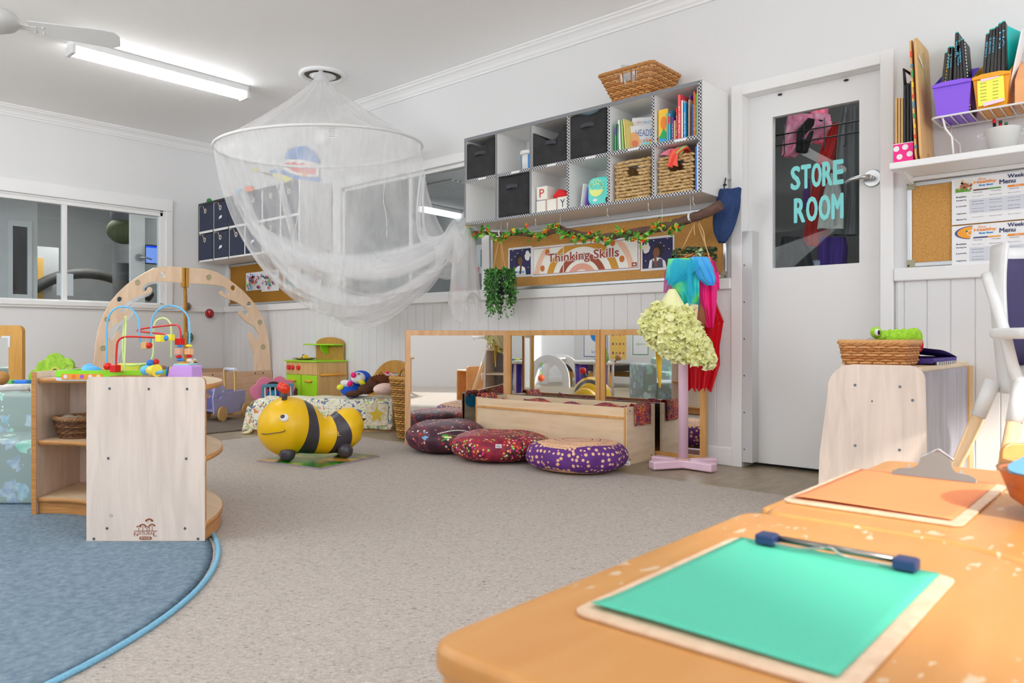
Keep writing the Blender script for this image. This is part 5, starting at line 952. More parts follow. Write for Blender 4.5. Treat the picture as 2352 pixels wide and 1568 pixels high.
m, nt, b = mat('purple_mandala'); co = coords(nt); sp = N(nt, 'SeparateXYZ'); L(nt, co, sp.inputs[0]); cb = N(nt, 'CombineXYZ'); L(nt, sp.outputs[0], cb.inputs[0]); L(nt, sp.outputs[1], cb.inputs[1]); ln_ = N(nt, 'VectorMath', operation='LENGTH'); L(nt, cb.outputs[0], ln_.inputs[0]); rad = ln_.outputs['Value']
rv = N(nt, 'Math', operation='MULTIPLY'); rv.inputs[1].default_value = 1 / .30; L(nt, rad, rv.inputs[0]); vo = N(nt, 'TexVoronoi'); vo.inputs['Scale'].default_value = 85; vo.inputs['Randomness'].default_value = .4; L(nt, co, vo.inputs['Vector']); dt = N(nt, 'Math', operation='LESS_THAN'); dt.inputs[1].default_value = .27; L(nt, vo.outputs['Distance'], dt.inputs[0])
vo2 = N(nt, 'TexVoronoi'); vo2.inputs['Scale'].default_value = 38; vo2.inputs['Randomness'].default_value = .5; L(nt, co, vo2.inputs['Vector']); dt2 = N(nt, 'Math', operation='LESS_THAN'); dt2.inputs[1].default_value = .34; L(nt, vo2.outputs['Distance'], dt2.inputs[0]); PC, PP = c(222, 178, 140), c(92, 42, 120)
topc = N(nt, 'MixRGB'); topc.inputs[1].default_value = PC; topc.inputs[2].default_value = PP; L(nt, dt.outputs[0], topc.inputs[0]); sid = N(nt, 'MixRGB'); sid.inputs[1].default_value = PP; sid.inputs[2].default_value = PC; L(nt, dt2.outputs[0], sid.inputs[0])
rg = ramp(nt, [(0, (1, 1, 1, 1)), (.28, (0, 0, 0, 1)), (.36, (.5, .5, .5, 1)), (.42, (0, 0, 0, 1)), (.72, (1, 1, 1, 1))], rv.outputs[0], True)
a1 = N(nt, 'Math', operation='GREATER_THAN'); a1.inputs[1].default_value = .72; L(nt, rv.outputs[0], a1.inputs[0]); rmid = ramp(nt, [(0, PC), (.26, PP), (.28, PC), (.40, PP), (.42, PC)], rv.outputs[0], True); m3 = N(nt, 'MixRGB'); m3.blend_type = 'MIX'; L(nt, dt.outputs[0], m3.inputs[0]); L(nt, rmid, m3.inputs[1]); m3.inputs[2].default_value = PP
mx = N(nt, 'MixRGB'); L(nt, a1.outputs[0], mx.inputs[0]); L(nt, m3.outputs[0], mx.inputs[1]); L(nt, sid.outputs[0], mx.inputs[2]); L(nt, mx.outputs[0], b.inputs['Base Color']); b.inputs['Roughness'].default_value = .7; C3 = m
def cushion_fn(cx, cy, r, h, seed, sq=.75, tilt=0, pucker=.012, ry=None):
    ry = ry or r
    def f(u, v, off=0):
        a = 2 * PI * u; ph = (v - .5) * PI; k = math.cos(ph); rr = abs(k) ** sq * (1 if k >= 0 else -1); z = math.sin(ph); zz = (abs(z) ** .9) * (1 if z > 0 else -1)
        w_ = pucker * math.sin(a * 9 + seed) * k ** 2 * (1 - abs(zz)) + pucker * .7 * math.sin(a * 23 + seed * 2) * k ** 4 * max(0, .3 - zz)
        lump = .05 * math.sin(2 * a + seed) + .03 * math.sin(3 * a + seed * 2)
        hz = h / 2 + zz * h / 2 * (1 + (.15 * math.sin(a + seed) + .06 * math.sin(4 * a + seed)) * (zz > 0) * rr)
        hz += tilt * rr * math.cos(a - 2.3) * (zz > 0) * .5
        return Vector((cx + (r + off) * rr * (1 + lump) * math.cos(a) + w_ * math.cos(a), cy + (ry + off) * rr * (1 + lump) * math.sin(a) + w_ * math.sin(a), max(.0075, hz + off * z + .006)))
    return f
def cushion(name, f, mt, lab, tagpos=None):
    t = thing(name, lab, 'cushion', (f(0, .5) + f(.5, .5)) / 2 * 1.0 - Vector((0, 0, (f(0, .5).z))) + Vector((0, 0, .006)), 'printed cushions on the carpet before the birch box'); mb = MB(mt); mb.grid(lambda u, v: f(u, v), 96, 40, cu=True); obj('cover', mb, t)
    if tagpos:
        p = f(*tagpos, .004); mb = MB(PAPER).beam(p - Rr * .017, p + Rr * .017, F_ * -.004, (0, .0, .020)); mb.use(BLACK).text('MAD', .006, .004, .022, .010, (p - Rr * .017 - F_ * .0025 - Vector((0, 0, .01)), Rr, (0, 0, 1), -F_), 1); obj('fabric_tag', mb, t)
    return t
f1_ = cushion_fn(3.24, 3.40, .25, .18, 1.0, .52); t = cushion('floor_cushion', f1_, C1, 'dark maroon cushion printed with a green frog, leftmost of the three')
def printed(mb, f, u0, v0, poly, su, sv, off=.002):  # lay a small printed shape on the cover
    mb.add([f(u0 + a * su, v0 + b_ * sv, off) for a, b_ in poly], [tuple(range(len(poly)))])
ang = lambda p: 0
UF = .655
mb = MB(M(c(70, 160, 60), .6))
printed(mb, f1_, UF - .012, .60, [(-.5, .1), (-.45, .35), (-.2, .42), (0, .3), (.35, .22), (.6, -.05), (.55, -.25), (.1, -.2), (-.3, -.15)], .062, .17); printed(mb, f1_, UF - .012, .60, [(.35, -.1), (.75, -.35), (.65, -.6), (.45, -.5), (.3, -.3)], .062, .17); printed(mb, f1_, UF - .012, .60, [(-.25, -.1), (-.1, -.15), (-.25, -.45), (-.5, -.6), (-.5, -.5)], .062, .17)
mb.use(M(c(225, 230, 160), .6)); printed(mb, f1_, UF - .012, .60, [(-.45, .05), (-.2, .1), (.1, 0), (.1, -.15), (-.3, -.12)], .062, .17, .003)
mb.use(M(c(225, 225, 220), .6))
for k in range(16): printed(mb, f1_, UF - .055 + .0085 * k, .68 + .08 * math.sin(PI * k / 15) + .0, [(-.3, -.12), (.3, -.12), (.3, .12), (-.3, .12)], .012, .10)
mb.use(M(c(110, 165, 205), .6)); printed(mb, f1_, UF - .105, .56, [(-.5, 0), (0, .4), (.5, .3), (.3, .0), (.1, -.4)], .035, .12)
obj('frog_print', mb, t)
cushion('floor_cushion', cushion_fn(3.235, 2.93, .27, .155, 2.2, .5, .03, .012, .30), C2, 'crimson floral-print cushion, middle one of the three', (.60, .62)); cushion('floor_cushion', cushion_fn(3.235, 2.385, .258, .158, 4.0, .42), C3, 'round purple and peach mandala cushion, rightmost of the three', (.83, .36))

# ---------------------------------------------------------------- bouncy bee on its mat
a, q, d = PZ(590, 1060, .006), PZ(735, 1078, .006), PZ(872, 1049, .006); e_ = a + (d - q)
m, nt, b = mat('garden_print'); n_ = N(nt, 'TexNoise'); n_.inputs['Scale'].default_value = 3.2; L(nt, coords(nt), n_.inputs['Vector']); L(nt, ramp(nt, [(.36, c(190, 190, 60)), (.45, c(60, 150, 40)), (.55, c(20, 90, 40)), (.66, c(200, 150, 60))], n_.outputs[0]), b.inputs['Base Color']); b.inputs['Roughness'].default_value = .25
mb = MB(M(c(150, 140, 150), .6)).prism([(v.x, v.y) for v in (a, q, d, e_)], ((0, 0, .0065), (1, 0, 0), (0, 1, 0), (0, 0, 1)), .007); cc_ = (a + q + d + e_) / 4; mb.use(m).flat([(cc_.x + (v.x - cc_.x) * .975, cc_.y + (v.y - cc_.y) * .975) for v in (a, q, d, e_)], ((0, 0, .0137), (1, 0, 0), (0, 1, 0), (0, 0, 1)), 1)
tag(obj('floor_puzzle', mb), 'square green and yellow printed board under the bouncy bee', 'mat')
bd = Vector((.902, -.431, 0)).normalized(); bl = Vector((-bd.y, bd.x, 0)); B0 = PD(660, 778, 4.28); B0.z = 0; zf = .0145
t = thing('bouncy_bee', 'yellow and black striped rubber ride-on bee with red antenna balls', 'toy', B0 + Vector((0, 0, zf)))
m, nt, b = mat('striped_rubber'); tc = N(nt, 'TexCoord'); dp = N(nt, 'VectorMath', operation='DOT_PRODUCT'); L(nt, tc.outputs['Object'], dp.inputs[0]); dp.inputs[1].default_value = bd; sz = N(nt, 'SeparateXYZ'); L(nt, tc.outputs['Object'], sz.inputs[0])
def mth(op, a, q):
    n = N(nt, 'Math', operation=op)
    for i, v in enumerate((a, q)):
        if isinstance(v, (int, float)): n.inputs[i].default_value = v
        else: L(nt, v, n.inputs[i])
    return n.outputs[0]
def quad(a, q, r): return mth('ADD', mth('MULTIPLY', mth('ADD', mth('MULTIPLY', sz.outputs[2], r), q), sz.outputs[2]), a)
S_ = dp.outputs['Value']; bands = None
for lo_, hi_ in (((.0197, .773, -1.66), (.1412, .4216, -1.33)), ((.2151, .886, -2.95), (.329, .80, -3.52))):
    k = mth('MULTIPLY', mth('GREATER_THAN', S_, quad(*[.93 * e for e in lo_])), mth('LESS_THAN', S_, quad(*[.93 * e for e in hi_]))); bands = k if bands is None else mth('MAXIMUM', bands, k)
mx = N(nt, 'MixRGB'); L(nt, bands, mx.inputs[0]); mx.inputs[1].default_value = c(232, 176, 10, 1.3); mx.inputs[2].default_value = c(62, 58, 66); L(nt, mx.outputs[0], b.inputs['Base Color']); b.inputs['Roughness'].default_value = .33; YB_ = m
KB = M(c(62, 58, 66), .32)
SPN = [(-.165, .187, .0), (-.154, .187, .06), (-.108, .187, .125), (-.05, .188, .160), (.0, .188, .169), (.05, .184, .161), (.10, .170, .145), (.15, .148, .126), (.20, .133, .112), (.25, .128, .108), (.30, .138, .114), (.34, .156, .116), (.38, .178, .110), (.41, .196, .092), (.435, .206, .068), (.45, .212, .04), (.455, .214, .0)]
sp_ = spline([Vector(s) for s in SPN], 5)
def bee(u, v):
    i = min(len(sp_) - 1, int(v * (len(sp_) - 1) + .5)); s = sp_[i]; tn = (sp_[min(len(sp_) - 1, i + 1)] - sp_[max(0, i - 1)]); sl = max(-.9, min(.9, tn.y / max(.004, tn.x))); a = 2 * PI * u; r = max(0, s.z)
    up = (Vector((0, 0, 1)) - bd * (sl * .8)).normalized(); return B0 + bd * (s.x * (.94 if s.x > 0 else 1)) + Vector((0, 0, s.y + zf)) + up * (r * math.cos(a)) + bl * (r * .98 * math.sin(a))
mb = MB(YB_); mb.grid(bee, 64, len(sp_) - 1, cu=True)
obj('body', mb, t)
for s, l in ((-.01, -.088), (-.01, .088), (.312, -.088), (.312, .088)): obj('foot', MB(KB).ell(B0 + bd * s + bl * l + Vector((0, 0, zf + .044)), .044, 24, 16), t)
hd = B0 + bd * -.022 + Vector((0, 0, .345 + zf))
for l in (-.055, .055): obj('antenna', MB(KB).cyl(hd + bl * l * .8 + Vector((0, 0, -.02)), hd + bl * l * 1.3 + Vector((0, 0, .045)), .0165, .0155), t)
for l in (-.055, .055): obj('antenna_ball', MB(M(c(214, 48, 24), .3)).ell(hd + bl * l * 1.42 + Vector((0, 0, .062)), .029, 24, 16), t)
def onhead(px, py, r, mt, th, ry=None, rx=None):  # disc hugging the head ball
    hc = B0 + bd * .0 + Vector((0, 0, .183 + zf)); rr = ray(px, py); o_ = Vector((0, 0, HC)) - hc; A = rr.dot(rr); Bq = 2 * o_.dot(rr); Cq = o_.dot(o_) - (.168 + th) ** 2; disc = Bq * Bq - 4 * A * Cq; tt = (-Bq - math.sqrt(max(0, disc))) / (2 * A); p = Vector((0, 0, HC)) + rr * tt; return p, (p - hc).normalized()
mb = MB(M((.85, .85, .85, 1), .25)); p, nn = onhead(653, 959, 0, None, 0); R = nn.to_track_quat('Z', 'Y').to_matrix(); mb.ell(p, (.0235, .0225, .007), 24, 10, R); ew = obj('eye_white', mb, t); p2, n2 = onhead(649.5, 956.5, 0, None, .004); obj('pupil', MB(KB).ell(p2, (.0135, .0125, .005), 20, 10, n2.to_track_quat('Z', 'Y').to_matrix()), ew)
mo = [onhead(x_, y_, 0, None, .0005)[0] for x_, y_ in ((601, 996), (612, 996.5), (625, 995), (640, 993), (652, 990.5), (655, 987))]; obj('mouth', MB(KB).tube(spline(mo, 5), .0021, 6), t)
obj('stinger', MB(KB).cyl(B0 + bd * .422 + Vector((0, 0, .205 + zf)), B0 + bd * .452 + Vector((0, 0, .212 + zf)), .014, .002), t)
def onbody(px, py):
    rr = ray(px, py); best = min(((mb_v - (Vector((0, 0, HC)) + rr * ((mb_v - Vector((0, 0, HC))).dot(rr) / rr.dot(rr)))).length, i) for i, mb_v in enumerate(BV)); return BV[best[1]]
BV = [v.copy() for v in [bee(u / 64, v / 80) for u in range(33, 64) for v in range(81)]]; p = onbody(778, 996); obj('letter_mark', MB(M(c(225, 195, 90), .4)).text('B.', 0, 0, .026, .026, (p - Rr * .013 - F_ * .014 + Vector((0, 0, -.013)), Rr, (0, 0, 1), -F_), 0), t)
random.seed(5)
# ---------------------------------------------------------------- net canopy
NC = Vector((3.205, 4.70, 2.10)); NETM = pleated((.95, .95, .96, 1), .26, .46, 5, 'white_netting'); NET2 = sheer((.95, .95, .96, 1), .42, 'gathered_netting', .5)
t = thing('net_canopy', 'white mosquito net canopy on an oval hoop, swagged to the right from the ceiling', 'canopy', NC)
def hoop(a, k=1.0): return NC + Rr * (.748 * k * math.cos(a)) + F_ * (.60 * k * math.sin(a)) + Vector((0, 0, .028 * k * math.cos(a)))
obj('hoop', MB(M((.84, .84, .84, 1), .5)).tube([hoop(2 * PI * i / 72) for i in range(72)], .011, 8, True), t)
apex = PD(737, 172, 5.52)
def cone(u, v):
    a = 2 * PI * u; k = .035 + .965 * v ** 1.12; pl = 1 + .05 * math.sin(a * 11) * (1 - v) * min(1, v * 4) ; p = hoop(a, k * pl); q = apex + (NC - apex) * v; p.x += 0
    z = apex.z + (hoop(a).z - apex.z) * (v ** .88); return Vector((apex.x + (p.x - NC.x) + (NC.x - apex.x) * v, apex.y + (p.y - NC.y) + (NC.y - apex.y) * v, z))
mb = MB(NETM); mb.grid(cone, 96, 22, cu=True); obj('cone_netting', mb, t)
mb = MB(NET2)
for k in range(5): a = k * 1.3; mb.grid(lambda u, v, a=a: apex + Vector((.03 * math.cos(2 * PI * u) * (.4 + v) + .02 * math.cos(a) * v, .03 * math.sin(2 * PI * u) * (.4 + v) + .02 * math.sin(a) * v, .035 - .09 * v)), 10, 4, cu=True)
obj('knot', mb, t); mb = MB(M((.85, .85, .85, 1), .6)); mb.tube([apex + Vector((0, 0, .03)), Vector((apex.x, apex.y, 2.686))], .003, 6); obj('hanging_cord', mb, t)
G_ = PD(1042, 560, 5.12); G0 = PD(1000, 560, 5.15)
def fall(u, v):
    """net panel from the hoop down, gathered towards the tie at the branch"""
    a = 2 * PI * u; P0 = hoop(a); w_ = math.cos(a)      # w_=-1 far left, +1 right
    side = (1 - w_) / 2; dp = 5.45 + .30 * math.sin(a)
    lowx = 1010 - 330 * side ** 1.2 + 14 * math.sin(5 * a); lowy = 640 + 130 * side ** .9 + 38 * math.sin(a) + 16 * math.sin(3 * a + 1) + 13 * math.sin(9 * a)
    if w_ > .0: lowx = 1010 - 330 * side ** 1.2 + 30 * w_
    x0 = CX + FPX * (CS * P0.x - SN * P0.y) / (SN * P0.x + CS * P0.y)
    P1 = PD(x0 + 25 * side, 470 + 60 * side, dp); P2 = PD(lowx - 60 * side, lowy, dp - .05); P3 = PD(lowx + (90 + 60 * side), lowy + 40 * side - 30 * (1 - side), 5.3 + .12 * math.sin(a)); P4 = G_ + Vector((.015 * math.cos(3 * a), .03 * math.sin(2 * a), .06 * math.sin(a + .6) - .012))
    q = [P0, P1, P2, P3, P4]; tt = v
    while len(q) > 1: q = [x_.lerp(y_, tt) for x_, y_ in zip(q, q[1:])]
    f_ = math.sin(PI * v) * .012; return q[0] + F_ * (f_ * math.sin(a * 21 + 3 * v) ) + Vector((0, 0, f_ * 1.5 * math.sin(a * 17 + 5 * v)))
mb = MB(NETM); mb.grid(fall, 170, 44, cu=True); obj('side_netting', mb, t)
def swag(p0, p1, p2, p3, wd, sd, nm='gathered_fold', op=NET2, n=7):
    mb = MB(op)
    for k in range(n):
        o1 = [Vector((random.gauss(0, wd), random.gauss(0, wd), random.gauss(0, wd * 1.2))) for _ in range(4)]; P = bez([a + q * (1 if 0 < i < 3 else .35) for i, (a, q) in enumerate(zip((p0, p1, p2, p3), o1))], 22); w0 = random.uniform(.012, .04)
        mb.grid(lambda u, v: P[int(u * 22 + .5)] + Vector((.006 * math.sin(9 * v + sd), .006 * math.cos(7 * v), w0 * (v - .5) * 2 * (math.sin(PI * u) + .3))), 22, 5)
    return obj(nm, mb, t)
swag(PD(520, 400, 5.4), PD(610, 640, 5.35), PD(760, 640, 5.2), PD(1030, 548, 5.15), .035, 1); swag(PD(600, 520, 5.3), PD(740, 640, 5.2), PD(930, 660, 5.15), PD(1045, 545, 5.12), .04, 2, n=9); swag(PD(560, 440, 5.5), PD(640, 700, 5.4), PD(860, 790, 5.3), PD(1045, 560, 5.15), .05, 3, n=8)
swag(PD(970, 400, 5.2), PD(960, 600, 5.15), PD(980, 560, 5.1), PD(1050, 535, 5.1), .03, 4, n=5); swag(PD(640, 380, 5.9), PD(700, 720, 5.6), PD(820, 880, 5.5), PD(1045, 570, 5.2), .06, 5, op=NETM, n=7)
def tail(u, v):
    a = 2 * PI * u; rr = 22 + 14 * v; x = 1062 + 6 * v + rr * math.cos(a) + 5 * math.sin(4 * a + 3 * v); y = 528 + 190 * v + (22 * math.sin(3 * a + 1) if v > .85 else 0); return PD(x, y, 5.1) + F_ * (.05 * (1 + v) * math.sin(a) + .018 * math.sin(7 * a + 2 * v))
mb = MB(NET2); mb.grid(tail, 60, 24, cu=True); obj('hanging_tail', mb, t)
mb = MB(NET2); mb.grid(lambda u, v: PD(1048 + 52 * (v - .5) * 2 * math.sin(PI * (.15 + .8 * u)) , 520 + 70 * u + 16 * math.cos(v * 9), 5.06 + .05 * math.sin(v * 8)), 12, 20); mb.grid(lambda u, v: PD(1000 + 70 * u, 590 - 70 * u + 26 * (v - .5) * 2 + 6 * math.sin(9 * u), 5.06 - .03 * math.sin(PI * v)), 12, 14); obj('gathered_bunch', mb, t)
for i, (xa, ya_, xb, yb_, d) in enumerate(((668, 300, 690, 410, 5.5), (690, 410, 672, 560, 5.3), (885, 292, 880, 460, 5.2), (880, 460, 888, 545, 5.2), (640, 300, 560, 365, 5.4), (720, 300, 707, 380, 5.7))): obj('seam', MB(M((.85, .85, .85, 1), .6)).tube(spline([PD(xa, ya_, d), PD((xa + xb) / 2 + 4, (ya_ + yb_) / 2, d), PD(xb, yb_, d)], 5), .0022, 5), t)
mb = MB(M((.82, .82, .82, 1), .7)); fr = (PD(725, 329, 5.0), Rr, (0, 0, 1), -F_); mb.prism([(0, .01), (.06, -.005), (.065, .11), (0, .112)], fr, .002).prism([(.075, .03), (.135, .035), (.15, .06), (.15, .115), (.072, .112)], fr, .002); mb.use(M(c(120, 120, 120), .7))
for k in range(5): mb.flat(rect(.085, .045 + .012 * k, .13, .048 + .012 * k), fr, 6)
obj('care_label', mb, t)

# ---------------------------------------------------------------- curved cabinet, rug and toys at the left
tag(obj('round_rug', MB(noisy(c(132, 152, 166, 1), c(100, 122, 140, 1), 55, .95, 'blue_pile', .006, (.3, .7), detail=6, s=.9)).lathe([(0, .013), (1.37, .013), (1.40, .0065), (0, .0064)], (-.057, 2.977, .0), 96)), 'round grey-blue pile rug with a brighter blue edge under the curved cabinet', 'rug')
RG = bpy.data.objects['round_rug']; mb = MB(noisy(c(130, 185, 212, 1.1), c(112, 170, 202, 1.1), 160, .9, 'blue_binding', .002)).tube([(-.057 + 1.416 * math.cos(2 * PI * i / 120), 2.977 + 1.416 * math.sin(2 * PI * i / 120), .0125) for i in range(120)], .0075, 8, True); obj('rug_edge', mb, RG)
ZR = .0135; OC = Vector((.709, 3.067, 0)); TOPZ = .545
t = thing('curved_cabinet', 'quarter-round birch cabinet with a branded flat end panel, open shelves either side', 'cabinet', OC + Vector((.45, 0, ZR)))
A0, A1 = math.radians(-48.6), math.radians(45.2)
def arcpoly(r0, r1, a0=A0, a1=A1, n=24): return [(OC.x + r1 * math.cos(a0 + (a1 - a0) * i / n), OC.y + r1 * math.sin(a0 + (a1 - a0) * i / n)) for i in range(n + 1)] + [(OC.x + r0 * math.cos(a1 - (a1 - a0) * i / n), OC.y + r0 * math.sin(a1 - (a1 - a0) * i / n)) for i in range(n + 1)]
XY = lambda z: ((0, 0, z), (1, 0, 0), (0, 1, 0), (0, 0, 1))
pl = Vector((.965, 2.776, 0)); pr = Vector((1.23, 2.475, 0)); U = (pr - pl).normalized(); Nn = Vector((-U.y * -1, -U.x, 0)); Nn = Vector((U.y, -U.x, 0)); Nn = Nn if Nn.dot(F_) < 0 else -Nn
ln = (pr - pl).length; fr = (pl + Vector((0, 0, ZR)), U, (0, 0, 1), Nn)
ep = obj('end_panel', MB(BIRCH).prism([(0, 0), (ln, 0)] + [(ln - .018 + .018 * math.cos(a), .557 - .018 + .018 * math.sin(a)) for a in (0, .4, .8, 1.2, 1.57)] + [(.018 + .018 * math.cos(a), .557 - .018 + .018 * math.sin(a)) for a in (1.57, 1.97, 2.37, 2.77, 3.14)], fr, .006), t)
obj('panel_edge', MB(PLY).prism(rrect(.0005, .0005, ln - .0005, .5565, .017), (pl - Nn * .012 + Vector((0, 0, ZR)), U, (0, 0, 1), Nn), .0118), t)
fo = (pl + Nn * .006 + Vector((0, 0, ZR)), U, (0, 0, 1), Nn)
def onp(px, py): r_ = ray(px, py); q = fo[0]; o_ = Vector((0, 0, HC)); tt = (q - o_).dot(Nn) / r_.dot(Nn); p = o_ + r_ * tt; return (p - q).dot(U), (p - q).z
for px, py in ((252, 892), (342, 893), (430, 893), (249, 1052), (428, 1053), (246, 1213), (425, 1213), (216, 1237), (455, 1237)):
    a, q = onp(px, py); mb = MB(M(c(120, 130, 138), .35, .7)).disc(a, q, .0048, fo, 2, n=16); mb.use(DARKM).disc(a, q, .002, fo, 3, n=8); obj('bolt', mb, t)
BR = M(c(140, 72, 38), .5); mb = MB(BR); a0, b0 = onp(308, 1227); a1, b1 = onp(361, 1222); w_ = a1 - a0
mb.flat(rect(a0, b1 + .003, a0 + w_, b1 + .0052), fo, 2)
mb.text('N', a0, b0 - .006, w_ * .18, .014, fo, 2).text('ATURA', a0 + w_ * .2, b0 - .001, w_ * .62, .009, fo, 2).text('L', a0 + w_ * .84, b0 - .006, w_ * .16, .014, fo, 2)
mb.flat([(a0 + w_ * .23 + x_, b0 - .0175 + y_) for x_, y_ in rrect(0, 0, w_ * .54, .0105, .005)], fo, 2); mb.use(BIRCH).text('SPACES', a0 + w_ * .29, b0 - .0145, w_ * .42, .0055, fo, 4, fat=.0002); mb.use(BR)
for cx_, cy_, h in ((.21, .22, .6), (.38, .38, .8), (.56, .2, .55), (.66, .55, 1.0), (.79, .3, .8)):
    x_ = a0 + w_ * cx_; zb = b1 + .0052; mb.flat(rect(x_ - .0009, zb, x_ + .0009, zb + .020 * h), fo, 2)
    for k in range(7): an = PI * (k + .5) / 7; mb.disc(x_ + .0105 * h * math.cos(an), zb + .020 * h + .0075 * h * math.sin(an) + (.012 if cx_ == .66 else 0), .0042 * h, fo, 2 + k % 3, .0026 * h, 8)
obj('printed_logo', mb, t)
a, q = onp(256, 1184); mb = MB(M(c(170, 160, 155), .6)).disc(a, q, .0065, fo, 2, .006, 12, r0=.0025); obj('stain', mb, t)
d2 = Vector((math.cos(A1), math.sin(A1), 0)); n2 = Vector((-d2.y, d2.x, 0)); q0 = OC + d2 * .385 + n2 * .004 + Vector((0, 0, ZR))
obj('end_panel', MB(BIRCH).prism(rect(0, 0, .40, .557), (q0, d2, (0, 0, 1), n2), .017), t); obj('panel_edge', MB(PLY).beam(q0 + n2 * .0085 - d2 * .0012, q0 + n2 * .0085 + Vector((0, 0, .557)) - d2 * .0012, n2 * .018, d2 * .0024), t)
for z, r0, r1 in ((TOPZ - .018, .392, .79), (.283, .392, .79), (.058, .392, .79)):
    mb = MB(BIRCHY).prism(arcpoly(r0, r1), XY(z + .0), .018); obj('shelf_board', mb, t)
    n = 24; mb = MB(PLY)
    for rr_ in (r0 - .0012, r1 + .0012): mb.grid(lambda u, v: Vector((OC.x + rr_ * math.cos(A0 + (A1 - A0) * u), OC.y + rr_ * math.sin(A0 + (A1 - A0) * u), z + .018 * v)), n, 1)
    obj('plywood_edge', mb, t, solid=.002)
mb = MB(PLY); mb.prism(arcpoly(.40, .412), XY(ZR), .045); obj('toe_board', mb, t); obj('toe_board', MB(PLY).prism(arcpoly(.775, .786), XY(ZR), .045), t)
obj('back_board', MB(BIRCH).prism(arcpoly(.715, .725), XY(.0765), .206), t); obj('back_board', MB(BIRCH).prism(arcpoly(.63, .64, A0 + .5), XY(.3015), .225), t)
dm = Vector((math.cos(.15), math.sin(.15), 0)); obj('divider', MB(PLY).beam(OC + dm * .42 + Vector((0, 0, .18)), OC + dm * .71 + Vector((0, 0, .18)), Vector((-dm.y, dm.x, 0)) * .014, (0, 0, .206)), t)
# basket inside
bc = OC + Vector((math.cos(.58), math.sin(.58), 0)) * .505; t = thing('wicker_basket', 'dark brown wicker basket inside the curved cabinet', 'basket', bc + Vector((0, 0, .302))); mb = MB(); R_ = wicker(mb, .306, .378, (bc.x - .065, bc.y - .065, bc.x + .065, bc.y + .065), (bc.x - .082, bc.y - .085, bc.x + .082, bc.y + .085), WKD, 9, 26, .003, .005, None, .06, .003)
obj('weave', mb, t); mb = MB(); rim(mb, R_, 1, .381, .006, M(c(150, 112, 74), .5)); obj('rim', mb, t); obj('basket_base', MB(WKD[0]).cyl(bc + Vector((0, 0, .302)), bc + Vector((0, 0, .307)), .072, n=20), t)
mb = MB(M((.8, .78, .74, 1), .8)); mb.grid(lambda u, v: bc + Vector(((u - .5) * .12, (v - .5) * .12, .372 + .02 * math.sin(5 * u) * math.cos(6 * v))), 10, 10); tag(obj('cloth', mb, solid=.003), 'white cloth inside the dark wicker basket', 'cloth'); 
# toys on the cabinet top
zt = TOPZ + .0008
def toypt(px, d, z=None): p = PD(px, 800, d); p.z = zt if z is None else z; return p
gc = toypt(290, 2.86); t = thing('activity_tray', 'green and white baby activity tray with animal stickers on the cabinet top', 'toy', gc)
GRN = M(c(140, 215, 40), .35); LB_ = M(c(90, 175, 235), .35); ORT = M(c(245, 150, 50), .4); YE = M(c(245, 210, 70), .4); RED = M(c(200, 24, 24), .3); BLU2 = M(c(40, 130, 220), .35); fr = (gc, Rr, F_, (0, 0, 1))
obj('tray_base', MB(M((.82, .82, .82, 1), .3)).prism(rrect(-.21, -.125, .17, .1, .04), fr, .016), t, bevel=.004); obj('tray_rim', MB(GRN).prism(rrect(-.212, -.127, .172, .102, .04), (gc + Vector((0, 0, .0162)), Rr, F_, (0, 0, 1)), .022, [rrect(-.19, -.09, .155, .085, .03)]), t, bevel=.004)
obj('tray_floor', MB(LB_).prism(rrect(-.188, -.088, .153, .083, .03), (gc + Vector((0, 0, .0165)), Rr, F_, (0, 0, 1)), .008), t)
mb = MB(ORT).prism(rect(-.17, .004, -.02, .024), (gc - F_ * .1275 + Vector((0, 0, .003)), Rr, (0, 0, 1), -F_), .001); ff = (gc - F_ * .129 + Vector((0, 0, .003)), Rr, (0, 0, 1), -F_)
for x_, cc in ((-.155, (.8, .75, .85, 1)), (-.125, c(225, 110, 50)), (-.095, c(150, 90, 190)), (-.065, (.8, .8, .8, 1)), (-.035, c(230, 220, 150))): mb.use(M(cc, .5)).disc(x_, .014, .0075, ff, 1, n=12)
obj('sticker_band', mb, t)
for dx, dy, cc, r_ in ((-.13, -.02, LB_, (.028, .025, .026)), (-.10, -.055, LB_, (.035, .02, .018)), (-.05, .0, ORT, (.04, .025, .022)), (-.03, .05, M(c(180, 110, 60), .5), (.02, .02, .022)), (.05, .04, LB_, (.02, .02, .025)), (.11, .045, M(c(150, 95, 50), .5), (.03, .02, .018))):
    obj('animal_figure', MB(cc).ell(gc + Rr * dx + F_ * dy + Vector((0, 0, .035)), r_, 14, 10), t)
obj('yellow_bin', MB(YE).prism([(-.005, 0), (.06, 0), (.072, .042), (-.017, .042)], (gc + Rr * -.0 - F_ * .03 + Vector((0, 0, .02)), Rr, (0, 0, 1), F_), .04), t, bevel=.005)
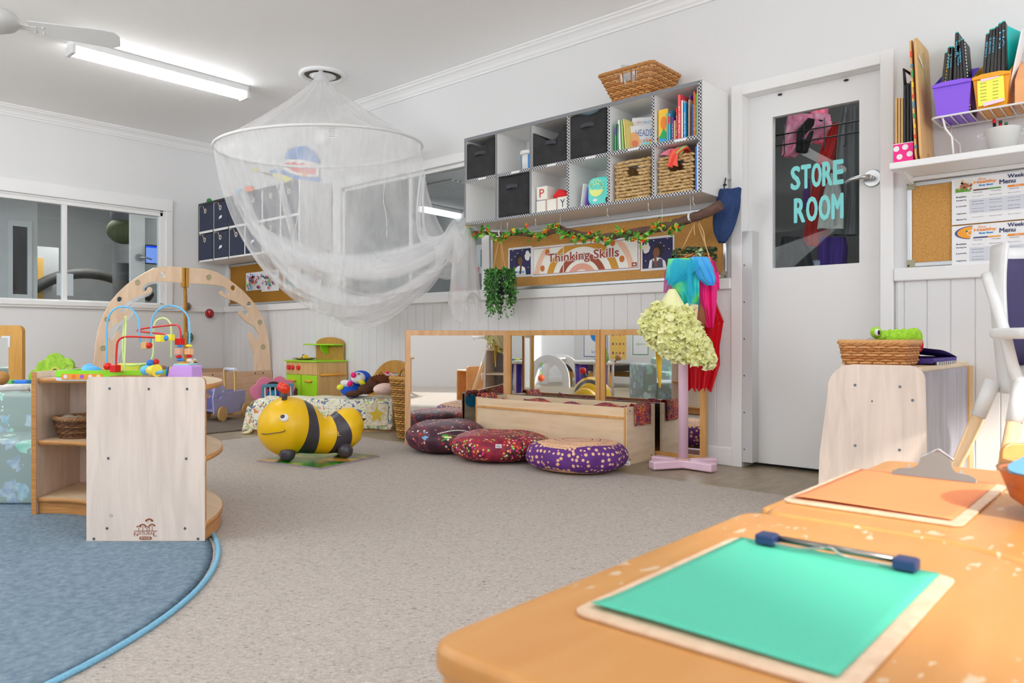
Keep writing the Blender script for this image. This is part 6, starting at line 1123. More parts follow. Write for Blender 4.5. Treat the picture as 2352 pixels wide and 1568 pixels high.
# bead maze
wd_ = toypt(330, 2.70); t = thing('bead_maze', 'bead maze with blue, red and pale green wires on a wooden base', 'toy', wd_); fr = (wd_, Rr, F_, (0, 0, 1)); obj('maze_base', MB(wood(c(160, 112, 60), c(130, 84, 42), (1, 8, 8), 5, .5, 'maze_wood')).prism(rrect(-.105, -.05, .155, .09, .02), fr, .022), t, bevel=.004)
def wire(pts, cc, dd, nm='wire', r=.0034): obj(nm, MB(M(c(*cc), .3)).tube(spline([PD(a, q, dd[i] if isinstance(dd, (list, tuple)) else dd) for i, (a, q) in enumerate(pts)], 7), r, 8), t)
wire([(245, 846), (245, 800), (246, 745), (252, 722), (266, 708), (283, 704), (300, 708), (314, 724), (320, 745), (320, 770), (325, 788), (337, 795)], (100, 180, 235), 2.74); wire([(337, 796), (347, 780), (348, 742), (356, 720), (372, 706), (392, 702), (412, 707), (429, 722), (435, 745), (435, 790)], (100, 180, 235), [2.74] * 5 + [2.78] * 5)
wire([(266, 850), (268, 800), (272, 782), (285, 774), (310, 773), (360, 775), (388, 774), (380, 768), (340, 763), (316, 760), (325, 755), (360, 750), (400, 746), (410, 750), (415, 765), (415, 790)], (200, 30, 25), [2.72, 2.72, 2.72, 2.72, 2.72, 2.72, 2.76, 2.84, 2.86, 2.88, 2.88, 2.86, 2.82, 2.8, 2.78, 2.78], r=.0038)
wire([(285, 853), (287, 800), (289, 740), (288, 728), (285, 745), (282, 790), (284, 825), (292, 838), (340, 834)], (205, 225, 150), [2.72, 2.72, 2.72, 2.72, 2.8, 2.8, 2.8, 2.8, 2.8]); wire([(347, 826), (352, 810), (352, 760), (358, 738), (375, 730), (388, 738), (393, 755), (393, 822)], (205, 225, 150), 2.9)
def bead(px, py, d, cc, r, sh='ball'):
    p = PD(px, py, d); m_ = M(c(*cc), .3)
    obj('bead', MB(m_).ell(p, r) if sh != 'cube' else MB(m_).at(Matrix.Translation(p) @ Matrix.Rotation(.4, 4, 'Z')).box(-r, -r, -r, r, r, r), t, bevel=.002 if sh == 'cube' else 0)
for b_ in ((247, 841, 2.71, (205, 20, 20), .014), (265, 846, 2.70, (200, 24, 24), .013, 'cube'), (335, 793, 2.74, (215, 170, 110), .012, 'cube'), (343, 793, 2.73, (200, 24, 24), .011), (368, 777, 2.72, (245, 215, 60), .0125, 'cube'), (381, 776, 2.73, (50, 140, 220), .011), (391, 775, 2.74, (245, 215, 60), .0115, 'cube'),
           (413, 784, 2.78, (205, 20, 20), .0125, 'cube'), (414, 794, 2.78, (50, 140, 220), (.012, .012, .006)), (411, 807, 2.78, (220, 170, 150), .0115, 'cube'), (411, 819, 2.78, (205, 20, 20), (.012, .012, .006)), (414, 826, 2.78, (50, 140, 220), (.013, .013, .006)),
           (434, 794, 2.78, (245, 215, 60), (.013, .013, .006)), (434, 807, 2.78, (225, 175, 130), .0115, 'cube'), (435, 818, 2.78, (205, 20, 20), (.012, .012, .006)), (435, 828, 2.78, (225, 215, 205), (.011, .011, .009)), (345, 833, 2.8, (40, 120, 215), .013), (358, 831, 2.81, (205, 20, 20), .012)): bead(*b_)
# purple musical toy
pc = toypt(412, 2.66); t = thing('musical_toy', 'translucent purple musical toy with a yellow drum cup at the right of the cabinet top', 'toy', pc); PUR = M(c(190, 150, 225), .25); fr = (pc - F_ * .03, Rr, (0, 0, 1), F_)
obj('toy_body', MB(PUR).prism([(-.125, 0), (.058, 0), (.056, .055), (.05, .062), (-.01, .062), (-.022, .045), (-.032, .016), (-.06, .010), (-.125, .006)], fr, .09), t, bevel=.006)
mb = MB(M(c(150, 225, 215), .3)).prism(rrect(-.012, -.0, .045, .085, .01), (pc - F_ * .028 + Vector((0, 0, .0625)), Rr, F_, (0, 0, 1)), .004); mb.use(ORT).prism(rrect(-.005, .012, .03, .05, .01), (pc - F_ * .028 + Vector((0, 0, .067)), Rr, F_, (0, 0, 1)), .003); obj('top_panel', mb, t)
for k in range(5): obj('key_bar', MB(M((c(60, 120, 200), c(225, 190, 90), c(240, 225, 160), c(120, 190, 190), c(240, 160, 90))[k], .3)).beam(pc + Rr * (-.058 + .010 * k) + F_ * (.028) + Vector((0, 0, .02)), pc + Rr * (-.054 + .010 * k) + F_ * .03 + Vector((0, 0, .055)), Rr * .006, F_ * .01), t)
for p_, r_, m_ in ((PD(356, 850, 2.62), .021, YE),): obj('drum_cup', MB(m_).cyl(p_ + Rr * -.02, p_ + Rr * .016 - F_ * .02, .014, .022, 20), t); obj('blue_piece', MB(LB_).ell(PD(336, 850, 2.63), (.02, .02, .018), 14, 10), t); obj('blue_bar', MB(LB_).tube([PD(354, 858, 2.60), PD(374, 853, 2.60)], .006, 8), t)
# dinosaur soft chair
DINO, nt, b = mat('dinosaur_print'); co = coords(nt); v1 = N(nt, 'TexVoronoi'); v1.inputs['Scale'].default_value = 13; v1.inputs['Randomness'].default_value = .8; nn_ = N(nt, 'TexNoise'); nn_.inputs['Scale'].default_value = 22; L(nt, co, nn_.inputs['Vector']); mxv = N(nt, 'MixRGB'); mxv.inputs[0].default_value = .09; L(nt, co, mxv.inputs[1]); L(nt, nn_.outputs[1], mxv.inputs[2]); L(nt, mxv.outputs[0], v1.inputs['Vector'])
lt = N(nt, 'Math', operation='LESS_THAN'); lt.inputs[1].default_value = .40; L(nt, v1.outputs['Distance'], lt.inputs[0]); sc2 = N(nt, 'SeparateColor'); L(nt, v1.outputs['Color'], sc2.inputs[0]); cr = ramp(nt, [(0, c(50, 120, 165)), (.35, c(90, 185, 160)), (.6, c(190, 215, 215)), (.8, c(60, 90, 150))], sc2.outputs[0], True); n5 = N(nt, 'TexNoise'); n5.inputs['Scale'].default_value = 30; L(nt, co, n5.inputs['Vector']); m6 = N(nt, 'MixRGB'); L(nt, n5.outputs[0], m6.inputs[0]); L(nt, cr, m6.inputs[1]); m6.inputs[2].default_value = c(200, 220, 215)
mx = N(nt, 'MixRGB'); L(nt, lt.outputs[0], mx.inputs[0]); mx.inputs[1].default_value = c(140, 156, 152); L(nt, m6.outputs[0], mx.inputs[2]); L(nt, mx.outputs[0], b.inputs['Base Color']); b.inputs['Roughness'].default_value = .35
def soft_chair(o_, lab, ww=.50, ax=None, az=None):
    R1 = ax or Rr; F1 = az or F_; t = thing('soft_chair', lab, 'chair', o_); zr = o_.z
    mb = MB(DINO); n = 14; s = [(-ww, .0), (0, 0), (0, .245), (-.02, .262), (-ww + .02, .262), (-ww, .245)]; obj('seat', mb.prism(s, (o_, R1, (0, 0, 1), F1), .34), t, bevel=.02, segs=4)
    mb = MB(DINO).prism([(-ww, .0), (0, 0), (0, .425), (-.02, .438), (-ww + .02, .438), (-ww, .425)], (o_ + F1 * .341, R1, (0, 0, 1), F1), .14); obj('backrest', mb, t, bevel=.02, segs=4)
    return t
soft_chair(PZ(82, 1158, .0135) , 'soft foam chair covered in dinosaur-print fabric beside the curved cabinet')
# toy table, tree toy, easel mirror
pc = PD(25, 800, 3.95); pc.z = .006; t = thing('toy_table', 'white toddler activity table with purple legs behind the dinosaur chair', 'table', pc); fr = (pc + Vector((0, 0, .43)), Rr, F_, (0, 0, 1)); obj('table_top', MB(M((.82, .82, .80, 1), .3)).prism(rrect(-.24, -.17, .17, .17, .07), fr, .035), t, bevel=.012, segs=3)
for dx, dy in ((-.14, -.11), (.085, -.11), (-.14, .11), (.085, .11)): obj('leg', MB(M(c(84, 50, 160), .35)).cyl(pc + Rr * dx + F_ * dy, pc + Rr * dx * .95 + F_ * dy + Vector((0, 0, .43)), .03, .05, 20), t)
for dx, cc, w2 in ((-.02, c(200, 210, 70), .05), (.045, c(225, 50, 40), .02), (.06, c(90, 180, 90), .03), (.12, c(40, 110, 200), .07), (-.1, c(50, 140, 210), .025), (-.07, c(235, 190, 60), .02)): obj('play_button', MB(M(cc, .3)).prism(rrect(-w2 / 2, -.06, w2 / 2, .0, .01), (pc + Rr * dx + Vector((0, 0, .4652)) - F_ * .05, Rr, F_, (0, 0, 1)), .018), t, bevel=.005)
p = PD(3, 868, 3.7); tag(obj('wooden_mallet', MB(M(c(170, 120, 60), .4)).ell(p, .035).tube([p, p - Rr * .15 - Vector((0, 0, .05))], .012, 8).use(M(c(170, 120, 60), .4))), 'round wooden knob at the left edge beside the toy table', 'toy')
pm = PD(27, 800, 4.55); pm.z = 0; t = thing('easel_mirror', 'golden wood framed mirror stand at the left edge, behind the toy table', 'mirror', pm + Vector((0, 0, .006))); fr = (pm + Vector((0, 0, .0065)), Rr, (0, 0, 1), -F_)
obj('frame', MB(OCHRE).prism([(x_, q) for x_, q in rrect(-.45, 0, .082, .775, .035)], fr, .03, [rect(-.40, .06, .0, .705)]), t, bevel=.003); obj('mirror_glass', MB(MIRROR).prism(rect(-.40, .06, .0, .705), (fr[0] - F_ * -.005, Rr, (0, 0, 1), -F_), .004), t)
mb = MB(ALU).beam(pm + Rr * -.04 - F_ * .031 + Vector((0, 0, .712)), pm + Rr * .012 - F_ * .031 + Vector((0, 0, .712)), F_ * .002, (0, 0, .012)).beam(pm + Rr * .004 - F_ * .031 + Vector((0, 0, .712)), pm + Rr * .004 - F_ * .031 + Vector((0, 0, .65)), F_ * .002, Rr * .014); obj('corner_bracket', mb, t)
pt = PD(132, 800, 3.9); pt.z = 0; st_ = thing('wooden_stool', 'low wooden stool behind the curved cabinet carrying the tree toy', 'stool', pt + Vector((0, 0, .0135))); obj('seat', MB(BIRCH).prism(rrect(-.10, -.09, .12, .09, .03), (pt + Vector((0, 0, .44)), Rr, F_, (0, 0, 1)), .02), st_, bevel=.003)
for dx, dy in ((-.08, -.07), (.1, -.07), (-.08, .07), (.1, .07)): obj('leg', MB(BIRCH).cyl(pt + Rr * dx + F_ * dy + Vector((0, 0, .0135)), pt + Rr * dx + F_ * dy + Vector((0, 0, .44)), .014), st_)
t = thing('tree_toy', 'lime green tree-shaped bead toy behind the curved cabinet', 'toy', pt + Vector((0, 0, .461))); GT = noisy(c(150, 190, 50), c(120, 165, 30), 40, .45, 'lime_paint', 0); lobes = [(-.09, .035, .05), (-.055, .085, .045), (-.005, .115, .05), (.05, .095, .045), (.085, .04, .045), (0, .05, .08)]
pol = []
for k in range(60):
    a = 2 * PI * k / 60; d = Vector((math.cos(a), math.sin(a))); r_ = 0
    for lx, ly, lr in lobes:
        cx_ = lx; cy_ = ly - .05; bq = d.x * cx_ + d.y * cy_; disc = bq * bq - (cx_ ** 2 + cy_ ** 2 - lr ** 2)
        if disc > 0: r_ = max(r_, bq + math.sqrt(disc))
    pol.append((d.x * r_, .05 + max(-.05, d.y * r_)))
obj('tree_shape', MB(GT).prism(pol, (pt + Vector((0, 0, .462)), Rr, (0, 0, 1), -F_), .02), t, bevel=.003); mb = MB(M(c(185, 185, 60), .4)).disc(0, 0, .026, (pt - F_ * .0205 + Vector((0, 0, .53)), Rr, (0, 0, 1), -F_), 1, n=24, r0=.016); mb.use(M(c(60, 60, 20), .6)).disc(0, 0, .016, (pt - F_ * .0205 + Vector((0, 0, .53)), Rr, (0, 0, 1), -F_), 2); obj('gear', mb, t)
mb = MB(M(c(120, 90, 50), .4)); mb.tube(spline([pt - F_ * .02 + Rr * x_ + Vector((0, -.0, .462 + z_)) for x_, z_ in ((.03, .03), (.05, .09), (.09, .1), (.11, .06), (.08, .03), (.12, .02), (.14, .07), (.10, .09), (.05, .05))], 5), .0015, 5); obj('bead_wire', mb, t)

# ---------------------------------------------------------------- play corner
tag(obj('floor_mat', MB(noisy(c(118, 104, 92, 1), c(98, 86, 76, 1), 120, .95, 'taupe_carpet', .002)).box(1.2, 5.32, 0, 3.30, 6.46, .012), bevel=.004), 'dark taupe carpet mat under the doll pram', 'mat')
t = thing('play_pen', 'low plywood pen wall across the room corner carrying the climbing arch', 'play pen', (3.1, 6.51, .0)); PLW = wood(c(196, 162, 132), c(180, 144, 114), (.9, 5, 5), 5, .5, 'play_ply')
obj('front_board', MB(PLW).box(2.20, 6.50, .0, 3.898, 6.518, .398), t, bevel=.002); obj('back_board', MB(PLW).box(2.20, 7.38, .0, 3.898, 7.398, .398), t); obj('side_board', MB(PLW).box(2.20, 6.5185, .0, 2.218, 7.3795, .398), t)
for x_ in (2.35, 3.3, 3.72, 3.80): obj('bolt', MB(DARKM).cyl((x_, 6.4985, .375), (x_, 6.4999, .375), .007, n=10), t)
AC = Vector((3.05, 6.50, .3985)); ARW = wood(c(226, 200, 172), c(212, 182, 152), (4, 4, 1), 4, .45, 'arch_ply')
t = thing('climbing_arch', 'domed plywood climbing arch with round holes and hooked slots, standing on the pen wall', 'arch', AC)
TR = ((436, 615), (470, 617), (500, 625), (522, 639), (541, 653), (559, 668), (576, 686), (592, 707), (604, 733), (613, 760), (618, 790), (621, 820), (622, 851), (586, 851), (585, 820), (581, 803), (577, 793), (572, 778), (570.5, 770), (572, 764.5), (576, 762.5), (580, 764.5), (582, 770), (585, 777), (589, 780), (594, 776.5), (595.5, 770), (592, 760), (583, 749), (572, 743), (560, 734), (551, 725), (548.5, 720), (549.6, 716), (553, 714), (557, 715.6), (559, 719), (561, 723), (563, 725.5), (566.5, 726), (570.3, 723.4), (571.4, 718.8), (568.8, 713.5), (563.4, 707.3), (555, 700.4), (545, 694.3), (533.6, 689), (521.3, 685), (513, 682), (506, 676.7), (504.3, 672), (506.2, 668.5), (509.8, 667.3), (513, 669.5), (515, 673), (518.3, 676.7), (522, 677.5), (526, 675.6), (527.3, 672), (526, 668.3), (521.3, 663.7), (514.4, 659), (506, 656), (495.3, 654), (480, 652.6), (436, 650))
def loc_(a, q): p = PY(a, q, 6.5); return (p.x - AC.x, p.z - AC.z)
pl_ = [loc_(*q) for q in TR]; pl_[0] = (.004, pl_[0][1]); pl_[-1] = (.004, pl_[-1][1]); pl_ = [(a, max(q, 0)) for a, q in pl_]; HC_ = [loc_(*q) for q in ((480, 637), (536, 661), (572.5, 699), (597, 740), (604.5, 797))]; hl = [circ(a, q, .0255, 18) for a, q in HC_]
for sg, k in ((1, 1), (-1, .895)):
    P2 = [(sg * a * k, q) for a, q in pl_]; obj('arch_side', MB(ARW).prism(P2, (AC, (1, 0, 0), (0, 0, 1), (0, 1, 0)), .018, [[(sg * a * k, q) for a, q in h] for h in hl]), t)
    for n_ in (0, 3, 4) if sg > 0 else (1, 3, 4): a, q = HC_[n_]; obj('plug', MB(M(c(170, 160, 130), .5)).cyl(AC + Vector((sg * a * k, .004, q)), AC + Vector((sg * a * k, .012, q)), .0222, n=18), t)
dirv = Vector((.42, .83, 0)).normalized(); pb_ = [(a * .95, q) for a, q in pl_]; hb_ = [[(a * .95, q) for a, q in h] for h in hl]
obj('arch_side', MB(wood(c(190, 145, 80), c(170, 122, 60), (4, 4, 1), 4, .45, 'arch_edge')).prism(pb_, (AC + dirv * .03, dirv, (0, 0, 1), Vector((-dirv.y, dirv.x, 0))), .018, hb_), t)
ACR = M((.75, .76, .76, 1), .1, alpha=.35, name='clear_acrylic'); dirv = Vector((-.45, .82, 0)).normalized(); obj('clear_arch_side', MB(ACR).prism(pb_, (AC + dirv * .03, dirv, (0, 0, 1), Vector((-dirv.y, dirv.x, 0))), .010, hb_), t, label='clear acrylic arch side')
obj('joint_block', MB(OCHRE).box(AC.x - .03, AC.y - .006, AC.z + .755, AC.x - .004, AC.y + .03, AC.z + .925).box(AC.x + .004, AC.y - .006, AC.z + .755, AC.x + .03, AC.y + .03, AC.z + .925), t, bevel=.003); obj('centre_post', MB(OCHRE).box(AC.x - .003, AC.y + .02, AC.z + .0, AC.x + .012, AC.y + .032, AC.z + .77), t)
for (px, py, r_, cs_, lab) in ((481, 720, .052, (c(40, 30, 35), c(200, 60, 70), c(190, 30, 30)), 'round black and red animal sticker on the left wall near the corner'), (431, 775, .062, (c(30, 40, 25), c(110, 140, 70), c(40, 60, 30)), 'round green frog sticker on the left wall behind the arch post'), (428, 704, .045, (c(60, 60, 60), c(150, 140, 130), c(90, 80, 70)), 'round grey sticker at the rail behind the arch post')):
    p = PY(px, py, 7.42); fr = ((p.x, 7.418 if py > 714 else 7.40, p.z), (1, 0, 0), (0, 0, 1), (0, -1, 0)); mb = MB(PAPER).prism(circ(0, 0, r_, 28), fr, .001); f2 = ((p.x, fr[0][1] - .0012, p.z),) + fr[1:]; mb.use(M(cs_[0], .5)).disc(0, 0, r_ * .93, f2, 1, n=28); mb.use(M(cs_[1], .5)).disc(0, .0, r_ * .8, f2, 2, n=24, r0=r_ * .58); mb.use(M(cs_[2], .5)).disc(0, 0, r_ * .42, f2, 3, r_ * .55); mb.use(PAPER).disc(-.1 * r_, .35 * r_, r_ * .14, f2, 4); mb.use(M(cs_[0], .5)).disc(.05 * r_, -.5 * r_, r_ * .4, f2, 4, r_ * .15); tag(obj('round_sticker', mb), lab, 'sticker')
p = PY(466, 845, 6.49); t = thing('cloth_bag', 'white cloth bag with green and mustard print on the pen wall', 'bag', (p.x - .02, 6.60, .3985)); mb = MB(cells([c(220, 215, 205), c(30, 80, 60), c(225, 220, 210), c(190, 150, 60), c(215, 205, 200), c(100, 50, 80)], 22, .8, 'leaf_print', warp=12)); mb.grid(lambda u, v: Vector((p.x - .02 + (.075 - .05 * v) * (2 * u - 1) + .01 * math.sin(6 * v), 6.60 + .03 * math.sin(PI * u) * (1 - v), .40 + .125 * v - .02 * abs(2 * u - 1) * v)), 14, 8); mb.grid(lambda u, v: Vector((p.x - .02 + (.075 - .05 * v) * (1 - 2 * u) + .01 * math.sin(6 * v), 6.60 - .05 * math.sin(PI * u) * (1 - v * .6), .40 + .125 * v - .02 * abs(2 * u - 1) * v)), 14, 8); obj('bag_body', mb, t, solid=.003)
# doll pram
A = Vector((3.10, 5.985, .012)); B = Vector((3.44, 6.18, .012)); D_ = (B - A).normalized(); Wv = Vector((.004, .19, 0)); UPz = Vector((0, 0, 1)); LAV = M(c(156, 156, 200), .4); t = thing('doll_pram', 'lavender wooden doll pram with round wooden wheels and an upright handle', 'pram', A + (B - A) / 2 + Wv / 2)
body = [(-.115, .07), (-.13, .20), (-.10, .30), (-.055, .355), (.0, .35), (.03, .28), (.06, .235), (.35, .235), (.355, .20), (.33, .085), (.25, .06), (-.03, .05)]
for k, s in enumerate((0, 1)):
    o_ = A + Wv * s + UPz * .0 + D_ * .02; obj('side_panel', MB(LAV).prism(body, (o_, D_, UPz, Vector((D_.y, -D_.x, 0))), .012, [circ(-.045, .205, .036, 16, .02), [(-.03, .31), (-.005, .325), (.025, .25), (.0, .235), (-.012, .27)]]), t, bevel=.002)
    for x_ in (0.0, .36): ctr = A + Wv * s + D_ * (x_ - (.0 if x_ else -.0)) + UPz * .062; nv = Vector((D_.y, -D_.x, 0)); w0 = obj('wheel', MB(M(c(206, 165, 105), .5)).cyl(ctr + nv * (.016 if s == 0 else -.034), ctr + nv * (.034 if s == 0 else -.016), .062, n=30), t); obj('hub', MB(STEEL).cyl(ctr + nv * .034, ctr + nv * .038, .01, n=12), w0) if s == 0 else None
    ar = [(.20, .12), (.235, .12), (.245, .30), (.238, .41), (.215, .43), (.205, .41), (.215, .30)]; obj('handle_arm', MB(M(c(205, 170, 110), .45)).prism(ar, (o_ + Vector((D_.y, -D_.x, 0)) * (-.014), D_, UPz, Vector((D_.y, -D_.x, 0))), .012), t, bevel=.002)
for s in (.0,): obj('pram_base', MB(LAV).beam(A + Wv * .5 + D_ * -.06 + UPz * .085, A + Wv * .5 + D_ * .34 + UPz * .085, Wv * .92, UPz * .012), t)
obj('handle_grip', MB(M(c(205, 205, 225), .4)).cyl(A + D_ * .24 + UPz * .422 - Wv * .02, A + D_ * .24 + UPz * .422 + Wv * 1.02, .014, n=16), t)
obj('end_panel', MB(LAV).beam(A + Wv * .5 + D_ * .365 + UPz * .10, A + Wv * .5 + D_ * .365 + UPz * .235, Wv * .9, D_ * .012), t)
# flower cradle
pc = PD(618, 800, 6.1); pc.z = 0; t = thing('doll_cradle', 'doll cradle with pink flower ends and blue slatted rails behind the quilted bed', 'doll bed', pc + Vector((0, 0, .0))); fd = Vector((.25, .97, 0)).normalized(); rd = Vector((fd.y, -fd.x, 0)); fl = []
for k in range(60): a = 2 * PI * k / 60; r_ = .105 + .024 * abs(math.sin(2.5 * a + .3)); fl.append((r_ * math.cos(a), .26 + r_ * math.sin(a)))
obj('flower_end', MB(M(c(214, 120, 150), .4)).prism(fl, (pc + rd * -.0 + fd * .08, rd, UPz, fd), .016), t, bevel=.003); obj('flower_end', MB(M(c(214, 120, 150), .4)).prism(fl, (pc + rd * .14 + fd * .14, rd, UPz, fd), .016), t, bevel=.003)
for z_ in (.32, .18): obj('rail', MB(M(c(80, 140, 165), .4)).beam(pc + rd * -.05 + UPz * z_, pc + rd * .2 + UPz * z_, UPz * .024, fd * .02), t)
for k in range(6): obj('slat', MB(M((.8, .8, .76, 1), .4)).beam(pc + rd * (-.03 + .042 * k) + UPz * .19, pc + rd * (-.035 + .042 * k) + UPz * .31, rd * .009, fd * .012), t)
for s in (-.04, .19): obj('leg', MB(M(c(80, 140, 165), .4)).beam(pc + rd * s + fd * .03 , pc + rd * s + fd * .03 + UPz * .32, rd * .02, fd * .018), t)
obj('cradle_base', MB(M(c(80, 140, 165), .4)).beam(pc + rd * .1 + fd * .06 + UPz * .17, pc + rd * .1 + fd * .06 + UPz * .182, rd * .24, fd * .12), t)
q = pc + fd * .05 + rd * .05 + UPz * .30; t2 = thing('doll', 'black-haired doll in a bright blue dress lying in the cradle', 'doll', q - UPz * .1); obj('hair', MB(noisy(c(26, 22, 24), c(12, 10, 12), 80, .8, 'black_hair', .01)).ell(q + UPz * .015, (.06, .04, .035)), t2); obj('dress', MB(cells([c(20, 90, 180), c(30, 150, 190), c(60, 40, 150)], 30, .8, 'doll_dress')).ell(q - UPz * .06 + rd * .02, (.08, .035, .05)), t2)
random.seed(9)
# ---------------------------------------------------------------- toy kitchen, quilted bed, plush, tall basket
LIM = M(c(150, 205, 30), .4); KW = wood(c(204, 168, 110), c(190, 152, 92), (5, 5, .8), 5, .45, 'kitchen_ply'); x0, x1, y0, y1, zt = 3.60, 3.895, 5.31, 5.78, .505
t = thing('toy_kitchen', 'small wooden toy kitchen with lime green doors and worktop', 'toy kitchen', (3.74, 5.54, 0)); obj('cabinet_body', MB(KW).box(x0 + .006, y0, .0, x1, y1, zt), t, bevel=.002)
obj('worktop', MB(LIM).box(x0 - .015, y0 - .008, zt, x1, y1 + .008, zt + .014), t, bevel=.002); obj('control_panel', MB(KW).box(x0 - .002, y0 + .004, .40, x0 + .0055, y1 - .004, zt - .002), t)
for yy in (y1 - .055, y1 - .11, y1 - .20): obj('knob', MB(M(c(205, 35, 40), .4)).cyl((x0 - .002, yy, .455), (x0 - .02, yy, .455), .021, .019, 20), t)
kd1 = obj('door', MB(LIM).prism(rect(0, 0, .22, .33), ((x0 - .002, y1 - .008, .065), (0, -1, 0), (0, 0, 1), (1, 0, 0)), .007, [rrect(.05, .06, .17, .215, .02)]), t, bevel=.002); kd2 = obj('door', MB(LIM).box(x0 - .002, y0 + .008, .065, x0 + .005, y0 + .23, .395), t, bevel=.002)
obj('oven_opening', MB(M(c(90, 70, 52), .8)).box(x0 + .0052, y1 - .19, .11, x0 + .0058, y1 - .05, .29), t)
for yy in (y1 - .11, y0 + .12): obj('door_handle', MB(M(c(225, 150, 40), .4)).tube([(x0 - .004, yy + .045, .345), (x0 - .02, yy + .035, .345), (x0 - .02, yy - .035, .345), (x0 - .004, yy - .045, .345)], .008, 8), kd1 if yy > 5.55 else kd2)
obj('towel_rail', MB(M(c(225, 160, 50), .4)).tube([(x0 + .03, y0 - .001, .40), (x0 + .03, y0 - .02, .40), (x1 - .03, y0 - .02, .40), (x1 - .03, y0 - .001, .40)], .009, 10), t)
bp = [(0, 0), (.40, 0), (.40, .14)] + [(.20 + .20 * math.cos(a), .14 + .055 * math.sin(a)) for a in [PI * k / 14 for k in range(1, 14)]] + [(0, .14)]; obj('back_board', MB(OCHRE).prism(bp, ((3.893, 5.745, zt + .0145), (0, -1, 0), (0, 0, 1), (-1, 0, 0)), .014), t)
obj('top_shelf', MB(LIM).box(3.78, 5.34, .645, 3.878, 5.80, .657), t, bevel=.002); obj('shelf_bracket', MB(LIM).prism([(0, 0), (.08, 0)] + [(.08 * math.cos(a), -.08 * math.sin(a)) for a in (.3, .6, .9, 1.2, 1.57)], ((3.878, 5.56, .6445), (-1, 0, 0), (0, 0, 1), (0, 1, 0)), .01), t)
pl_ = Vector((3.68, 5.62, zt + .0145)); t = thing('toy_plate', 'olive plate on the toy kitchen worktop', 'plate', pl_); obj('plate_dish', MB(M(c(130, 120, 60), .4)).lathe([(0, 0), (.06, .002), (.105, .016), (.10, .018), (.055, .008), (0, .006)], pl_, 28), t)
tag(obj('toy_digger', MB(M(c(235, 195, 30), .4)).box(3.65, 5.58, zt + .024, 3.71, 5.66, zt + .038).box(3.665, 5.60, zt + .038, 3.70, 5.63, zt + .055).use(BLACK).cyl((3.645, 5.60, zt + .030), (3.645, 5.615, zt + .030), .008).box(3.67, 5.635, zt + .038, 3.69, 5.645, zt + .06), bevel=.002), 'small yellow and black toy digger on the olive plate', 'toy')
# bed with quilt
BL = Vector((2.885, 5.13, 0)); BR_ = Vector((3.655, 4.415, 0)); bu = (BR_ - BL).normalized(); bn = Vector((-bu.y, bu.x, 0)); bn = bn if bn.dot(F_) > 0 else -bn; Lb = (BR_ - BL).length
QUILT = cells([c(228, 222, 205), c(232, 226, 212), c(230, 225, 208), c(228, 220, 204), c(170, 190, 120), c(220, 215, 200), c(205, 130, 80), c(225, 222, 210), c(130, 150, 150), c(232, 226, 212), c(90, 110, 150), c(226, 218, 196), c(200, 205, 160)], 48, .85, 'animal_quilt', warp=26)
QT = noisy(c(228, 222, 202), c(205, 200, 170), 26, .9, 'quilt_top', .006, s=.8)
t = thing('toy_bed', 'low toy bed under a cream quilt with animal prints, behind the bouncy bee', 'bed', BL + bu * Lb / 2 + bn * .14)
obj('bed_base', MB(PINE).prism(rect(.03, .02, Lb - .02, .25), (BL, bu, bn, (0, 0, 1)), .18), t)
def qf(u, v):
    # v 0..1: front hem -> front top edge -> back top edge ; u along
    uu = u * Lb; rnd_ = .07 * max(0, 1 - u * 14)
    w_ = .008 * math.sin(uu * 40) + .006 * math.sin(uu * 23 + 1)
    if v < .55: k = v / .55; z = .022 + .215 * k; dn = -.012 + .010 * k + w_ * (1 - k); z += .006 * math.sin(uu * 30) * (1 - k)
    elif v < .65: k = (v - .55) / .1; z = .237 + .018 * math.sin(k * PI / 2); dn = -.002 + .03 * k
    else: k = (v - .65) / .35; z = .255 + .004 * math.sin(uu * 30 + 5 * k); dn = .028 + .235 * k
    off = -.05 * (1 - min(1, v / .6)) * max(0, 1 - u * 10) ; zz = z - .03 * max(0, 1 - u * 12) ** 2 * (v > .5)
    return BL + bu * (uu + off + .03 * max(0, 1 - u * 12) * (v > .5)) + bn * dn + Vector((0, 0, zz))
mb = MB(QUILT); mb.grid(lambda u, v: qf(u, v * .62), 60, 12); obj('quilt_side', mb, t, solid=.004); mb = MB(QT); mb.grid(lambda u, v: qf(u, .62 + v * .38), 60, 10); obj('quilt_top', mb, t, solid=.004)
mb = MB(QUILT); mb.grid(lambda u, v: BL + bn * (.0 + .26 * u) + bu * (-.05 * (1 - v) + .02 * v) + Vector((0, 0, .02 + .215 * v)), 8, 6); obj('quilt_end', mb, t, solid=.004)
mb = MB(M(c(222, 210, 170), .85)); mb.tube(spline([BL + bu * .02 - bn * .02 + Vector((0, 0, .03)), BL - bn * .05 + Vector((0, 0, .014)), BL - bu * .05 - bn * .03 + Vector((0, 0, .01))], 5), [.014] * 5 + [.01] * 3 + [.003] * 3, 8); obj('tassel', mb, t)
sq = BL + bu * (Lb - .20) - bn * .022; ff = (sq + Vector((0, 0, .05)), bu, (0, 0, 1), -bn); mb = MB(noisy(c(222, 212, 190), c(190, 178, 150), 45, .9, 'waffle_patch', .003)).flat(rect(0, 0, .165, .165), ff, 1); mb.use(M(c(196, 168, 50), .8)); mb.flat([(.082 + (.06 if k % 2 == 0 else .03) * math.cos(2 * PI * k / 10 + .3), .08 + (.06 if k % 2 == 0 else .03) * math.sin(2 * PI * k / 10 + .3)) for k in range(10)], ff, 3); obj('star_patch', mb, t)
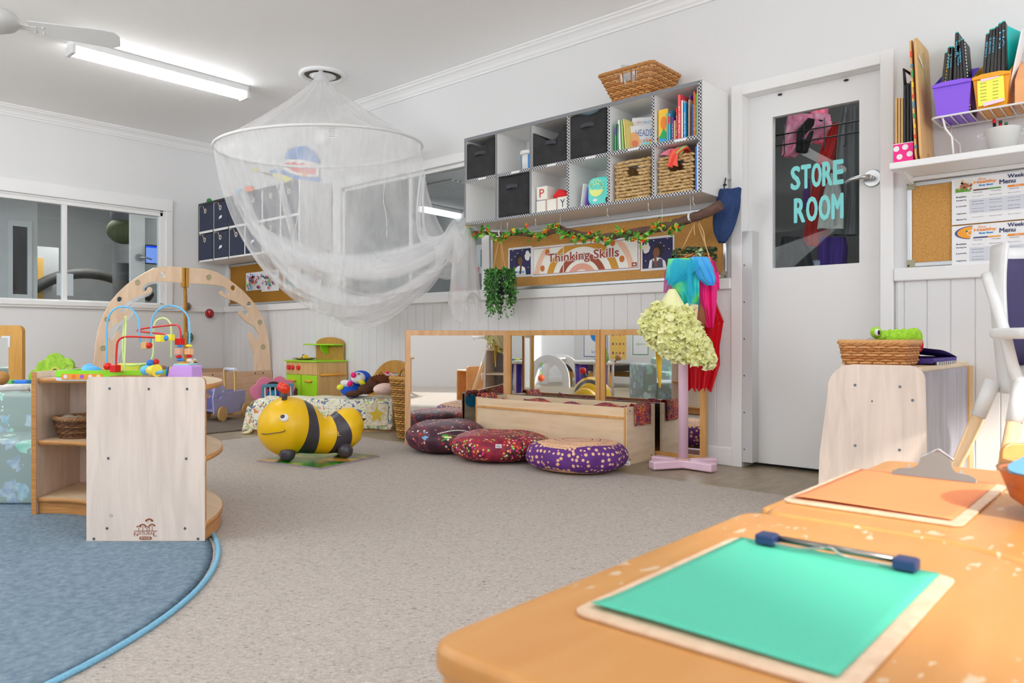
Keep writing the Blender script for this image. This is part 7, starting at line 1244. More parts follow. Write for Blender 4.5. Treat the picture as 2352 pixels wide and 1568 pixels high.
hb = [(.37 * math.cos(a), .53 * math.sin(a) ** .8 if a not in (0, PI) else 0) for a in [PI * k / 24 for k in range(25)]]; t2 = thing('headboard', 'golden wooden arched bed end with an oval cut-out against the wall', 'bed end', (3.88, 4.66, 0)); obj('arched_board', MB(OCHRE).prism([(max(-.37, min(.37, a)), max(0, q)) for a, q in hb], ((3.896, 4.66, .0005), (0, -1, 0), (0, 0, 1), (-1, 0, 0)), .020, [[(.19 * math.cos(a), .36 + (.07 if math.sin(a) > 0 else .03) * math.sin(a)) for a in [2 * PI * k / 24 for k in range(24)]]]), t2)
def P5(px, py, d): return PD(px, py, d)
ZB_ = .262
t = thing('plush_penguin', 'blue and white plush penguin with pink beak leaning on the quilted bed', 'soft toy', P5(815, 905, 5.75)); BPL = noisy(c(20, 90, 200), c(10, 70, 180), 120, .9, 'blue_plush', .003); WPL = noisy(c(228, 226, 230), c(205, 205, 212), 120, .9, 'white_plush', .003); MAG = M(c(225, 30, 110), .8); YPL = M(c(215, 215, 50), .8)
ctr = P5(806, 893, 5.72); obj('body', MB(BPL).ell(ctr, (.085, .085, .06), 24, 16, Matrix.Rotation(.4, 3, 'X')), t); obj('head', MB(BPL).ell(P5(829, 869, 5.74), (.08, .075, .062), 24, 16), t); obj('face', MB(WPL).ell(P5(823, 868, 5.685), (.055, .055, .045), 20, 14), t); obj('belly', MB(WPL).ell(P5(797, 881, 5.67), (.05, .05, .028), 20, 14, Matrix.Rotation(.3, 3, 'Y')), t)
obj('beak', MB(MAG).ell(P5(812, 861, 5.63), .021), t); obj('eye', MB(BLACK).ell(P5(824, 858, 5.632), (.012, .012, .005)), t); obj('bow', MB(MAG).ell(P5(803, 881, 5.64), (.024, .024, .02)), t); obj('foot', MB(YPL).ell(P5(782, 889, 5.66), (.028, .028, .022)), t); obj('wing', MB(YPL).ell(P5(832, 879, 5.65), (.035, .02, .02), 16, 10, Matrix.Rotation(.5, 3, 'Y')), t)
t = thing('doll', 'brown rag doll with shaggy auburn hair lying on the quilted bed', 'soft toy', P5(850, 905, 5.7)); BRN = noisy(c(88, 56, 36), c(64, 38, 24), 100, .9, 'brown_plush', .004); obj('head', MB(BRN).ell(P5(857, 881, 5.68), (.055, .05, .045), 20, 14), t); obj('body', MB(BRN).ell(P5(842, 893, 5.66), (.075, .05, .04), 20, 14), t)
obj('leg', MB(BRN).tube(spline([P5(838, 897, 5.64), P5(815, 903, 5.62), P5(797, 906, 5.62)], 4), .022, 10), t); mb = MB(noisy(c(120, 66, 34), c(80, 40, 20), 200, .9, 'auburn_yarn', .003))
for k in range(160): a = P5(862 + random.gauss(0, 5), 872 + random.gauss(0, 3), 5.66 + random.uniform(-.03, .03)); mb.tube(spline([a, a + Rr * random.uniform(.0, .05) + Vector((0, 0, random.uniform(.0, .03))), a + Rr * random.uniform(.02, .11) + Vector((0, 0, random.uniform(-.05, .03)))], 3), .003, 4)
o = obj('hair', mb, t); o['kind'] = 'stuff'
t = thing('plush_rabbit', 'pale pink plush with magenta nose lying at the head of the quilted bed', 'soft toy', P5(890, 903, 5.66)); PKP = noisy(c(232, 205, 195), c(215, 182, 172), 100, .9, 'pale_pink_plush', .003); obj('body', MB(PKP).ell(P5(884, 893, 5.62), (.10, .06, .045), 24, 14), t); obj('head', MB(PKP).ell(P5(892, 869, 5.72), (.06, .055, .045), 20, 14), t); obj('ear', MB(PKP).ell(P5(912, 873, 5.60), (.06, .04, .035), 16, 10), t); obj('nose', MB(MAG).ell(P5(890, 855, 5.68), (.014, .014, .01)), t); obj('cheek', MB(MAG).ell(P5(904, 876, 5.53), (.017, .017, .012)), t)
bc = PD(951, 800, 5.30); t = thing('tall_basket', 'tall golden wicker basket with a loop handle, half hidden by the angled mirror', 'basket', (bc.x, bc.y, 0)); mb = MB(); GW = [M(c(188, 142, 70), .5), M(c(166, 120, 50), .5), M(c(140, 98, 40), .5)]
R_ = wicker(mb, .008, .42, (bc.x - .105, bc.y - .105, bc.x + .105, bc.y + .105), (bc.x - .145, bc.y - .145, bc.x + .145, bc.y + .145), GW, 26, 36, .004, .007, None, .1, .006); obj('weave', mb, t); mb = MB(); rim(mb, R_, 1, .425, .009, GW[0]); obj('rim', mb, t); a = PD(926, 870, 5.33); obj('handle', MB(GW[1]).tube([a + Rr * (.0) + Vector((0, 0, 0)) + Rr * .05 * math.cos(k * PI / 8) * .6 + Vector((0, 0, .07 * math.sin(k * PI / 8))) for k in range(9)], .009, 8), t); obj('base', MB(GW[2]).cyl((bc.x, bc.y, .0), (bc.x, bc.y, .01), .10), t)

# ---------------------------------------------------------------- open cabinet by the store room door
t = thing('open_cabinet', 'low birch shelf cabinet with rounded end panels below the menus', 'cabinet', (3.45, .84, 0)); ya, yb, xa, xb, zt = .672, 1.018, 3.013, 3.885, .603
def endp(x, th):
    pf = [(-.012, 0), (yb - ya + .035, 0), (yb - ya + .025, .25), (yb - ya - .005, zt - .12)] + [(yb - ya - .10 + .095 * math.cos(a), zt - .095 + .095 * math.sin(a)) for a in (.15, .5, .9, 1.25, 1.57)] + [(.05 - .05 * math.sin(a), zt - .05 + .05 * math.cos(a)) for a in (0, .4, .8, 1.2, 1.57)]
    return pf, ((x, ya, 0), (0, 1, 0), (0, 0, 1), (-1, 0, 0))
pf, fr = endp(xa + .018, .018); obj('end_panel', MB(BIRCH).prism(pf, fr, .018), t, bevel=.002); pf, fr = endp(xb, .018); obj('end_panel', MB(BIRCH).prism(pf, fr, .018), t, bevel=.002)
obj('back_panel', MB(noisy(c(158, 156, 168), c(140, 138, 150), 9, .45, 'grey_laminate', .0, sc=(3, 3, .5))).box(xa + .0185, ya + .002, .0, xb - .11, ya + .012, zt - .024), t); obj('corner_post', MB(PINE).box(xb - .108, ya - .006, 0, xb - .065, ya + .014, zt - .022), t); obj('corner_post', MB(PINE).box(xb - .062, ya - .006, 0, xb - .0185, ya + .014, zt - .022), t)
for z in (zt - .024, .33, .06): obj('shelf_board', MB(BIRCHX).box(xa + .0185, ya + .0145, z, xb - .0185, yb - (.0 if z < .5 else .05), z + .018), t)
for px, py in ((1964, 884), (2067, 888), (2096, 919), (1964, 1023), (2066, 1033)):
    p = PX(px, py, xa); obj('bolt', MB(M(c(120, 130, 138), .35, .7)).cyl((xa - .0014, p.y, p.z), (xa, p.y, p.z), .0052, n=14), t)
p = PX(2003, 921, xa); obj('screw_hole', MB(DARKM).cyl((xa - .001, p.y, p.z), (xa, p.y, p.z), .003, n=10), t)
zc = zt - .0055; t = thing('wicker_basket', 'chestnut wicker tray basket of dressing-up hats on the low birch cabinet', 'basket', (3.16, .86, zc)); mb = MB(); b_ = (3.055, .742, 3.275, .985)
R_ = wicker(mb, zc + .006, zc + .085, (3.065, .752, 3.265, .972), b_, WKL, 8, 34, .0035, .0048, None, .015, .003); obj('weave', mb, t); mb = MB(); rim(mb, R_, 1, zc + .09, .006, WKL[0]); obj('rim', mb, t); obj('basket_floor', MB(WKL[2]).box(3.07, .757, zc + .001, 3.26, .967, zc + .006), t)
FG = noisy(c(165, 215, 60), c(135, 190, 35), 60, .85, 'lime_plush', .004); cf = PD(2063, 790, 2.98); t = thing('frog_hat', 'lime green plush frog headband with a bulging eye in the chestnut basket', 'hat', PD(2063, 800, 2.98))
mb = MB(FG); mb.grid(lambda u, v: PD(2063, 783, 2.98) + Rr * ((.062 + .028 * math.cos(2 * PI * v)) * math.cos(2 * PI * u)) + F_ * ((.05 + .022 * math.cos(2 * PI * v)) * math.sin(2 * PI * u)) + Vector((0, 0, .008 + .03 * math.sin(2 * PI * v) + .004 * math.sin(2 * PI * u * 16) + .01 * math.sin(u * 9))), 64, 14, cu=True, cv=True); obj('gathered_band', mb, t)
obj('eye_stalk', MB(FG).tube([PD(2026, 778, 2.93), PD(2016, 766, 2.92)], [.018, .020], 12).ell(PD(2012, 763, 2.91), (.021, .021, .022)), t); e = PD(2015, 763, 2.888); obj('eye_white', MB(M((.85, .85, .85, 1), .2)).ell(e, (.010, .010, .014)), t); obj('pupil', MB(BLACK).ell(e - F_ * .007 + Rr * .002, (.006, .006, .009)), t); obj('nose', MB(FG).ell(PD(2095, 774, 2.95), (.016, .016, .016)), t); obj('eye_dark', MB(BLACK).ell(PD(2090, 769, 2.93), (.008, .008, .005)), t)
tag(obj('hat', MB(noisy(c(176, 168, 165), c(150, 142, 140), 50, .9, 'grey_plush', .004)).ell(PD(2008, 790, 2.99), (.045, .04, .026)).ell(PD(1985, 793, 2.99), (.03, .03, .02))), 'grey plush hat in the left of the chestnut basket', 'hat'); tag(obj('red_cloth', MB(M(c(215, 25, 30), .8)).ell(PD(2108, 792, 2.98), (.03, .02, .032))), 'red cloth in the right of the chestnut basket', 'cloth')
PF = M(c(66, 46, 130), .6); q = [PD(2138, 812, 2.93), PD(2214, 832, 3.30), PD(2203, 842, 3.28), PD(2138, 852, 2.86)]
tag(obj('folded_cape', MB(PF).prism([(3.285, .70), (3.70, .70), (3.74, .76), (3.72, .93), (3.285, .97)], ((0, 0, zc + .004), (1, 0, 0), (0, 1, 0), (0, 0, 1)), .022).grid(lambda u, v: Vector((3.285 + .44 * u, .70 + .25 * v, zc + .0275 + .035 * (1 - u) + .006 * math.sin(6 * v + 4 * u))), 12, 8), bevel=.006), 'folded purple cloth on the low cabinet, right of the chestnut basket', 'cloth')
tag(obj('checked_strip', MB(tape('check_strip', c(20, 20, 24), c(215, 215, 220), 55)).box(3.29, .684, zc + .0005, 3.60, .698, zc + .012)), 'black and white checked strip under the purple cloth', 'ribbon')

# ---------------------------------------------------------------- wall shelf above the menus
t = thing('wall_shelf', 'white painted shelf above the menu board, right of the store room door', 'shelf', (3.78, .4, 1.44)); obj('shelf_board', MB(TRIM).box(3.64, -.6, 1.457, 3.9195, .955, 1.487), t, bevel=.004); obj('support_rail', MB(TRIM).box(3.875, -.6, 1.4375, 3.918, .94, 1.4565), t, bevel=.003)
obj('bracket', MB(TRIM).prism([(0, 0), (.2, 0), (.04, -.035), (0, -.035)], ((3.8745, .93, 1.4565), (-1, 0, 0), (0, 0, 1), (0, -1, 0)), .02), t)
ZS = 1.4875
# polka dot magazine box
pb = PX(2057, 368, 3.70); t = thing('magazine_box', 'pink polka-dot magazine box at the left end of the shelf', 'box', (3.77, .905, ZS)); PNK = M(c(228, 30, 130), .5); obj('box_body', MB(PNK).box(3.675, .865, ZS, 3.88, .945, ZS + .085), t); fr = ((3.675, .945, ZS), (0, -1, 0), (0, 0, 1), (-1, 0, 0)); mb = MB(M((.86, .84, .84, 1), .5))
for a, q in ((.012, .065), (.048, .068), (.025, .028), (.066, .035)): mb.disc(a, q, .0125, fr, 2, n=20)
obj('polka_dots', mb, t); mb = MB(M((.85, .85, .85, 1), .5)); mb.box(3.674, .864, ZS + .085, 3.881, .946, ZS + .088); obj('white_rim', mb, t); obj('red_side', MB(M(c(200, 20, 30), .5)).box(3.69, .9455, ZS + .05, 3.80, .9475, ZS + .10), t)
for i in range(3): tag(obj('kraft_folder', MB(M(c(196, 158, 104), .7)).box(3.69, .934 - .012 * i, ZS + .089, 3.86, .942 - .012 * i, ZS + .30 - .003 * i)), ('leftmost', 'second', 'third')[i] + ' kraft brown folder standing in the polka-dot box', 'folder', 'folders in the polka-dot box')
for i in range(3): tag(obj('black_folder', MB(M(c(32, 32, 34), .35)).box(3.69, .899 - .013 * i, ZS + .089, 3.86, .908 - .013 * i, ZS + .35 + .006 * i)), ('left', 'middle', 'right')[i] + ' black glossy folder in the polka-dot box', 'folder', 'folders in the polka-dot box')
tag(obj('black_strap', MB(BLACK).tube([(3.70, .903, ZS + .35), (3.69, .906, ZS + .42), (3.74, .87, ZS + .39), (3.82, .865, ZS + .37)], .007, 8)), 'black strap handle sticking up behind the black folders', 'strap')
# wooden boards leaning
WB = wood(c(214, 172, 116), c(198, 152, 94), (3, 3, 1), 4, .45, 'board_wood'); b0 = PX(2112, 360, 3.66)
t = thing('wooden_board', 'tall pale wooden board with a crescent cut-out leaning on the shelf', 'board', (3.76, .835, ZS)); bfr = ((3.655, .835, ZS), (1, -.0, 0), (0, .045, 1), (0, -1, 0))
cres = [(.13 + .022 * math.cos(a), .465 + .04 * math.sin(a)) for a in [PI * .5 + PI * k / 10 for k in range(11)]] + [(.13 + .008 * math.cos(a), .465 + .04 * math.sin(a)) for a in [PI * 1.5 - PI * k / 10 for k in range(1, 10)]]
obj('board_panel', MB(WB).prism(rrect(0, 0, .235, .545, .03), bfr, .010, [cres, circ(.12, .03, .016, 14)]), t, bevel=.002)
t = thing('puzzle_board', 'wooden board with blue and red edge pieces behind the crescent board', 'board', (3.76, .85, ZS)); obj('board_panel', MB(WB).prism(rrect(0, 0, .235, .54, .03), ((3.655, .853, ZS), (1, 0, 0), (0, .045, 1), (0, -1, 0)), .007), t)
mb = MB()
for k in range(10): mb.use(M((c(30, 140, 190), c(220, 60, 40), c(235, 190, 50), c(60, 150, 80))[k % 4], .5)).box(3.650, .846 + .002 * k, ZS + .05 + .045 * k, 3.6549, .853 + .002 * k, ZS + .05 + .045 * k + random.uniform(.012, .035))
obj('edge_pieces', mb, t)
tag(obj('masking_tape', MB(M((.8, .8, .8, 1), .6)).beam((3.75, .8415 , ZS + .43), (3.67, .8415, ZS + .46), (0, .001, 0), (0, 0, .012))), 'white tape strip across the top of the crescent board', 'tape')
# wire rack
zr = 1.66; t = thing('wire_rack', 'white plastic-coated wire rack standing on the wall shelf', 'rack', (3.78, .35, ZS)); WR = M((.82, .82, .82, 1), .35); xa_, xb_, y_l, y_r = 3.665, 3.86, .79, -.30
obj('outer_rail', MB(WR).tube(rrect and [(a, q, zr) for a, q in rrect(xa_, y_r, xb_, y_l, .02, 4)], .0045, 8, True), t)
for k in range(28): yy = y_l - .035 - k * .036; obj('cross_wire', MB(WR).tube([(xa_, yy, zr), (xb_, yy, zr)], .0028, 6), t)
for yy in (.75, -.2):
    obj('leg', MB(WR).tube([(xa_ + .01, yy, zr), (xa_ + .02, yy - .01, zr - .05), (xa_ + .015, yy - .035, zr - .09), (xa_ + .02, yy - .04, ZS + .004)], .0045, 8), t); obj('leg', MB(WR).tube([(xb_ - .01, yy, zr), (xb_ - .02, yy, zr - .05), (xb_ - .015, yy - .035, zr - .09), (xb_ - .02, yy - .04, ZS + .004)], .0045, 8), t)
# bins of journals on the rack
def caddy(yl, yr, cc, lab, hue):
    t = thing('book_bin', lab, 'bin', (3.76, (yl + yr) / 2, zr + .005)); m_ = M(cc, .35); w2, b2 = (yl - yr) / 2, .012; ym = (yl + yr) / 2; zz = zr + .005; h = .135
    P = lambda x, y, z: Vector((x, y, z)); x0_, x1_ = 3.675, 3.86
    v0 = [(x0_ + .012, ym + w2 - b2), (x0_ + .012, ym - w2 + b2), (x1_ - .008, ym - w2 + b2), (x1_ - .008, ym + w2 - b2)]; v1 = [(x0_ - .006, ym + w2), (x0_ - .006, ym - w2), (x1_, ym - w2), (x1_, ym + w2)]; hs = [h, h, h + .10, h + .10]
    mb = MB(m_); mb.add([(a, q, zz) for a, q in v0] + [(a, q, zz + hs[i]) for i, (a, q) in enumerate(v1)], [(0, 1, 5, 4), (1, 2, 6, 5), (2, 3, 7, 6), (3, 0, 4, 7), (3, 2, 1, 0)]); obj('bin_body', mb, t, solid=.003)
    mb = MB(m_); mb.prism([(-w2 - .003, 0), (w2 + .003, 0), (w2 + .003, .012), (w2 * .5, .02), (-w2 * .5, .02), (-w2 - .003, .012)], ((x0_ - .008, ym, zz + h - .012), (0, -1, 0), (0, 0, 1), (-1, 0, 0)), .008); obj('front_lip', mb, t, bevel=.002); return ym, w2, zz
TL = M(c(30, 185, 180), .5); SPB = M(c(50, 48, 48), .45); LBL = M(c(90, 190, 225), .5)
def journal(y, h, lean, zz, name, lab, edge=TL, x=3.69, w=.0128):
    T = Matrix.Translation((x, y, zz)) @ Matrix.Rotation(lean, 4, 'X'); mb = MB(SPB).at(T).box(0, -w, 0, .002, 0, h).box(0, -w, 0, .12, -w + .002, h); mb.use(TL).box(.003, -w + .0025, .004, .13, -.0004, h + .006)
    mb.use(edge)
    for k in range(int(h / .014) if edge is not TL or not name else 0): mb.box(-.002, -w - .0025, .006 + .014 * k, .004, -w - .0003, .013 + .014 * k)
    if name: mb.use(LBL).text(name, h * .70, -w * .28, h * .2, w * .5, ((-.0008, -w * .5, 0), (0, 0, 1), (0, 1, 0), (-1, 0, 0)), 1)
    return tag(obj('journal', mb), lab, 'journal', 'bound journals in the bins')
ym, w2, zz = caddy(.785, .642, c(130, 84, 215), 'purple plastic bin of black-spined journals on the wire rack', 0); zz += .006
for i, (dy, h, ln, nm, lab) in enumerate(((-.0, .27, .10, '', 'thin journal with yellow binding at the far left of the purple bin'), (.021, .29, .07, 'Bonnie', 'black-spined journal, second in the purple bin'), (.040, .288, .04, 'JACK E', 'black-spined journal, third in the purple bin'), (.062, .345, .035, 'OLIVER', 'tallest black-spined journal rising out of the purple bin'), (.086, .29, -.02, 'AXL Z', 'black-spined journal before teal pages in the purple bin'), (.106, .305, -.06, 'William', 'narrow journal leaning right in the purple bin'), (.124, .31, -.07, '', 'journal with white comb binding at the right of the purple bin'))):
    journal(ym + w2 - .014 - dy * .88, h, ln, zz, nm, lab, M(c(235, 190, 30), .4) if i == 0 else PAPER if i == 6 else TL)
ym, w2, zz = caddy(.634, .505, c(240, 155, 30), 'orange plastic bin with a yellow note taped to its front, on the wire rack', 0); zz += .006
for i, (dy, h, ln, nm, lab) in enumerate(((.004, .31, .08, 'LOUIE', 'black-spined journal at the left end of the orange bin'), (.025, .325, .065, 'KARTER D', 'grey-worn journal, second in the orange bin'), (.046, .325, .05, 'OLIVE', 'black-spined journal, third in the orange bin'), (.064, .33, .035, '', 'journal with black comb binding mid orange bin'), (.084, .34, .02, 'KH', 'black-spined journal, fifth in the orange bin'), (.108, .345, .0, 'VH', 'journal with fanned teal pages in the orange bin'))):
    journal(ym + w2 - .015 - dy * .78, h, ln, zz, nm, lab, BLACK if i == 3 else TL)
mb = MB(TL); mb.grid(lambda u, v: Vector((3.70 + .13 * u, ym - w2 + .028 - .075 * u * v + .01 * v, zz + .05 + (.30 - .03 * u) * v)), 8, 4); tag(obj('teal_pages', mb, solid=.002), 'fanned teal page at the right side of the orange bin', 'paper'); mb = MB(M((.82, .8, .8, 1), .5)); mb.grid(lambda u, v: Vector((3.72 + .12 * u, ym - w2 + .012 - .05 * v, zz + .05 + .27 * v)), 4, 4); tag(obj('loose_papers', mb, solid=.003), 'white papers with red scribbles behind the teal page', 'paper')
yy = ym; mb = MB(M(c(232, 228, 90), .7)); fr = ((3.662, ym + .045, zr + .015), (0, -1, 0), (.02, 0, 1), (-1, 0, 0)); mb.prism([(0, 0), (.095, .006), (.09, .112), (-.004, .108)], fr, .001); f2 = ((3.6605, ym + .045, zr + .015),) + fr[1:]; mb.use(M(c(150, 150, 70), .7))
for k in range(6): mb.flat(rect(.008, .092 - .014 * k, .03, .0945 - .014 * k), f2, 2); mb.flat(rect(.052, .092 - .014 * k, .072, .0945 - .014 * k), f2, 2)
mb.use(M(c(225, 200, 215), .6)).flat([(.01, .10), (.075, .108), (.072, .122), (.008, .115)], f2, 3).flat([(.02, -.004), (.09, .004), (.093, .018), (.018, .012)], f2, 3); tag(obj('yellow_note', mb), 'yellow handwritten note taped on the orange bin', 'note')
tag(obj('peach_file', MB(M(c(240, 165, 110), .5)).prism([(0, 0), (.17, 0), (.17, .22), (.12, .19), (.0, .10)], ((3.69, .49, zr + .006), (1, 0, 0), (0, 0, 1), (0, -1, 0)), .06), bevel=.003), 'translucent orange magazine file right of the orange bin', 'file box')
tag(obj('grey_tray', MB(M(c(60, 60, 64), .4)).box(3.655, .19, zr + .006, 3.85, .415, zr + .06).use(M(c(180, 185, 205), .3)).box(3.652, .195, zr + .035, 3.655, .41, zr + .062), bevel=.006), 'dark tray with a pale clear sleeve at the right end of the wire rack', 'tray'); tag(obj('yellow_folder', MB(M(c(225, 210, 80), .5)).box(3.642, .27, zr - .045, 3.649, .385, zr + .03), bevel=.002), 'yellow plastic folder tab in front of the dark tray', 'folder')
pk = PX(2303, 335, 3.74); t = thing('metal_bucket', 'small white enamel bucket of markers on the shelf under the rack', 'bucket', (3.74, pk.y, ZS)); bk = Vector((3.74, pk.y, ZS)); obj('bucket_body', MB(M((.72, .72, .70, 1), .35)).lathe([(0, .001), (.05, .001), (.066, .092), (.069, .095), (.063, .093), (.047, .006), (0, .006)], bk, 32), t)
for s in (1, -1): obj('bucket_handle', MB(M((.72, .72, .70, 1), .35)).tube(spline([bk + Vector((0, s * .066, .082)), bk + Vector((0, s * .088, .085)), bk + Vector((0, s * .086, .075)), bk + Vector((0, s * .06, .06))], 4), .0035, 8), t)
for i, (dy, cc, cap) in enumerate(((.03, c(40, 40, 42), c(200, 30, 40)), (.008, c(205, 30, 40), c(40, 40, 42)), (-.012, c(30, 80, 60), c(60, 120, 80)))): tag(obj('marker', MB(M(cc, .4)).cyl(bk + Vector((0, dy * .6, .01)), bk + Vector((0, dy, .125 - .006 * i)), .006, n=12).use(M(cap, .4)).cyl(bk + Vector((0, dy, .125 - .006 * i)), bk + Vector((0, dy * 1.05, .142 - .01 * i)), .0065, n=12)), ('black and red', 'red', 'dark green')[i] + ' marker standing in the white bucket', 'marker', 'markers in the bucket')

# ---------------------------------------------------------------- high chair and brown box chair at the right edge
hc = PD(2405, 800, 2.46); hc.z = 0; t = thing('high_chair', 'white high chair with wooden legs at the right edge', 'high chair', hc); HW = M((.80, .80, .80, 1), .3); HL = wood(c(222, 190, 150), c(206, 172, 130), (6, 6, 1), 5, .4, 'highchair_leg')
top = PD(2338, 905, 2.50)
for sx, sy in ((-1, -1), (1, -1), (-1, 1), (1, 1)):
    a = hc + Rr * (.13 * sx) + F_ * (.07 * sy) + Vector((0, 0, .56)); q = hc + Rr * (.31 * sx) + F_ * (.165 * sy); obj('leg', MB(HL).tube([a.lerp(q, .2), q], [.021, .017], 14), t); obj('leg_socket', MB(HW).tube([a, a.lerp(q, .22)], [.026, .023], 14), t)
def seatf(u, v):  # shell of the seat: v up the back
    a = PI * (u - .5) * 1.15; rr = .118 + .02 * v; z = .52 + .50 * v; return hc + Rr * (rr * math.sin(a) * (1 - .25 * v ** 4)) + F_ * (.02 + rr * math.cos(a) * .95 + .05 * v) + Vector((0, 0, z))
mb = MB(HW); mb.grid(seatf, 24, 14); mb.ell(hc + Vector((0, 0, .565)), (.115, .12, .05), 24, 12); obj('seat_shell', mb, t, solid=.012); mb = MB(M(c(70, 64, 100), .8)); mb.grid(lambda u, v: seatf(.12 + .76 * u, .18 + .74 * v) - F_ * .016, 16, 8); obj('seat_pad', mb, t, solid=.01)
for s in (-1, 1): obj('side_arm', MB(HW).tube(spline([hc + Rr * (.135 * s) + F_ * .10 + Vector((0, 0, .92)), hc + Rr * (.145 * s) + Vector((0, 0, .74)), hc + Rr * (.14 * s) - F_ * .06 + Vector((0, 0, .58)), hc + Rr * (.07 * s) - F_ * .05 + Vector((0, 0, .53))], 6), .018, 12), t)
obj('tray', MB(HW).prism(rrect(-.24, -.14, .24, .10, .07), (hc - F_ * .13 + Vector((0, 0, .700)), Rr, F_, (0, 0, 1)), .034), t, bevel=.014, segs=4); obj('tray_peg', MB(HW).cyl(hc - F_ * .25 - Rr * .19 + Vector((0, 0, .682)), hc - F_ * .25 - Rr * .19 + Vector((0, 0, .70)), .006), t)
for k in range(5): obj('strap', MB(M(c(70, 64, 100), .8)).beam(hc + Rr * (-.09 + .045 * k) + F_ * .14 + Vector((0, 0, .60)), hc + Rr * (-.09 + .045 * k) + F_ * .19 + Vector((0, 0, .95)), Rr * .012, F_ * .004), t) if k in (1, 3) else None
obj('footrest', MB(HL).prism(rrect(-.11, -.05, .12, .05, .02), (hc - F_ * .17 + Vector((0, 0, .315)), Rr, F_, (0, 0, 1)), .016), t, bevel=.004); obj('footrest_frame', MB(HW).tube([hc - F_ * .13 - Rr * .165 + Vector((0, 0, .24)), hc - F_ * .15 - Rr * .15 + Vector((0, 0, .306)), hc - F_ * .16 - Rr * .1 + Vector((0, 0, .308)), hc - F_ * .16 + Rr * .12 + Vector((0, 0, .308))], .011, 10), t)
obj('crossbar', MB(HW).tube([hc - Rr * .13 - F_ * .12 + Vector((0, 0, .44)), hc + Rr * .13 - F_ * .12 + Vector((0, 0, .44))], .009, 10), t)
cb = PZ(2345, 1210, 0); cb = PD(2530, 800, 2.02); cb.z = 0; t = thing('block_chair', 'honey-coloured wooden block chair at the right edge in front of the high chair', 'chair', cb); HN = wood(c(214, 158, 100), c(200, 142, 82), (2, 2, 2), 5, .35, 'honey_ply')
obj('seat_block', MB(HN).prism(rect(-.145, 0, .22, .33), (cb, Rr, (0, 0, 1), F_), .018), t, bevel=.01, segs=3); obj('back_panel', MB(HN).prism(rrect(-.135, 0, .22, .39, .03), (cb + F_ * .20, Rr, (0, 0, 1), F_), .018), t, bevel=.003); obj('seat_board', MB(HN).prism(rect(-.14, .0, .22, .20), (cb + Vector((0, 0, .331)) + F_ * .0, Rr, F_, (0, 0, 1)), .018), t, bevel=.006)

# ---------------------------------------------------------------- tables in the foreground
TB = wood(c(216, 158, 92, .9), c(206, 142, 74, .9), (1.2, 5, 5), 3.2, .28, 'honey_laminate', band=(.3, .75)); TH = .465
TBW, nt, b = mat('honey_laminate_worn'); co = coords(nt, (1.2, 5, 5)); nz = N(nt, 'TexNoise'); nz.inputs['Scale'].default_value = 3.2; nz.inputs['Detail'].default_value = 5; nz.inputs['Distortion'].default_value = .8; L(nt, co, nz.inputs['Vector']); base_ = ramp(nt, [(.3, c(216, 156, 90, .85)), (.75, c(206, 142, 74, .85))], nz.outputs[0])
n3 = N(nt, 'TexNoise'); n3.inputs['Scale'].default_value = 60; n3.inputs['Detail'].default_value = 8; L(nt, coords(nt, (.5, 1.3, 1)), n3.inputs['Vector']); n4 = N(nt, 'TexNoise'); n4.inputs['Scale'].default_value = 4; L(nt, coords(nt), n4.inputs['Vector']); mm = mth('MULTIPLY', mth('GREATER_THAN', n3.outputs[0], .615), mth('GREATER_THAN', n4.outputs[0], .54))
mx = N(nt, 'MixRGB'); L(nt, mm, mx.inputs[0]); L(nt, base_, mx.inputs[1]); mx.inputs[2].default_value = c(220, 190, 155, .9); L(nt, mx.outputs[0], b.inputs['Base Color']); b.inputs['Roughness'].default_value = .3
def rpoly(P, r, n=5):
    out = []; m = len(P)
    for i in range(m):
        a, q, d = Vector(P[i - 1]), Vector(P[i]), Vector(P[(i + 1) % m]); u, v = (a - q).normalized(), (d - q).normalized(); s, e = q + u * r, q + v * r
        for k in range(n + 1): t_ = k / n; out.append(tuple((s * (1 - t_) ** 2 + q * 2 * t_ * (1 - t_) + e * t_ ** 2)))
    return out
def table(name, P, lab, legs):
    cx_ = sum(p[0] for p in P) / len(P); cy_ = sum(p[1] for p in P) / len(P); t = thing('activity_table', lab, 'table', (cx_, cy_, 0), 'honey-coloured children\'s tables'); obj('tabletop', MB(TBW).prism(rpoly(P, .035), ((0, 0, TH - .026), (1, 0, 0), (0, 1, 0), (0, 0, 1)), .026), t, bevel=.009, segs=4)
    for x_, y_ in legs: obj('leg', MB(TB).box(x_ - .022, y_ - .022, 0.0065, x_ + .022, y_ + .022, TH - .0265), t, bevel=.006)
    xs = [l[0] for l in legs]; ys = [l[1] for l in legs]
    obj('apron', MB(TB).box(min(xs) + .023, max(ys) - .012, TH - .085, max(xs) - .023, max(ys) + .012, TH - .0265), t); obj('apron', MB(TB).box(min(xs) - .012, min(ys) + .023, TH - .085, min(xs) + .012, max(ys) - .023, TH - .0265), t)
table('t1', [(.392, .441), (.392, -.16), (.78, -.16), (.953, .13), (.990, .20), (.990, .441)], 'near children\'s table with a green clipboard and worn white scratches', [(.425, .408), (.925, .395), (.44, -.10), (.74, -.10)])
table('t2', [(.994, .425), (.994, .20), (.957, .128), (.785, -.165), (.80, -.75), (1.585, -.75), (1.585, .420)], 'far children\'s table, partly under the orange clipboard and the wooden bowl', [(1.05, .37), (1.53, .37), (.86, -.69), (1.53, -.69)])
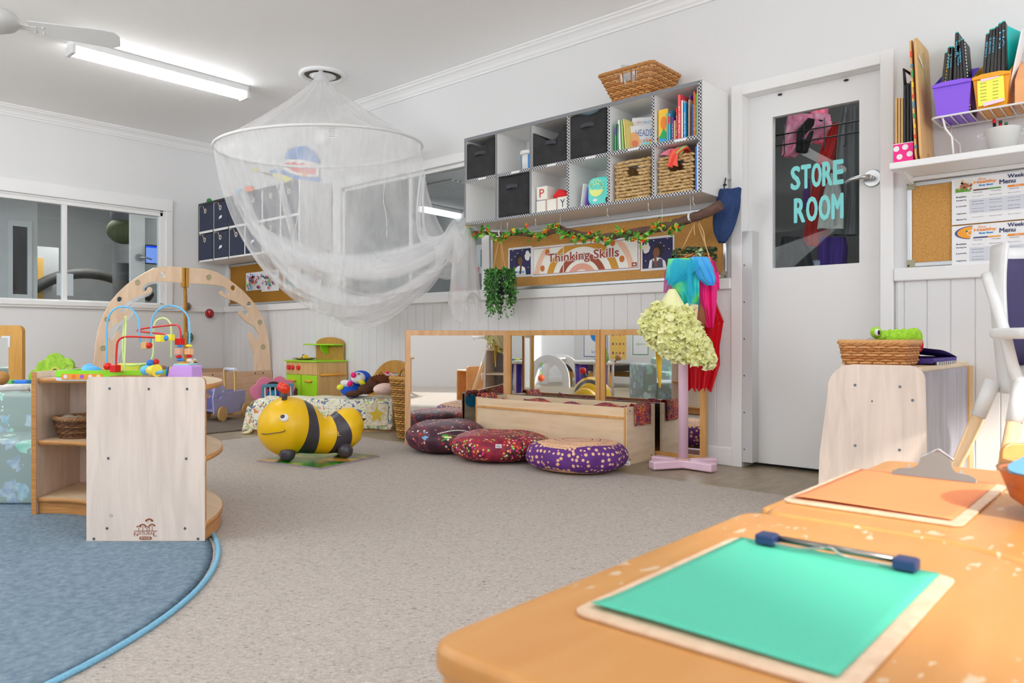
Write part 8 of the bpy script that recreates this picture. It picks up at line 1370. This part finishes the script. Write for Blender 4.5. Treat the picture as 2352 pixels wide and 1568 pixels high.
for i, (x0, x1, yy, zz, lab) in enumerate(((1.17, 1.45, .482, .43, 'honey wooden chair back tucked in beyond the far table'), (.55, .80, .478, .395, 'honey wooden chair back tucked in beyond the near table'))):
    t = thing('child_chair', lab, 'chair', ((x0 + x1) / 2, yy - .1, 0), 'small wooden chairs tucked in'); obj('backrest', MB(TB).box(x0, yy, zz - .10, x1, yy + .016, zz), t, bevel=.007, segs=3); obj('seat', MB(TB).box(x0 + .01, yy - .22, .255, x1 - .01, yy - .005, .27), t, bevel=.004)
    for sx in (x0 + .012, x1 - .032): obj('leg', MB(TB).box(sx, yy - .0045, .0065, sx + .02, yy + .0145 - .015 + .012, zz - .101), t); obj('leg', MB(TB).box(sx, yy - .22, .0065, sx + .02, yy - .20, .2545), t)
# clipboards
def clipboard(A, B, C, lab, plab, pc_, clipf, inset=.012):
    """A front-left, B far-left, C far-right corner of the board on the table"""
    A, B, C = Vector(A + (0,)), Vector(B + (0,)), Vector(C + (0,)); U = (C - B).normalized(); V = (B - A).normalized(); w_ = (C - B).length; l_ = (B - A).length; o_ = Vector((A.x, A.y, TH + .0005))
    t = thing('clipboard', lab, 'clipboard', o_ + U * w_ / 2 + V * l_ / 2); obj('board_panel', MB(wood(c(206, 178, 152), c(190, 160, 132), (9, 9, 9), 6, .5, 'hardboard')).prism(rrect(0, 0, w_, l_, .014, 5), (o_, U, V, (0, 0, 1)), .0035), t, bevel=.001)
    clipf(t, o_ + Vector((0, 0, .0036)), U, V, w_, l_)
    mb = MB(M(pc_, .55)); px0, px1, py0, py1 = .010, w_ - .014, .016, l_ - .002
    def g(u, v): return o_ + U * (px0 + (px1 - px0) * u) + V * (py0 + (py1 - py0) * v) + Vector((0, 0, .0046 + .0035 * max(0, 1 - v * 5) ** 2 * (.6 + .4 * math.sin(3 * u + 1))))
    mb.grid(g, 20, 20); tag(obj('sheet_of_paper', mb, solid=.0003), plab, 'paper')
def clip_wire(t, o_, U, V, w_, l_):
    DB = M(c(30, 44, 84), .35); z = Vector((0, 0, 1)); a, q = o_ + U * (.048) + V * (l_ - .012) + z * .003, o_ + U * (w_ - .040) + V * (l_ - .012) + z * .003
    obj('clip_bar', MB(M(c(120, 116, 112), .3, .9)).tube([a + z * .006 + V * .002, q + z * .006 + V * .002], .0035, 10), t)
    for p, s in ((a, 1), (q, -1)): obj('clip_end', MB(DB).prism([(-.012, -.014), (.010, -.014), (.010, .004), (.006, .008), (-.012, .008)], (p, U, V, z), .011), t, bevel=.002, label='dark blue plastic clip end')
    m1 = (a + q) / 2; obj('clip_wire', MB(M(c(170, 165, 160), .25, .9)).tube(spline([a - V * .010 + z * .004, a.lerp(q, .25) - V * .011 + z * .003, a.lerp(q, .42) - V * .009 + z * .007, a.lerp(q, .50) - V * .013 + z * .010, a.lerp(q, .60) - V * .014 + z * .004, a.lerp(q, .85) - V * .012 + z * .003, q - V * .010 + z * .004], 6), .0016, 8), t)
def clip_steel(t, o_, U, V, w_, l_):
    ST_ = M(c(140, 132, 126), .32, .75); z = Vector((0, 0, 1)); m_ = o_ + U * (w_ * .56) + V * (l_ - .012) + z * .0012; hw = .062
    pf = [(-hw, .0), (hw, 0), (hw, .006), (hw - .010, .012), (.032, .015), (.026, .022), (.023, .034), (.014, .040), (.008, .046), (-.008, .046), (-.014, .040), (-.022, .034), (-.024, .022), (-.032, .015), (-hw + .010, .012), (-hw, .006)]
    tilt = (z * .8 + V * -.0 + V * .45).normalized(); obj('clip_plate', MB(ST_).prism(pf, (m_ - V * .012, U, tilt, U.cross(tilt)), .0012), t, bevel=.0004)
    obj('clip_loop', MB(STEEL).tube(spline([m_ + U * -.024 + tilt * .034, m_ + U * -.010 + tilt * .044, m_ + tilt * .050, m_ + U * .010 + tilt * .044, m_ + U * .024 + tilt * .034], 5), .0022, 8), t)
    for s in (-.042, .036): obj('clip_spike', MB(STEEL).prism([(-.003, 0), (.004, 0), (0, .012)], (m_ + U * s + V * .004 + tilt * .008, U, tilt, V), .001), t)
clipboard((.513, .386), (.832, .386), (.832, .157), 'clipboard of green paper at the front of the near table', 'sheet of bright green paper on the near clipboard', c(86, 205, 172, .8), clip_wire)
clipboard((1.067, .424), (1.408, .424), (1.408, .196), 'clipboard with a steel spring clip holding orange paper', 'sheet of orange paper held by the steel clip', c(250, 148, 92, .85), clip_steel)
bw = Vector((1.213, .088, TH + .0005)); t = thing('wooden_bowl', 'brown wooden bowl at the right edge of the far table', 'bowl', bw); obj('bowl_shell', MB(wood(c(178, 104, 52), c(146, 80, 38), (2, 2, 8), 6, .35, 'bowl_wood')).lathe([(0, 0), (.045, .0), (.078, .024), (.090, .058), (.094, .062), (.088, .060), (.072, .030), (.04, .008), (0, .006)], bw, 48), t)
t = thing('toy_disc', 'light blue plastic lid resting in the wooden bowl', 'lid', bw + Vector((-.03, .035, .06))); obj('lid_disc', MB(M(c(70, 170, 225), .3)).cyl(bw + Vector((-.015, .018, .058)), bw + Vector((-.022, .024, .072)), .06, n=40), t, bevel=.003); obj('lid_top', MB(M(c(120, 190, 228, .8), .3)).cyl(bw + Vector((-.022, .024, .0722)), bw + Vector((-.0222, .0242, .0735)), .054, n=40), t)
tag(obj('dark_disc', MB(M(c(80, 50, 40), .5)).cyl(bw + Vector((-.01, .01, .035)), bw + Vector((-.012, .012, .05)), .064, n=36)), 'dark round lid under the light blue one in the bowl', 'lid')

# ---------------------------------------------------------------- the side of the room seen in the mirrors
xb = RX0
struct('baseboard_back', MB(TRIM).box(xb, -1.88, 0, xb + .018, 7.4, .1)); mb = MB(TRIM)
for a in ((xb, 2.52, 1.22, xb + .03, 6.08, 1.3), (xb, 2.52, 2.2, xb + .03, 6.08, 2.28), (xb, 2.52, 1.3, xb + .03, 2.6, 2.2), (xb, 6.0, 1.3, xb + .03, 6.08, 2.2), (xb, 4.27, 1.3, xb + .03, 4.33, 2.2)): mb.box(*a)
struct('trim_8', mb)
def bposter(y, z, w_, h, fn, lab):
    O = Vector((xb + .002, y, z)); fr = (O, (0, 1, 0), (0, 0, 1), (1, 0, 0)); mb = MB(PAPER).prism(rect(0, 0, w_, h), fr, .001); f1 = (O + Vector((.0015, 0, 0)),) + fr[1:]; fn(mb, f1, w_, h); return tag(obj('poster', mb), lab, 'poster')
def g1(mb, f, w_, h): mb.use(M(c(50, 70, 140), .6)).flat(rect(.02, .02, w_ - .02, h - .02), f, 1); mb.use(PAPER).flat(rect(.035, .035, w_ - .035, h - .035), f, 2); mb.use(M(c(20, 120, 190), .6)).disc(w_ / 2, h * .55, .10, f, 3, .12); mb.flat([(w_ / 2 - .05, h * .62), (w_ / 2 + .05, h * .62), (w_ / 2, h * .9)], f, 4); mb.text('oval', w_ * .35, .08, w_ * .3, .05, f, 3)
def g2(mb, f, w_, h):
    mb.use(M(c(222, 180, 90), .6)).flat(rect(.01, .01, w_ - .01, h - .01), f, 1); mb.use(PAPER).text('Shape', w_ * .15, h * .78, w_ * .7, h * .1, f, 2)
    for k in range(12): mb.use(M((c(40, 70, 150), c(200, 60, 50), c(60, 130, 80), c(120, 60, 120))[k % 4], .6)).disc(w_ * (.2 + .2 * (k % 4)), h * (.15 + .2 * (k // 4)), .018, f, 2, .024 if k % 2 else .014, 8)
def g3(mb, f, w_, h): mb.use(M(c(80, 130, 70), .6)).flat(rect(.02, .02, w_ - .02, h - .02), f, 1); mb.use(PAPER).flat(rect(.035, .035, w_ - .035, h - .035), f, 2); mb.use(M(c(90, 160, 50), .6)).flat([(w_ * .15, h * .5), (w_ * .85, h * .5), (w_ * .5, h * .9)], f, 3); mb.text('triangle', w_ * .25, h * .25, w_ * .5, .05, f, 3)
def refl(px, py, xm=3.86, xt=RX0 + .01):   # where a thing seen in the flat wall mirrors really stands on plane xt
    p = PX(px, py, 2 * xm - xt); return p.y, p.z
for px0, px1, py0, py1, fn, lab in ((1338, 1398, 750, 822, g1, 'blue teardrop shape poster on the back wall, seen in the middle mirror'), (1400, 1440, 750, 826, g2, 'yellow Shape chart on the back wall, seen in the mirror'), (1450, 1492, 750, 818, g3, 'green triangle poster on the back wall, seen in the mirror')):
    ya_, za = refl(px0, py1); yb_, zb = refl(px1, py0); zb += .2; y0_, y1_ = min(ya_, yb_), max(ya_, yb_); bposter(y0_, za, y1_ - y0_, zb - za, fn, lab)
ty, tz = refl(1385, 840, 3.86, -1.6); t = thing('tray_table', 'black tray on wooden legs across the room, seen in the mirrors', 'table', (-1.6, ty, .006)); yw = .42; zt = refl(1385, 838, 3.86, -1.6)[1]
obj('tray', MB(M(c(30, 30, 32), .4)).prism([(-yw - .12, .10), (yw + .12, .10), (yw, 0), (-yw, 0)], ((-1.95, ty, zt - .08), (0, 1, 0), (0, 0, 1), (1, 0, 0)), .7), t, bevel=.01)
for sx in (-1.93, -1.33):
    for sy in (-.36, .36): obj('leg', MB(OCHRE).box(sx, ty + sy, .0065, sx + .06, ty + sy + .06, zt - .081), t)
    obj('rail', MB(OCHRE).box(sx + .01, ty - .30, zt - .18, sx + .05, ty + .36, zt - .10), t)
ay, az = refl(1262, 870, 3.86, -.9); t = thing('play_gym_arch', 'white laminated play arch with a hanging ring toy, seen in the middle mirror', 'arch', (-.9, ay, .006)); az = refl(1262, 815, 3.86, -.9)[1]; WA = M((.74, .74, .76, 1), .4)
pa = [(.38 * math.cos(a), max(0, (az - .006) * math.sin(a) ** .7 if 0 < a < PI else 0)) for a in [PI * k / 20 for k in range(21)]] + [(-.26 * math.cos(a), max(0, (az - .12) * math.sin(a) ** .7 if 0 < a < PI else 0)) for a in [PI * k / 20 for k in range(21)]]
obj('arch_panel', MB(WA).prism(pa, ((-.9, ay, .0065), (0, 1, 0), (0, 0, 1), (1, 0, 0)), .02), t); obj('arch_panel', MB(WA).prism(pa, ((-1.2, ay, .0065), (0, 1, 0), (0, 0, 1), (1, 0, 0)), .02), t); obj('crossbar', MB(WA).box(-1.179, ay - .1, az - .06, -.901, ay + .1, az - .04), t)
mb = MB(M(c(130, 210, 60), .4))
for k in range(4): mb.use(M((c(230, 225, 220), c(130, 210, 60), c(90, 170, 220), c(150, 215, 50))[k], .4)).tube([(-.86, ay + .12 + .025 * math.cos(a), az - .08 - .06 * k + .03 * math.sin(a)) for a in [2 * PI * j / 16 for j in range(16)]], .005, 6, True)
mb.use(M(c(225, 90, 40), .5)).ell((-.86, ay + .12, az - .34), .05); tag(obj('ring_toy', mb), 'chain of coloured rings hanging from the white play arch, seen in the mirror', 'toy')
dy_, dz_ = refl(1535, 900, 3.86, -.5); soft_chair(Vector((-.9, dy_ + .2, .0065)), 'dinosaur-print foam chair across the room, seen in the right mirror', .5, Vector((0, -1, 0)), Vector((-1, 0, 0)))
